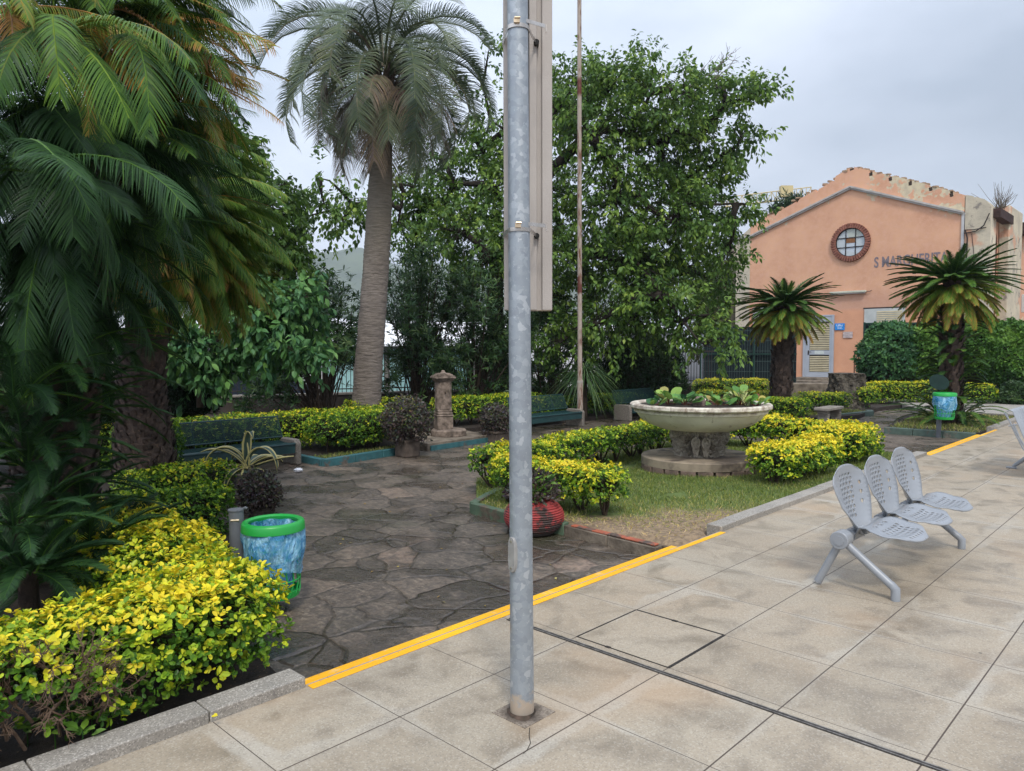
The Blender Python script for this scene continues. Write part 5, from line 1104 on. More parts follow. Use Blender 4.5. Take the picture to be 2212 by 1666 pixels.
def make_bin(label, side, drop=0.0, lid=False, H=.9, bagdrop=.27):
    root = tag(empty('litter_bin', (0, 0, 0)), label, 'litter bin', 'green basket litter bins'); zt = H; zb = H - .52
    mb = MB(); R = .185
    n = 40; a = np.linspace(0, 2 * np.pi, n + 1)
    lathe(mb, [(R - .022, zt - .004), (R - .014, zt + .004), (R + .0, zt + .008), (R + .016, zt + .002), (R + .024, zt - .012), (R + .026, zt - .058), (R + .018, zt - .062), (R + .002, zt - .058), (R - .02, zt - .03), (R - .022, zt - .004)], 48); obj('rim', mb, M_bing, root, local=True, smooth=True)
    mb = MB(); lathe(mb, [(.03, zb), (R - .035, zb), (R - .018, zb + .008), (R - .012, zb + .05), (R - .018, zb + .052), (R - .03, zb + .015), (.03, zb + .01)], 40)
    rw = lambda t: R - .014 + .008 * t
    for k in range(1, 6):
        z = zb + .05 + .40 * k / 5.4; pts = [(rw(k / 6) * math.cos(q), rw(k / 6) * math.sin(q), z) for q in a]; tube(mb, pts, .0055, 5, cap=False)
    for k in range(20):
        a0 = k / 20 * 2 * np.pi; pts = [((R - .014 + .008 * t) * math.cos(a0 + .42 * t + .10 * math.sin(t * 9)), (R - .014 + .008 * t) * math.sin(a0 + .42 * t + .10 * math.sin(t * 9)), zb + .03 + .45 * t) for t in np.linspace(0, 1, 9)]; tube(mb, pts, .0048, 4, cap=False)
    obj('basket', mb, M_bing, root, local=True)
    mb = MB(); m_ = 90; zz = np.linspace(zt - .055, zt - bagdrop, 26); A = np.linspace(0, 2 * np.pi, m_, endpoint=False)
    V = []
    for i, z in enumerate(zz):
        t = i / 25; rr_ = R + .014 + .012 * math.sin(math.pi * min(1, t * 1.1)) - .010 * t; cr_ = .005 * np.sin(17 * A + 3 * t) * (1 - t) + .008 * np.sin(4 * A + 5 * t) + .003 * np.sin(31 * A + 9 * t * np.sin(A * 2))
        zo = -.05 * t * np.sin(A * 1.0 + 2.2) - .03 * t * np.sin(3 * A + 1); V.append(np.stack([(rr_ + cr_) * np.cos(A), (rr_ + cr_) * np.sin(A), z + zo], -1))
    V = np.array(V); i = np.arange(25)[:, None] * m_; j = np.arange(m_)[None]; j2 = (j + 1) % m_; F = np.stack([i + j, i + j2, i + m_ + j2, i + m_ + j], -1).reshape(-1, 4)
    mb.add(V.reshape(-1, 3), F)
    zz = np.linspace(zt - .02, zb + .05, 20); V = []
    for i2, z in enumerate(zz):
        t = i2 / 19; V.append(np.stack([(R - .035 - .05 * t ** 2 + .012 * np.sin(7 * A + 6 * t) + .008 * np.sin(19 * A + 4 * np.sin(5 * t))) * np.cos(A), (R - .035 - .05 * t ** 2 + .012 * np.sin(7 * A + 6 * t)) * np.sin(A), z + 0 * A], -1))
    V = np.array(V); i = np.arange(19)[:, None] * m_; mb.add(V.reshape(-1, 3), np.stack([i + j, i + j2, i + m_ + j2, i + m_ + j], -1).reshape(-1, 4)); obj('bag', mb, M_bag, root, local=True, smooth=True)
    px, py = side; d = math.hypot(px, py)
    mb = MB(); top = H + (.06 if not lid else .0) - (0 if not lid else .1); tube(mb, [(px, py, -.02), (px, py, top + drop)], .05 if not lid else .045, 24)
    if not lid: lathe(mb, [(.048, top + drop), (.056, top + drop + .001), (.056, top + drop + .008), (.0, top + drop + .012)], 24, (px, py, 0)); tube(mb, [(px + .05, py, top + drop + .012), (px + .065, py, top + drop + .02), (px + .075, py, top + drop + .012)], .009, 8)
    obj('post', mb, M_pipe, root, local=True)
    if not lid:
        mb = MB(); fx = -px / d; tube(mb, [(px - .02, py - .051, top - .06), (px + .035, py - .042, top - .06)], .008, 6); obj('label_plate', mb, plain('brass_tag', (.5, .42, .3), (.35, .3, .2), 40, .5, metal=.5), root, local=True)
    mb = MB(); e = R / d; box(mb, (px * (1 + e) / 2 * .98, py * (1 + e) / 2 * .98, zt - .16), (abs(d - R) + .02, .02, .012), rz=math.atan2(py, px)); box(mb, (px * e * .97, py * e * .97, zt - .25), (.016, .05, .42), rz=math.atan2(py, px)); obj('bracket', mb, M_bing, root, local=True)
    return root
b1 = make_bin('near green basket bin with blue bag on a short grey pipe beside the hedge corner', (-.275, .06), H=.62, bagdrop=.30)
pb = at(590, 1125, 5.03); b1.location = (pb[0], pb[1], -.14)
b2 = make_bin('far green basket bin with open dark lid on a grey post before the tall cycad', (.02, .21), H=.90, lid=True, bagdrop=.30); pb = W(2031, 946, ZG); b2.location = (pb[0] - .02, pb[1] - .15, ZG)
mb = MB(); A = np.linspace(0, 2 * np.pi, 33)[:-1]; tilt = R_(68)
V = [(math.cos(t) * .20, .20 + math.sin(t) * .17 * math.cos(tilt), .93 + .17 + math.sin(t) * .155) for t in A] + [(math.cos(t) * .17, .235 + math.sin(t) * .15 * math.cos(tilt), .93 + .17 + math.sin(t) * .13) for t in A]
mb.addl(V, [(i, (i + 1) % 32, 32 + (i + 1) % 32, 32 + i) for i in range(32)] + [tuple(range(31, -1, -1)), tuple(range(32, 64))]); obj('lid', mb, plain('dark_green_lid', (.010, .028, .023), (.008, .020, .018), 6, .85), b2, local=True, bevel=.004)

# ------------------------------------------------------------------ drinking fountain pillar
p = at(958, 944, 14.15); p[2] = -.005; root = tag(empty('drinking_fountain', p, .35), 'old weathered stone pillar with a stepped cap on the raised stone ledge', 'fountain')
M_pil = plain('weathered_pillar_stone', (.30, .235, .19), (.10, .078, .062), 9, .9, .7, 26, bd=.015)
mb = MB(); lathe(mb, [(.33, 0), (.34, .01), (.34, .10), (.32, .12), (.0, .125)], 32, (.08, -.08, 0)); obj('step', mb, M_pil, root, local=True)
mb = MB(); box(mb, (0, 0, .24), (.31, .31, .25)); obj('plinth', mb, M_pil, root, local=True, bevel=.012)
mb = MB()
for (w0, z0, z1) in ((.33, .365, .40), (.30, .40, .45), (.28, .45, .50)): box(mb, (0, 0, (z0 + z1) / 2), (w0, w0, z1 - z0))
obj('base_moulding', mb, M_pil, root, local=True, bevel=.014)
mb = MB(); s8 = .145; oc = []
for sx, sy in ((1, 1), (-1, 1), (-1, -1), (1, -1)):
    a, b = (s8, s8 * .6), (s8 * .6, s8)
    pts = [(sx * a[0], sy * a[1]), (sx * b[0], sy * b[1])]; oc += pts if sx * sy > 0 else pts[::-1]
prism(mb, oc, .50, 1.03); obj('shaft', mb, M_pil, root, local=True, bevel=.008)
mb = MB()
for sx in (-1, 1):
    for sy in (-1, 1):
        box(mb, (sx * .145, sy * .05, .77), (.012, .022, .42)); box(mb, (sx * .05, sy * .145, .77), (.022, .012, .42))
obj('ribs', mb, M_pil, root, local=True, bevel=.004)
mb = MB()
for (w0, z0, z1) in ((.31, 1.03, 1.055), (.35, 1.055, 1.09), (.41, 1.09, 1.125), (.38, 1.125, 1.145), (.31, 1.145, 1.17), (.24, 1.17, 1.19)): box(mb, (0, 0, (z0 + z1) / 2), (w0, w0, z1 - z0))
lathe(mb, [(.07, 1.19), (.05, 1.205), (.035, 1.215), (.038, 1.23), (.02, 1.245), (.0, 1.248)], 16); obj('cap', mb, M_pil, root, local=True, bevel=.01)
mb = MB(); tube(mb, [(.0, -.145, .83), (0, -.18, .83), (0, -.19, .81)], .014, 8); obj('spout', mb, M_bark, root, local=True)

# ------------------------------------------------------------------ pots
M_pur = leafmat('purple_green_leaves', [(0, (.035, .028, .025)), (.4, (.085, .055, .055)), (.7, (.075, .105, .055)), (1, (.22, .18, .17))], .4, .15, .3)
def potshrub(label, x, y, Y, r, h, pw, ph, n, ls=.06):
    g = at(x, y, Y); g[2] = ZG; root = tag(empty('potted_shrub', g, TH), label, 'potted plant', 'potted purple-leaved shrubs'); mb = MB(); box(mb, (0, 0, ph / 2), (pw, pw, ph)); box(mb, (0, 0, ph - .03), (pw * 1.08, pw * 1.08, .05)); obj('pot', mb, plain('stone_pot', (.14, .11, .09), (.07, .055, .045), 8, .9, .6, 40), root, local=True, bevel=.015)
    mb = MB(); d = unit(n); c = np.array([0, 0, ph + h * .42]); rad = (1 - np.abs(rng.normal(size=n)) * .2)[:, None] * (1 + .26 * wob(d + x, 4)[:, None] + .16 * wob(d * 1.5 + x, 11)[:, None]); pos = c + d * rad * np.array([r, r, h * .55]); nm = norm(d + rng.normal(size=(n, 3)) * .6)
    scatter(mb, LEAF_S, pos, norm(np.cross(nm, unit(n)) + d * .5), nm, ls * rng.uniform(.6, 1.3, n), rng.random(n) * .8 + .15 * d[:, 2]); obj('foliage', mb, M_pur, root, local=True)
    mb = MB()
    for i in range(26):
        e = c + unit(1)[0] * np.array([r, r, h * .5]) * 1.08; tube(mb, [(0, 0, ph - .05), (e[0] * .5, e[1] * .5, ph + h * .2), e], [.010, .006, .003], 4)
    obj('stems', mb, M_bark, root, local=True); return root
potshrub('purple-green shrub in a square stone pot left of the stone pillar', 880, 985, 12.3, .41, .72, .30, .30, 3600)
potshrub('dark shrub in a low stone trough partly behind the foreground pole', 1072, 952, 14.2, .34, .52, .40, .22, 2400)
potshrub('dark purple bush low on the ground in front of the agave pot', 560, 1108, 7.95, .235, .42, .18, .08, 3600, .045)
p = W(1155, 1162, ZG); p[1] += .2; root = tag(empty('round_pot', p), 'round ribbed red flower pot with peeling paint at the lawn corner', 'flower pot')
mb = MB(); zz = np.linspace(0, .31, 70); rr_ = .29 * np.sqrt(np.clip(1 - ((zz - .165) / .205) ** 2, .02, 1)) ; rr_ = np.maximum(rr_, .13) + .007 * np.sin(zz / .31 * 2 * np.pi * 15)
pr = list(zip(rr_, zz)) + [(.165, .325), (.15, .32), (.14, .26), (.02, .26)]; lathe(mb, pr, 64)
q = N('peeling_red'); c = q.mix(q.rg(q.noise(5, 6, .7), .50, .56), (.34, .045, .042), (.055, .035, .03)); z = q.n('ShaderNodeSeparateXYZ', {0: q.co()}).outputs[2]; c = q.mix(q.rg(q.ma('ADD', z, q.ma('MULTIPLY', q.noise(8), .15)), .20, .12), c, (.05, .035, .03)); q.base(c); q.rough(.6); q.bump(q.noise(40, 5), .4, .01)
obj('pot', mb, q.m, root, local=True, smooth=True)
mb = MB(); n = 900; d = unit(n); d[:, 2] = np.abs(d[:, 2]); pos = d * np.array([.26, .26, .26]) * rng.uniform(.5, 1.1, (n, 1)) + [.0, 0, .34]; nm = norm(d + rng.normal(size=(n, 3)) * .5); scatter(mb, LEAF_S, pos, norm(np.cross(nm, unit(n)) + d), nm, .05 * rng.uniform(.6, 1.3, n), rng.random(n) * .7); obj('purple_foliage', mb, M_pur, root, local=True)
mb = MB(); n = 60; a = rng.uniform(0, 6.28, n); scatter(mb, LEAF_N, np.array([.04, -.05, .42]) + rng.normal(size=(n, 3)) * .06, norm(np.stack([np.cos(a), np.sin(a), rng.uniform(-.2, 1.4, n)], -1)), unit(n), rng.uniform(.10, .22, n) , rng.random(n)); obj('green_leaves', mb, M_br, root, local=True)
mb = MB()
for i in range(14): e = unit(1)[0] * [.2, .2, .16] + [0, 0, .45]; tube(mb, [(0, 0, .3), e], .006, 4)
obj('stems', mb, M_bark, root, local=True)
# agave
p = at(535, 1078, 8.75); p[2] = ZG; root = tag(empty('agave', p), 'variegated agave with curling yellow-edged leaves in a grey pot', 'potted plant')
mb = MB(); lathe(mb, [(.15, 0), (.17, .05), (.22, .30), (.225, .34), (.20, .345), (.19, .31), (.0, .31)], 32); q = N('slate_clad_pot'); c = q.mix(q.rg(q.noise(24, 4), .4, .6), (.10, .11, .11), (.24, .19, .13)); q.base(c); q.rough(.8); q.bump(q.noise(40, 4), .6, .02); obj('pot', mb, q.m, root, local=True)
q = N('agave_leaf'); a_ = q.n('ShaderNodeAttribute', attribute_name='tone').outputs['Fac']; c = q.mix(q.rg(a_, .55, .62), (.055, .10, .075), (.58, .50, .20)); c = q.mix(q.ma('MULTIPLY', q.rg(q.noise(14, 5), .5, .7), .35), c, (.13, .12, .08)); q.base(c); q.rough(.45)
spec = [(-1.35, .62, 1.0, 1.4, 0), (-.85, .70, 1.25, 2.6, 0), (-.25, .45, 1.5, .3, 0), (.12, .62, 1.45, 1.9, 0), (.65, .74, 1.25, 3.1, 0), (1.35, .62, .35, .15, 0), (-1.5, .45, .5, 1.9, 1), (.95, .5, .2, 1.4, 1), (-.5, .42, .3, 1.9, 1), (2.2, .5, .9, 1.8, 1), (3.0, .5, .8, 1.6, 1), (-2.4, .5, .9, 1.7, 1), (1.75, .5, .7, 1.0, 1), (.3, .40, .1, 1.5, 1)]
for (ax_, L, el, dr, fr) in spec:
    mb = MB(); k = 22; s = np.linspace(0, 1, k); e = el - dr * s ** 1.2; dx, dy = math.sin(ax_), -math.cos(ax_) * 1.0
    if not fr: dy = -.15
    T_ = np.stack([np.cos(e) * dx, np.cos(e) * dy, np.sin(e)], -1); T_ = norm(T_); c = np.array([0, 0, .36]) + np.concatenate([[[0, 0, 0]], np.cumsum(T_[:-1] * L / (k - 1), 0)]); sd_ = norm(np.cross(T_, np.array([0, 0, 1.]) + 1e-3)); up_ = np.cross(sd_, T_)
    w0 = .058 * np.interp(s, [0, .15, .5, .85, 1], [.9, .8, 1, .55, .04]); cols = [-1, -.7, -.4, 0, .4, .7, 1]; V = np.stack([c + sd_ * (w0 * q_)[:, None] + up_ * (w0 * .45 * abs(q_))[:, None] for q_ in cols], 1); tn = np.tile([1, .8, .0, 0, .0, .8, 1], (k, 1)); nc_ = 7
    i = (np.arange(k - 1)[:, None] * nc_ + np.arange(nc_ - 1)[None]).ravel(); mb.add(V.reshape(-1, 3), np.stack([i, i + 1, i + nc_ + 1, i + nc_], -1), tn.ravel()); obj('leaf', mb, q.m, root, local=True, solid=.008, smooth=True)

# stump, ledge, tissue, fallen leaves
ps = at(1826, 890, 21.0); g = np.array([ps[0], ps[1], -.08]); root = tag(empty('tree_stump', g), 'wide crumbling grey stump with a flat top among the yellow hedges', 'stump')
mb = MB(); zz = np.linspace(0, 1.0, 24); lathe(mb, [(.62 - .17 * min(1, z * 1.4) + .22 * max(0, .2 - z), z) for z in zz] + [(.30, .99), (.01, .96)], 40, fn=lambda r, z, a: r * (1 + .10 * np.sin(3 * a + 4 * z) + .07 * np.sin(8 * a + 11 * z + 2 * np.sin(5 * z)) + .06 * np.sin(17 * a + 23 * z)))
obj('trunk', mb, plain('rotten_wood', (.17, .15, .12), (.035, .03, .025), 7, .95, 1.0, 14, bd=.10), root, local=True)
mb = MB(); n = 260; a = rng.uniform(0, 6.28, n); z = rng.random(n) ** 2 * .5; pos = np.stack([np.cos(a) * .62, np.sin(a) * .62, z], -1); scatter(mb, LEAF_S, pos, norm(unit(n) + [0, 0, .5]), norm(np.stack([np.cos(a), np.sin(a), a * 0 + .3], -1)), .07 * rng.uniform(.5, 1.2, n), rng.random(n)); obj('ivy', mb, M_br, root, local=True)
pw = at(645, 1022, 10.7); mb = MB(); n = 9
th = np.linspace(.05, np.pi - .05, n); ph = np.linspace(0, 2 * np.pi, 14, endpoint=False); T_, Q_ = np.meshgrid(th, ph, indexing='ij'); d = np.stack([np.sin(T_) * np.cos(Q_), np.sin(T_) * np.sin(Q_), np.cos(T_)], -1); r_ = 1 + rng.normal(size=T_.shape) * .22; V = np.array([pw[0], pw[1], ZG + .03]) + d * r_[..., None] * [.055, .045, .03]; i = np.arange(n - 1)[:, None] * 14; j = np.arange(14)[None]; j2 = (j + 1) % 14
mb.add(V.reshape(-1, 3), np.stack([i + j, i + 14 + j, i + 14 + j2, i + j2], -1).reshape(-1, 4)); tag(obj('tissue', mb, plain('white_tissue', (.8, .8, .82), (.7, .7, .74), 30, .8), origin=(pw[0], pw[1], ZG)), 'crumpled white tissue lying on the dark paving', 'litter')
mb = MB(); n = 170; uu_ = rng.uniform(1.0, 9.0, n); vv_ = rng.uniform(-9.5, -3.5, n); k_ = ~inpoly(uu_, vv_, isl) & (uu_ > 2.3 + .1 * (vv_ < -6)); uu_, vv_ = uu_[k_], vv_[k_]; n = len(uu_)
scatter(mb, LEAF_S, uu_[:, None] * DU + vv_[:, None] * DV + [0, 0, ZG + .008], norm(unit(n) * [1, 1, .1]), norm(rng.normal(size=(n, 3)) * .3 + [0, 0, 1]), rng.uniform(.02, .045, n), rng.random(n)); struct(obj('fallen_leaves', mb, leafmat('dry_leaves', [(0, (.30, .22, .05)), (.5, (.22, .12, .05)), (1, (.45, .38, .10))], .6, .1, .3)), 'stuff')
pl = W(461, 1549, .055); mb = MB(); scatter(mb, LEAF_O, np.array([[pl[0] - .01, pl[1], .0575], [pl[0] + .008, pl[1] + .005, .058]]), np.array([[1., .2, .1], [-.4, 1, .1]]), np.array([[0, -.3, 1.], [.3, 0, 1]]), np.array([.028, .022]), np.array([1., .9])); tag(obj('fallen_leaf', mb, M_eu, origin=tuple(pl)), 'single small yellow leaf lying on the near kerb', 'leaf')
# bare twigs and low green sprigs in the near hedge
mb = MB()
def twig(a, d, L, r, g):
    b = a + d * L; mid = (a + b) / 2 + rng.normal(size=3) * .1 * L; tube(mb, [a, mid, b], [r, r * .8, r * .6], 5, cap=False)
    if g > 0:
        for _ in range(3): twig(b if rng.random() < .6 else mid, norm(d + rng.normal(size=3) * .6), L * rng.uniform(.5, .8), r * .62, g - 1)
for (x, y, Y) in ((15, 1600, 2.86), (70, 1560, 2.92), (110, 1540, 2.98), (35, 1520, 2.94), (160, 1520, 3.03), (210, 1560, 3.08), (55, 1620, 2.88), (130, 1590, 2.98), (20, 1550, 2.9), (90, 1500, 2.98), (180, 1500, 3.05), (250, 1500, 3.12)):
    twig(at(x, y, Y + .05), norm(np.array([rng.normal() * .4, -.35, .7])), .14, .0075, 4)
root = tag(empty('dead_twigs', at(80, 1640, 3.1)), 'bare brown dead twigs poking out of the left end of the near hedge', 'twigs'); obj('twigs', mb, plain('grey_brown_twig', (.17, .115, .08), (.10, .065, .045), 20, .9), root)
mb = MB(); n = 9
for (x, y) in ((150, 1580), (120, 1625), (60, 1610), (200, 1590), (270, 1570), (180, 1640), (320, 1560), (95, 1590), (240, 1600)):
    c = W(x, y, -.045) + [0, 0, .05 + rng.random() * .08]; m_ = 8; a = np.arange(m_) * 2.4; scatter(mb, LEAF_P, np.tile(c, (m_, 1)) + rng.normal(size=(m_, 3)) * .012, norm(np.stack([np.cos(a), np.sin(a), rng.uniform(.1, .8, m_)], -1)), np.tile([0, -.3, 1.], (m_, 1)), rng.uniform(.045, .075, m_), rng.uniform(.4, .9, m_)); tube(mb, [c - [0, 0, .12], c], .003, 4)
root = tag(empty('weeds', W(180, 1620, -.05)), 'small green weeds growing between the near hedge foot and the kerb', 'weeds'); obj('leaves', mb, M_br, root)
# ------------------------------------------------------------------ pink gabled building
def plaster():
    q = N('salmon_plaster'); co = q.co(); sp = q.n('ShaderNodeSeparateXYZ', {0: co}); x, z = sp.outputs[0], sp.outputs[2]     # local: x = v distance from the left corner, z height
    c = q.mix(q.rg(q.noise(.7, 6, .6), .35, .65), (.69, .39, .24), (.57, .30, .185)); c = q.mix(q.ma('MULTIPLY', q.rg(q.noise(5, 6, .7), .45, .62), .55), c, (.66, .38, .27))
    low = q.rg(q.ma('ADD', z, q.ma('MULTIPLY', q.ma('SUBTRACT', q.noise(1.3, 5), .5), .35)), 3.35, 3.25); c = q.mix(low, c, q.mix(q.rg(q.noise(.9, 4), .35, .65), (.70, .36, .215), (.60, .30, .18)))
    gray = q.ma('MULTIPLY', q.rg(q.ma('ADD', z, q.ma('MULTIPLY', q.noise(.8, 4), 1.2)), 4.9, 4.2), q.rg(z, 3.2, 3.4)); c = q.mix(q.ma('MULTIPLY', gray, .35), c, (.45, .27, .22))
    v = q.vor(4.5, 'DISTANCE_TO_EDGE', vec=q.n('ShaderNodeVectorMath', {0: co, 1: q.n('ShaderNodeVectorMath', {0: q.noise(3, 3, col=True), 'Scale': .25}, operation='SCALE').outputs[0]}, operation='ADD').outputs[0]); c = q.mix(q.ma('MULTIPLY', q.rg(v, 0, .02, 1, 0), .22), c, (.72, .48, .36))
    band = q.n('ShaderNodeAttribute', attribute_name='tone').outputs['Fac']
    pe = q.ma('ADD', q.noise(1.5, 7, .68), q.ma('MULTIPLY', q.ma('SUBTRACT', band, .5), .30)); c = q.mix(q.rg(pe, .575, .585), c, q.mix(q.rg(q.noise(4, 6), .4, .62), (.62, .53, .36), (.50, .42, .30)))
    q.base(c); q.rough(.9); q.bump(q.ma('ADD', q.noise(30, 5), q.ma('MULTIPLY', q.rg(pe, .57, .6), -1.0)), .3, .02); return q.m
M_pl = plaster()
def oldplaster():
    q = N('cream_old_plaster'); c = q.mix(q.rg(q.noise(1.1, 7, .65), .38, .62), (.58, .51, .38), (.42, .37, .29)); c = q.mix(q.rg(q.noise(2.3, 7, .7), .56, .62), c, (.24, .21, .18)); c = q.mix(q.rg(q.noise(.9, 4), .6, .66), c, (.56, .33, .22)); q.base(c); q.rough(.9); q.bump(q.noise(9, 7, .7), .5, .04); return q.m
M_cream = oldplaster(); M_gtrim = plain('grey_cornice', (.50, .47, .44), (.36, .34, .32), 3, .8, .3, 30)
UF = 34.0; A0 = fac(1620, 512)                                       # left eaves corner of the facade (v, z)
root = tag(empty('building', P(UF, A0[0], 0), TH - math.pi / 2), 'pink plastered building with stepped gable, round brick window and grey door', 'building')
def L(x, y, d=0.0):                                                  # picture point on the facade -> local (x, y, z); d metres proud of it
    v, z = fac(x, y); return np.array([v - A0[0], -d, z])
def wallcols(mb, cols, y0, y1, zb, tone=0.0):                        # cols: (x0, x1, ztop_left, ztop_right)
    for x0, x1, a, b in cols:
        V = [(x0, y0, zb), (x1, y0, zb), (x1, y0, b), (x0, y0, a), (x0, y1, zb), (x1, y1, zb), (x1, y1, b), (x0, y1, a)]
        mb.add(V, np.array([(0, 1, 2, 3), (5, 4, 7, 6), (3, 2, 6, 7), (0, 3, 7, 4), (1, 5, 6, 2)]), tone)
c_l, c_a, c_r = L(1620, 512), L(1838, 404), L(2083, 459)
# field below the cornice, then the parapet band above it (slightly proud)
mb = MB(); nx_g, nz_g = 60, 50; gx = np.sort(np.concatenate([np.linspace(c_l[0], c_r[0], nx_g - 1), [c_a[0]]])); gt = np.linspace(0, 1, nz_g); top_g = np.interp(gx, [c_l[0], c_a[0], c_r[0]], [c_l[2], c_a[2], c_r[2]])
GX = np.tile(gx, (nz_g, 1)); GZ = -.4 + (top_g[None] + .4) * gt[:, None]; GT = .08 + .62 * np.exp(-(top_g[None] - GZ) / .45) + .2 * np.exp(-(c_r[0] - GX) / .4) * (GZ > 4)
ig = (np.arange(nz_g - 1)[:, None] * nx_g + np.arange(nx_g - 1)[None]).ravel(); mb.add(np.stack([GX, GX * 0, GZ], -1).reshape(-1, 3), np.stack([ig, ig + 1, ig + nx_g + 1, ig + nx_g], -1), GT.ravel())
obj('wall', mb, M_pl, root, local=True)
def zc(x): return np.interp(x, [c_l[0], c_a[0], c_r[0]], [c_l[2], c_a[2], c_r[2]])
def lx(x, y): p = L(x, y); return p[0], p[2]
left = [(1622, 489), (1634, 483), (1637, 478), (1676, 459), (1678, 463), (1683, 457), (1721, 436), (1722, 440), (1728, 430), (1762, 411), (1764, 417), (1770, 409), (1800, 391), (1802, 395), (1806, 381), (1834, 365)]
top = [lx(*p) for p in left]
notch = [(1841, 367, 9, 5), (1882, 371, 7, 11), (1924, 380, 7, 12), (1967, 390, 7, 12), (2011, 400, 7, 12), (2056, 410, 7, 12)]
cols = []
for (a, b) in zip(top[:-1], top[1:]):
    if b[0] > a[0] + .002: cols.append((a[0], b[0], a[1], b[1]))
px, py = 1834, 365; 
def topy(x): return np.interp(x, [1834, 1845, 1975, 2085], [365, 361, 391, 422])
for nx_, ny_, nw, nd in notch:
    a, b = lx(px, topy(px)), lx(nx_ - nw / 2, topy(nx_ - nw / 2)); cols.append((a[0], b[0], a[1], b[1]))
    d = lx(nx_ + nw / 2, topy(nx_ + nw / 2)); e = lx(nx_, topy(nx_) + nd); cols.append((b[0], d[0], e[1], e[1])); px = nx_ + nw / 2
a, b = lx(px, topy(px)), lx(2085, topy(2085)); cols.append((a[0], b[0], a[1], b[1]))
mb = MB()
for x0, x1, a, b in cols:
    z0, z1 = zc(x0), zc(x1); tf_ = lambda x: .42 + .42 * np.clip((x - c_a[0] - .2) / 2.2, 0, 1); tn = np.array([tf_(x0), tf_(x1), tf_(x1), tf_(x0)] * 2)
    V = [(x0, -.04, z0), (x1, -.04, z1), (x1, -.04, b), (x0, -.04, a), (x0, .36, z0), (x1, .36, z1), (x1, .36, b), (x0, .36, a)]
    mb.add(V, np.array([(0, 1, 2, 3), (5, 4, 7, 6), (3, 2, 6, 7), (0, 3, 7, 4), (1, 5, 6, 2), (0, 4, 5, 1)]), tn)
obj('gable_parapet', mb, M_pl, root, local=True)
for nx_, ny_, nw, nd in notch:
    e = lx(nx_, topy(nx_) + nd * .45); mb = MB(); box(mb, (e[0], .0, e[1] - .04), (nw * .017, .09, nd * .011), rot=[[.97, 0, -.24], [0, 1, 0], [.24, 0, .97]]); obj('rafter_end', mb, plain('rotten_rafter', (.07, .05, .04), (.04, .03, .025), 10, .9), root, local=True)
mb = MB()
for k in range(60):                                                  # broken bricks and tile bits left along the roof edge
    x_ = rng.uniform(1640, 2080); tp_ = np.interp(x_, [1622, 1834], [486, 366]) if x_ < 1834 else topy(x_); e = lx(x_, tp_); box(mb, (e[0], rng.uniform(0, .3), e[1] + .005), (rng.uniform(.08, .24), .2, rng.uniform(.04, .10)), rz=rng.normal() * .3)
obj('broken_roof_edge', mb, plain('crumbled_brick', (.42, .30, .20), (.24, .16, .11), 6, .9), root, local=True)
mb = MB()
for p, q_ in ((c_l, c_a), (c_a, c_r)):
    d = q_ - p; Ln = np.linalg.norm(d); an = math.atan2(d[2], d[0]); ca, sa = math.cos(an), math.sin(an); Rm = [[ca, 0, -sa], [0, 1, 0], [sa, 0, ca]]; mid = (p + q_) / 2
    box(mb, mid + [0, -.075, 0], (Ln, .15, .07), rot=Rm); box(mb, mid + [0, -.05, -.07], (Ln - .03, .10, .07), rot=Rm)
box(mb, (c_l[0] - .32, -.06, c_l[2]), (.66, .18, .1)); o = obj('cornice', mb, M_gtrim, root, local=True)
mb = MB(); pa = L(2083, 459); pb_ = L(2083, 700); box(mb, (pa[0] - .03, -.03, (pa[2]) / 2), (.10, .06, pa[2])); obj('corner_strip', mb, plain('pale_grey_paint', (.50, .50, .50), (.4, .4, .41), 3, .7), root, local=True)
# cream pilasters left and right
pl_l, pl_r = L(1590, 600)[0], L(1620, 600)[0]; pr_l, pr_r = L(2085, 500)[0] + .03, L(2140, 500)[0]
mb = MB(); wallcols(mb, [(pl_l, pl_r - .002, L(1592, 520)[2], L(1622, 492)[2])], -.02, .5, -.4); obj('pilaster', mb, M_cream, root, local=True); mb = MB()
tt = [(2085, 422), (2100, 424), (2102, 434), (2106, 426), (2125, 431), (2132, 436), (2140, 446)]; cc = []
for a, b in zip(tt[:-1], tt[1:]): a, b = lx(*a), lx(*b); cc.append((a[0] + .03, b[0] + .03, a[1], b[1]))
wallcols(mb, cc, -.06, .9, -.4); obj('pilaster', mb, M_cream, root, local=True)
# side wall running away on the right (towards +u = local +y)
xs_ = pr_r + .03
def sidept(x, y):                                                    # sight line with the side wall plane
    vv0 = A0[0] + xs_; d = ray(x, y); t = vv0 / (d @ DV); q2 = d * t; return q2 @ DU - UF, q2[2] + CAM_H
mb = MB(); y_end = 30
ys_ = [0.9, sidept(2172, 500)[0], sidept(2200, 500)[0]]
mb.add([(xs_ - .25, .9, -.4), (xs_ - .25, y_end, -.4), (xs_ - .25, y_end, 7.2), (xs_ - .25, .9, 7.2)], np.array([(0, 1, 2, 3)]), .5); obj('side_wall', mb, M_pl, root, local=True)
for a, b, zt_ in ((ys_[1], ys_[2], 7.5), (ys_[2] + 5, ys_[2] + 6.5, 7.4)): mb = MB(); box(mb, (xs_ - .05, (a + b) / 2, zt_ / 2 - .2), (.4, b - a, zt_ + .4)); obj('side_pilaster', mb, M_cream, root, local=True, bevel=.05)
ya = (ys_[0] + ys_[1]) / 2; mb = MB(); z0a = sidept(2160, 590)[1]; z1a = sidept(2160, 500)[1]; zs_ = z1a + .1
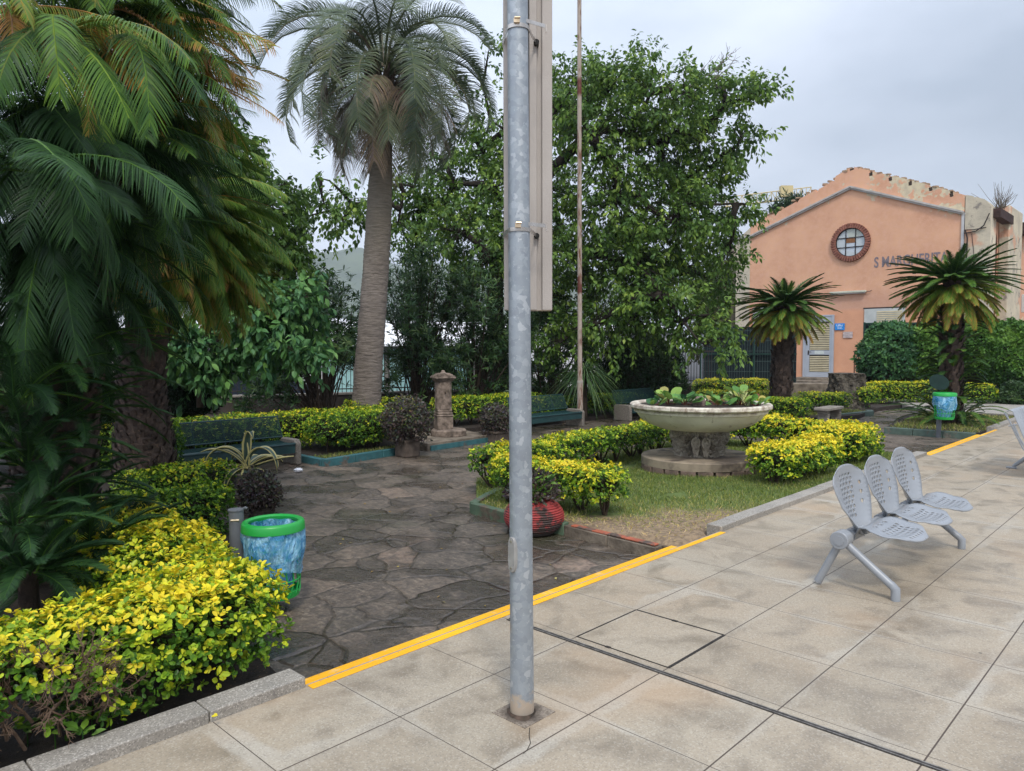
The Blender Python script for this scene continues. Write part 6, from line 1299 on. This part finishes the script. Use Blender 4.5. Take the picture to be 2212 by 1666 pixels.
V = [(xs_ - .235, ya - .6, 2.6), (xs_ - .235, ya + .6, 2.6)] + [(xs_ - .235, ya + .6 * math.cos(t), zs_ - .6 + .6 * math.sin(t)) for t in np.linspace(0, math.pi, 12)]
mb.addl(V, [tuple(range(len(V)))]); obj('arched_opening', mb, plain('dark_red_recess', (.20, .085, .06), (.12, .05, .035), 2, .9), root, local=True)
mb = MB(); box(mb, (xs_ + .05, ys_[1] * .5 + .3, sidept(2150, 462)[1]), (.35, ys_[1] * 1.0, .35)); obj('rusty_gutter', mb, plain('rusty_iron', (.07, .04, .035), (.035, .022, .02), 8, .8), root, local=True); mb = MB(); box(mb, (xs_ + .0, ys_[2] + 2.6, sidept(2210, 495)[1]), (.35, 5.0, .35)); obj('rusty_gutter', mb, plain('rusty_iron', (.07, .04, .035), (.035, .022, .02), 8, .8), root, local=True)
# roof behind the parapet
mb = MB(); zr = c_l[2] - .2; za = c_a[2] - .1; mb.add([(c_l[0] - .5, .36, zr), (c_a[0], .36, za), (c_a[0], y_end, za), (c_l[0] - .5, y_end, zr), (xs_ - .25, .36, c_r[2] - .3), (xs_ - .25, y_end, c_r[2] - .3)], np.array([(0, 1, 2, 3), (1, 4, 5, 2)])); obj('roof', mb, plain('old_roof_tiles', (.25, .14, .09), (.14, .09, .06), 3, .9), root, local=True)
mb = MB(); mb.add([(c_l[0] - 1.2, .5, -.4), (c_l[0] - 1.2, y_end, -.4), (c_l[0] - 1.2, y_end, zr), (c_l[0] - 1.2, .5, zr)], np.array([(3, 2, 1, 0)])); obj('far_side_wall', mb, M_cream, root, local=True)
# round window
wc = L(1838, 524); Rw = abs(L(1881, 524)[0] - L(1796, 524)[0]) / 2; ri = Rw * .745; mb = MB(); nb = 44
for i in range(nb):
    a = 2 * math.pi * i / nb; rm = (Rw + ri) / 2; ca, sa = math.cos(a), math.sin(a); box(mb, wc + [rm * ca, -.055, rm * sa], (Rw - ri, .13, 2 * math.pi * rm / nb * .84), rot=[[ca, 0, -sa], [0, 1, 0], [sa, 0, ca]], tone=rng.random())
wroot = obj('round_window', mb, plain('brick_ring', (.30, .125, .09), (.17, .07, .05), 6, .85, .4, 30), root, local=True, bevel=.008)
def sub(name, mb, mat, par, **k): o = obj(name, mb, mat, par, local=True, **k); return o
mb = MB(); nb = 48; V = [(wc[0] + Rw * .99 * math.cos(t), -.012, wc[2] + Rw * .99 * math.sin(t)) for t in np.linspace(0, 2 * math.pi, nb, endpoint=False)]; mb.addl(V, [tuple(range(nb))[::-1]]); sub('mortar', mb, plain('ring_mortar', (.34, .20, .15), (.25, .15, .12), 6, .9), wroot)
Q = N('dusty_window_glass'); cc_ = Q.n('ShaderNodeSeparateColor', {0: Q.vor(1.4, out='Color')}).outputs; Q.base(Q.mix(cc_[0], (.42, .44, .36), (.50, .56, .66))); Q.rough(.15)
mb = MB(); V = [(wc[0] + ri * math.cos(t), -.016, wc[2] + ri * math.sin(t)) for t in np.linspace(0, 2 * math.pi, nb, endpoint=False)]; mb.addl(V, [tuple(range(nb))[::-1]]); sub('pane', mb, Q.m, wroot)
M_irn = plain('dark_iron', (.045, .035, .035), (.03, .025, .025), 10, .6); mb = MB()
for k in (-1, 1):
    h = ri * .33; e = math.sqrt(ri * ri - h * h); box(mb, wc + [k * h, -.03, 0], (.035, .025, 2 * e)); box(mb, wc + [0, -.034, k * h], (2 * e, .025, .035))
for i in range(36):
    a = 2 * math.pi * i / 36; ca, sa = math.cos(a), math.sin(a); box(mb, wc + [ri * .98 * ca, -.035, ri * .98 * sa], (.04, .04, 2 * math.pi * ri / 36 * 1.05), rot=[[ca, 0, -sa], [0, 1, 0], [sa, 0, ca]])
sub('glazing_bars', mb, M_irn, wroot)
mb = MB(); box(mb, wc + [0, -.022, .09], (ri * .6, .012, .22)); sub('board', mb, plain('brown_board', (.28, .13, .06), (.2, .09, .04), 8, .7), wroot)
# door with slatted panels
M_dgrey = plain('door_grey', (.40, .43, .48), (.36, .39, .44), 3, .5); dl, dr_ = L(1739, 815), L(1797, 815); dz0 = L(1770, 815)[2]; dz1 = dz0 + 2.75; W_ = dr_[0] - dl[0]
mb = MB(); box(mb, (dl[0] - .04, -.03, (dz0 + dz1) / 2), (.10, .10, dz1 - dz0)); box(mb, (dr_[0] + .02, -.03, (dz0 + dz1) / 2), (.10, .10, dz1 - dz0)); box(mb, ((dl[0] + dr_[0]) / 2 - .01, -.03, dz1 + .03), (W_ + .16, .10, .07)); box(mb, ((dl[0] + dr_[0]) / 2, -.012, (dz0 + dz1) / 2), (W_, .025, dz1 - dz0 - .01)); box(mb, (dl[0] + .10, -.035, (dz0 + dz1) / 2), (.20, .05, dz1 - dz0 - .012)); box(mb, (dr_[0] - .07, -.035, (dz0 + dz1) / 2), (.09, .05, dz1 - dz0 - .012))
box(mb, ((dl[0] + dr_[0]) / 2 + .05, -.037, dz0 + .12), (W_ - .3, .05, .22)); box(mb, ((dl[0] + dr_[0]) / 2 + .05, -.037, dz0 + 1.12), (W_ - .3, .05, .20)); box(mb, ((dl[0] + dr_[0]) / 2 + .05, -.037, dz1 - .12), (W_ - .3, .05, .22)); door = obj('door', mb, M_dgrey, root, local=True)
M_slat = plain('cream_slats', (.64, .56, .38), (.54, .47, .31), 4, .6); mb = MB(); box(mb, ((dl[0] + dr_[0]) / 2 + .05, -.03, dz0 + 1.4), (W_ - .33, .02, 2.3)); sub('slat_backing', mb, plain('slat_backing_grey', (.06, .055, .05), (.04, .04, .035), 4, .8), door); mb = MB()
for a, b in ((.25, 1.0), (1.24, 2.5)):
    for k in range(int((b - a) / .08)): box(mb, ((dl[0] + dr_[0]) / 2 + .05, -.05, dz0 + a + .04 + k * .08), (W_ - .34, .022, .048))
sub('slats', mb, M_slat, door); mb = MB(); box(mb, (dl[0] + .15, -.06, dz0 + 1.12), (.012, .02, dz1 - dz0 - 1.2)); 
mb = MB(); tube(mb, [(dl[0] + .16, -.06, dz0 + 1.15), (dl[0] + .16, -.11, dz0 + 1.15), (dl[0] + .30, -.11, dz0 + 1.15)], .016, 8); box(mb, (dl[0] + .16, -.066, dz0 + 1.12), (.05, .012, .2)); sub('handle', mb, M_irn, door)
mb = MB(); box(mb, ((dl[0] + dr_[0]) / 2 + .05, -.066, dz0 + 1.13), (.42, .006, .16)); sub('notice', mb, plain('pale_notice', (.58, .62, .60), (.5, .54, .52), 12, .6), door)
mb = MB(); box(mb, ((dl[0] + dr_[0]) / 2, -.35, dz0 - .06), (W_ + .5, .7, .12)); box(mb, ((dl[0] + dr_[0]) / 2 + .2, -.8, dz0 - .25), (W_ + 1.2, 1.6, .28)); obj('door_step', mb, M_ston, root, local=True, bevel=.02)
# window right of the door, shutters
a, b = L(1868, 668), L(1955, 700); mb = MB(); box(mb, ((a[0] + b[0]) / 2, -.02, a[2] - .8), (b[0] - a[0], .05, 1.6)); sw = obj('shuttered_window', mb, plain('pale_window_frame', (.50, .52, .50), (.42, .44, .43), 3, .6), root, local=True); mb = MB()
for k in range(18): box(mb, ((a[0] + b[0]) / 2 + .2, -.055, a[2] - .14 - k * .085), (b[0] - a[0] - .62, .022, .05))
sub('slats', mb, M_slat, sw)
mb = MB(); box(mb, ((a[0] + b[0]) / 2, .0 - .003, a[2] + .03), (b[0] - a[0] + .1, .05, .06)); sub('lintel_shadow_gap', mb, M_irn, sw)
# small pale window left of the first cycad
a = L(1634, 665); mb = MB(); box(mb, (a[0] + .25, -.02, a[2] - .5), (.8, .05, 1.0)); obj('small_window', mb, plain('window_white', (.6, .62, .62), (.5, .52, .52), 3, .5), root, local=True)
# lamp over the door: long tube fitting
a, b = L(1795, 634), L(1873, 629); mid = (a + b) / 2; t_ = tag(empty('wall_lamp', P(UF - .02, A0[0] + mid[0], mid[2]), TH - math.pi / 2), 'long white tube lamp fitting mounted on the pink wall above the door', 'lamp')
mb = MB(); ll_ = b[0] - a[0]; box(mb, (0, -.09, 0), (ll_, .16, .09)); obj('housing', mb, plain('yellowed_white', (.55, .55, .44), (.45, .46, .38), 5, .5), t_, local=True, bevel=.015); mb = MB(); tube(mb, [(-ll_ / 2 + .05, -.09, -.055), (ll_ / 2 - .05, -.09, -.055)], .03, 8); obj('tube', mb, plain('lamp_tube', (.8, .8, .8), (.7, .7, .7), 5, .3), t_, local=True); mb = MB(); tube(mb, [(ll_ / 2, -.05, .0), (ll_ / 2 + .12, -.05, -.02), (ll_ / 2 + .2, -.02, .03)], .012, 6); obj('cable', mb, M_irn, t_, local=True)
# signs
def text(body, size, mat, loc, parent, name='lettering', scx=1.0, ext=.002, bold=0):
    cu = bpy.data.curves.new('t', 'FONT'); cu.body = body; cu.size = size; cu.extrude = ext; cu.align_x = 'LEFT'; cu.offset = bold; tmp = bpy.data.objects.new('t', cu); C.objects.link(tmp); bpy.context.view_layer.update()
    me = bpy.data.meshes.new_from_object(tmp.evaluated_get(bpy.context.evaluated_depsgraph_get())); bpy.data.objects.remove(tmp); me.name = name; me.materials.clear(); me.materials.append(mat)
    o = bpy.data.objects.new(name, me); link(o, parent); o.rotation_euler = (R_(90), 0, 0); o.location = loc; o.scale = (scx, 1, 1); return o
ws = L(1888, 578); wl = plain('faded_blue_grey_paint', (.14, .14, .175), (.26, .21, .21), 14, .9)
text('S MARGHERITA', .62, wl, (ws[0], -.008, ws[2]), root, scx=.66, ext=.004, bold=.010)
def plate(label, x0, y0, x1, y1, col, lines, tcol, cat='sign', tsz=.1, name='wall_sign'):
    a, b = L(x0, y0), L(x1, y1); w_, h_ = b[0] - a[0], a[2] - b[2]; c = (a + b) / 2; r = tag(empty(name, P(UF - .03, A0[0] + c[0], c[2]), TH - math.pi / 2), label, cat); mb = MB(); box(mb, (0, 0, 0), (w_, .02, h_)); obj('plate', mb, plain('plate_' + name, col, tuple(q * .85 for q in col), 8, .5), r, local=True, bevel=.004)
    for (s, tx, tz, size) in lines: text(s, size, tcol, (tx * w_, -.0115, tz * h_), r, ext=.001, bold=.001)
    return r
M_wht = plain('white_lettering', (.82, .84, .86), (.75, .78, .8), 10, .5); M_blk = plain('grey_lettering', (.16, .15, .17), (.2, .19, .2), 10, .6)
plate('small blue sign with white writing beside the grey door', 1804, 699, 1825, 713, (.03, .27, .72), [('Uffici', -.33, .05, .13), ('D.C.', -.22, -.33, .12)], M_wht, name='blue_sign')
plate('small white notice with fine grey writing right of the blue sign', 1822, 717, 1842, 730, (.62, .52, .50), [], M_blk, name='white_notice'); wn_ = bpy.data.objects['white_notice']; mb = MB()
for zl, wl_, x0_ in ((.12, .50, 0), (.06, .22, -.02), (.0, .46, .0), (-.05, .50, 0), (-.10, .20, .02)):
    for k in range(int(wl_ / .035)): box(mb, (x0_ - wl_ / 2 + k * .035 + .012, -.013, zl), (.022 + .008 * math.sin(k * 2.3 + zl * 40), .002, .018))
obj('fine_print', mb, M_blk, wn_, local=True)
# cables on the right pilaster
mb = MB(); K1 = [L(2085, 505, .12), L(2110, 500, .12), L(2127, 488, .14), L(2140, 462, .2)]; tube(mb, K1, .022, 6); K2 = [L(2085, 498, .12), L(2105, 497, .12), L(2132, 492, .12)]; tube(mb, K2, .02, 6); K3 = [L(2086, 497, .1), L(2091, 515, .1), L(2089, 560, .1), L(2089, 640, .1)]; tube(mb, K3, .025, 6); K4 = [L(2100, 505, .08), L(2104, 540, .08), L(2107, 600, .08)]; tube(mb, K4, .01, 4); obj('cables', mb, M_irn, root, local=True)
# air conditioner with grille at the right edge
a = sidept(2208, 655); ac = tag(empty('air_conditioner', P(UF + a[0], A0[0] + xs_ + .25, a[1] - .4), TH - math.pi / 2), 'white air conditioning unit on the side wall at the right edge', 'air conditioner'); mb = MB(); box(mb, (0, 0, .35), (.35, 1.4, .8)); obj('case', mb, plain('ac_white', (.62, .62, .60), (.55, .55, .53), 4, .5), ac, local=True, bevel=.02); mb = MB()
for k in range(8): box(mb, (.19, 0, .05 + k * .085), (.02, 1.2, .05))
obj('grille', mb, M_irn, ac, local=True)
pt_ = L(2152, 440, .0); wp = tag(empty('wall_shrub', P(UF + .8, A0[0] + pt_[0], pt_[2] - .1)), 'dry wispy plant growing on the top of the right wall', 'plant'); mb = MB()
for i in range(40):
    a = np.array(wp.location) + rng.normal(size=3) * [.1, .1, .02]; e = a + np.array([rng.normal() * .35, rng.normal() * .3, rng.uniform(.4, 1.0)]); tube(mb, [a, (a + e) / 2 + rng.normal(size=3) * .06, e], [.014, .009, .005], 4, cap=False)
obj('stems', mb, plain('dry_stems', (.16, .13, .10), (.1, .08, .06), 20, .9), wp)
# ------------------------------------------------------------------ fences
M_fgreen = plain('fence_green', (.02, .055, .045), (.015, .04, .035), 4, .5); M_net = plain('dark_screen_cloth', (.014, .024, .028), (.009, .016, .02), 6, .85, .3, 80)
def meshfence(label, p0, p1, z0, z1, net=True, rails=(), step=.09, post=1.9, backd=.06, name='mesh_fence', wire=M_fgreen):
    p0, p1 = np.array(p0), np.array(p1); d = p1 - p0; Ln = np.linalg.norm(d[:2]); rz = math.atan2(d[1], d[0]); r = tag(empty(name, (p0[0], p0[1], z0), rz), label, 'fence'); H_ = z1 - z0
    if net: mb = MB(); box(mb, (Ln / 2, backd, H_ / 2), (Ln, .008, H_)); obj('screen', mb, M_net, r, local=True)
    mb = MB()
    for k in range(int(Ln / step)): box(mb, (k * step + step / 2, 0, H_ / 2), (.008, .008, H_))
    for k in range(int(H_ / .38) + 1): box(mb, (Ln / 2, -.008, min(H_, .02 + k * .38)), (Ln, .008, .010))
    obj('wire_mesh', mb, wire, r, local=True)
    for k in range(int(Ln / post) + 1): mb = MB(); box(mb, (min(Ln, k * post), -.03, H_ / 2), (.06, .05, H_ + .05)); obj('post', mb, M_fgreen, r, local=True)
    for zr_ in rails: mb = MB(); box(mb, (Ln / 2, -.05, zr_), (Ln, .05, .05)); obj('rail', mb, M_fgreen, r, local=True)
    return r
fa, fb = at(1515, 700, 28), at(1722, 700, 27); meshfence('green wire mesh fence with dark netting left of the pink building', (fa[0], fa[1]), (fb[0], fb[1]), at(1600, 826, 27.5)[2], at(1600, 706, 27.5)[2], rails=(1.05, .12), wire=plain('fence_wire_grey_green', (.10, .15, .14), (.07, .11, .10), 5, .5))
fp = at(1517, 820, 27.4); r = tag(empty('scaffold_pole', (fp[0], fp[1], at(1517, 828, 27.4)[2])), 'thin galvanised upright pole in front of the mesh fence', 'pole'); mb = MB(); tube(mb, [fp * [1, 1, 0] + [0, 0, .2], fp * [1, 1, 0] + [0, 0, at(1517, 705, 27.4)[2]]], .035, 10); obj('shaft', mb, M_galv, r)
fa, fb = at(1867, 697, 25.5), at(2330, 697, 24.0); meshfence('dark green screened fence behind the right hand bushes', (fa[0], fa[1]), (fb[0], fb[1]), -.1, at(1867, 698, 25.5)[2], rails=(at(1867, 698, 25.5)[2] + .08,), backd=.05, name='screen_fence')
ha = at(1845, 822, 30); r = tag(empty('handrail', (ha[0], ha[1], at(1845, 818, 30)[2]), 0), 'brown metal handrail beside the door steps', 'railing'); mb = MB()
for k in range(6): box(mb, (k * .16, 0, .5 if k else .55), (.05 if k == 0 else .022, .03, 1.0 if k else 1.1))
obj('bars', mb, plain('brown_rail', (.17, .09, .055), (.12, .06, .04), 8, .7), r, local=True); mb = MB(); box(mb, (.42, 0, 1.1), (.95, .04, .04)); box(mb, (.42, .0, .9), (.95, .02, .02)); box(mb, (.42, 0, .04), (.95, .02, .03)); obj('rail', mb, bpy.data.materials['brown_rail'], r, local=True)
# stone ledge before the door
a = at(1700, 865, 24.5); b = at(1800, 865, 24.2); mb = MB(); c = (a + b) / 2; box(mb, (0, 0, .27), (b[0] - a[0], .5, .62)); o = obj('low_stone_wall', mb, M_ston, bevel=.03); o.location = (c[0], c[1], -.1); tag(o, 'low crumbling stone wall below the building door', 'wall')
a = at(1485, 830, 26); mb = MB(); box(mb, (0, 0, .1), (1.6, .4, .35)); o = obj('low_stone_wall', mb, M_ston, bevel=.03); o.location = (a[0] + .4, a[1], .0); tag(o, 'short stone wall end left of the back yellow hedge', 'wall')
# ------------------------------------------------------------------ street boundary wall and railing
wa, wb, wc2 = np.array([-13, 17.4]), np.array([-.3, 22.5]), np.array([7, 25.6])
for (a, b, lab) in ((wa, wb, 'low dark street wall behind the left bench'), (wb, wc2, 'low dark street wall behind the rusty mast')):
    d = b - a; Ln = np.linalg.norm(d); rz = math.atan2(d[1], d[0]); mb = MB(); box(mb, (Ln / 2, 0, .12), (Ln, .3, .52)); o = obj('street_wall', mb, plain('dark_mossy_wall', (.075, .062, .052), (.04, .034, .03), 2, .9, .5, 30), rot=rz); o.location = (a[0], a[1], 0); tag(o, lab, 'wall')
    mb2 = MB(); box(mb2, (Ln / 2, -.0, .405), (Ln, .38, .05)); obj('coping', mb2, M_conc, o, local=True)
    r = tag(empty('railing', (a[0], a[1], .43), rz), 'black bar railing on the low wall ' + ('behind the left bench' if a is wa else 'behind the rusty mast'), 'railing'); mb = MB()
    for k in range(int(Ln / .12)): box(mb, (k * .12, 0, .55), (.016, .016, 1.1))
    obj('bars', mb, M_irn, r, local=True); mb = MB(); box(mb, (Ln / 2, 0, 1.1), (Ln, .04, .04)); box(mb, (Ln / 2, 0, .1), (Ln, .03, .03)); obj('rail', mb, M_irn, r, local=True)
# ------------------------------------------------------------------ things beyond the railing
def car(label, x, y, Y, rz, col, Lc=4.2, Hc=1.5, cat='car', name='parked_car', van=False):
    c = at(x, y, Y); r = tag(empty(name, (c[0], c[1], -.36), rz), label, cat, 'vehicles parked beyond the railing'); Wc = 1.75
    prf = [(-.5, .22), (-.5, .55), (-.46, .62), (-.30, .64), (-.18, 1.0), (.25, 1.0), (.40, .66), (.5, .60), (.5, .22)] if not van else [(-.5, .14), (-.5, .45), (-.40, .55), (-.30, .97), (.49, 1.0), (.5, .14)]
    pts = [(a * Lc, b * Hc) for a, b in prf]; mb = MB(); n = len(pts); V = [(a, -Wc / 2, b) for a, b in pts] + [(a, Wc / 2, b) for a, b in pts]; mb.addl(V, [tuple(range(n)), tuple(range(n, 2 * n))[::-1]] + [(i, n + i, n + (i + 1) % n, (i + 1) % n) for i in range(n)]); obj('body', mb, plain('car_paint', col, tuple(q * .9 for q in col), 2, .25), r, local=True, bevel=.06)
    gl = plain('car_glass', (.03, .04, .045), (.02, .03, .035), 2, .08); mb = MB()
    for s in (-1, 1):
        if van: q_ = [(-.33 * Lc, .58 * Hc), (-.12 * Lc, .58 * Hc), (-.12 * Lc, .90 * Hc), (-.26 * Lc, .90 * Hc)]
        else: q_ = [(-.26 * Lc, .68 * Hc), (.34 * Lc, .68 * Hc), (.23 * Lc, .94 * Hc), (-.16 * Lc, .94 * Hc)]
        mb.addl([(a, s * (Wc / 2 + .004), b) for a, b in q_], [(0, 1, 2, 3)])
    obj('side_window', mb, gl, r, local=True)
    for a in (-.32, .31):
        for s in (-1, 1): mb = MB(); tube(mb, [(a * Lc, s * (Wc / 2 - .18), .31), (a * Lc, s * (Wc / 2 + .01), .31)], .31, 18); wh = obj('wheel', mb, plain('tyre', (.02, .02, .02), (.015, .015, .015), 5, .8), r, local=True); mb = MB(); tube(mb, [(a * Lc, s * (Wc / 2 - .02), .31), (a * Lc, s * (Wc / 2 + .02), .31)], .18, 14); sub('rim', mb, M_ssteel, wh)
    return r
car('white van parked beyond the railing between the old cycad and the feather palm', 610, 800, 26, .38, (.75, .76, .78), 5.2, 2.4, 'van', 'parked_van', True)
car('dark blue car parked beyond the railing left of the oleander', 520, 830, 23.2, .38, (.03, .04, .06), 4.0, 1.5)
car('pale silver car parked beyond the railing behind the stone pillar', 960, 830, 29, .38, (.62, .65, .68))
car('white car parked beyond the railing near the foreground pole', 1120, 830, 31, .38, (.75, .76, .78))
def shed(label, x, y, Y, w_, d_, h_, wall, roof, rz=.38, slope=.5, name='kiosk', pane=None):
    c = at(x, y, Y); r = tag(empty(name, (c[0], c[1], -.36), rz), label, 'building'); mb = MB(); box(mb, (0, 0, h_ / 2), (w_, d_, h_)); obj('wall', mb, wall, r, local=True); mb = MB(); V = [(-w_ / 2 - .3, -d_ / 2 - .4, h_), (w_ / 2 + .3, -d_ / 2 - .4, h_), (w_ / 2 + .3, 0, h_ + slope), (-w_ / 2 - .3, 0, h_ + slope), (-w_ / 2 - .3, d_ / 2 + .4, h_), (w_ / 2 + .3, d_ / 2 + .4, h_)]
    mb.addl(V, [(0, 1, 2, 3), (3, 2, 5, 4), (0, 4, 5, 1), (0, 3, 4), (1, 5, 2)]); obj('roof', mb, roof, r, local=True)
    if pane: mb = MB(); [box(mb, (-w_ / 2 + .5 + k * 1.1, -d_ / 2 - .02, 1.15), (.9, .04, 1.7)) for k in range(int(w_ / 1.1))]; obj('glass_panel', mb, pane, r, local=True)
    return r
M_wr = plain('white_sheet_roof', (.80, .81, .83), (.70, .71, .73), 1, .6); M_corr = plain('grey_corrugated', (.28, .26, .25), (.20, .19, .18), 2, .7); M_tp = plain('turquoise_panel', (.35, .62, .62), (.45, .72, .74), 2, .4)
shed('white-roofed market hall far behind the hanging cycad fronds', 380, 800, 34, 16, 6, 2.9, M_corr, M_wr, name='market_hall', slope=.6)
shed('kiosk with white roof and turquoise panels seen right of the feather palm', 880, 800, 28, 6.5, 3, 2.1, M_corr, M_wr, pane=M_tp, slope=.9)
shed('long white building seen in gaps behind the stone pillar', 1080, 800, 48, 22, 8, 3.1, plain('white_render', (.72, .73, .76), (.62, .63, .66), .6, .8), M_wr, slope=.6, name='white_building')
# far street light at upper left and the yellow crane
a = at(432, 150, 20); r = tag(empty('street_lamp', (a[0], a[1], -.3)), 'grey street lamp column partly hidden by the upper left fronds', 'street lamp'); mb = MB(); tube(mb, [(a[0], a[1], -.3), (a[0] - .02, a[1], 5), (a[0] - .05, a[1], 10.5)], [.11, .10, .07], 12); obj('column', mb, M_pipe, r); mb = MB(); box(mb, (a[0] + .4, a[1], 10.5), (1.0, .25, .12)); obj('lantern', mb, M_pipe, r, bevel=.03)
cr0, cr1 = at(1560, 448, 150), at(1752, 425, 150); r = tag(empty('tower_crane', (cr1[0] + 4, cr1[1], 0)), 'pale yellow tower crane jib showing above the left roof slope', 'crane'); M_yc = plain('crane_yellow', (.62, .50, .25), (.55, .45, .24), .5, .6)
mb = MB(); d = cr1 - cr0; n = 18
for k in range(n + 1):
    a = cr0 + d * k / n; b = a + [0, 0, 1.9]; 
    if k < n: a2, b2 = cr0 + d * (k + 1) / n, cr0 + d * (k + 1) / n + [0, 0, 1.9]; tube(mb, [a, a2], .16, 4); tube(mb, [b, b2], .10, 4); tube(mb, [a, b2] if k % 2 else [b, a2], .07, 4)
    tube(mb, [a, b], .07, 4)
obj('jib', mb, M_yc, r); mb = MB(); m_ = at(1698, 425, 150); box(mb, m_ + [0, 0, 1.0], (2.4, 1.2, 2.2)); obj('cab', mb, M_yc, r); mb = MB(); q0 = np.array([m_[0] + 1, m_[1], 0]); 
for sx in (-.8, .8):
    for sy in (-.8, .8): tube(mb, [q0 + [sx, sy, 0], q0 + [sx, sy, m_[2]]], .12, 4)
obj('mast', mb, M_yc, r)
# ------------------------------------------------------------------ air
HAZE = True
if HAZE:
    mb = MB(); z0, z1 = -8.0, 320.0; x0, x1, y0, y1 = -2900., 900., -30., 2700.
    V = [(x, y, z) for z in (z0, z1) for y in (y0, y1) for x in (x0, x1)]; mb.add(V, np.array([(0, 2, 3, 1), (4, 5, 7, 6), (0, 1, 5, 4), (2, 6, 7, 3), (0, 4, 6, 2), (1, 3, 7, 5)]))
    hm = bpy.data.materials.new('haze'); hm.use_nodes = True; t = hm.node_tree; t.nodes.clear(); oo = t.nodes.new('ShaderNodeOutputMaterial'); pv = t.nodes.new('ShaderNodeVolumePrincipled'); pv.inputs['Color'].default_value = (.86, .92, 1, 1); pv.inputs['Density'].default_value = .00032; t.links.new(pv.outputs[0], oo.inputs['Volume'])
    struct(obj('haze', mb, hm), 'stuff')
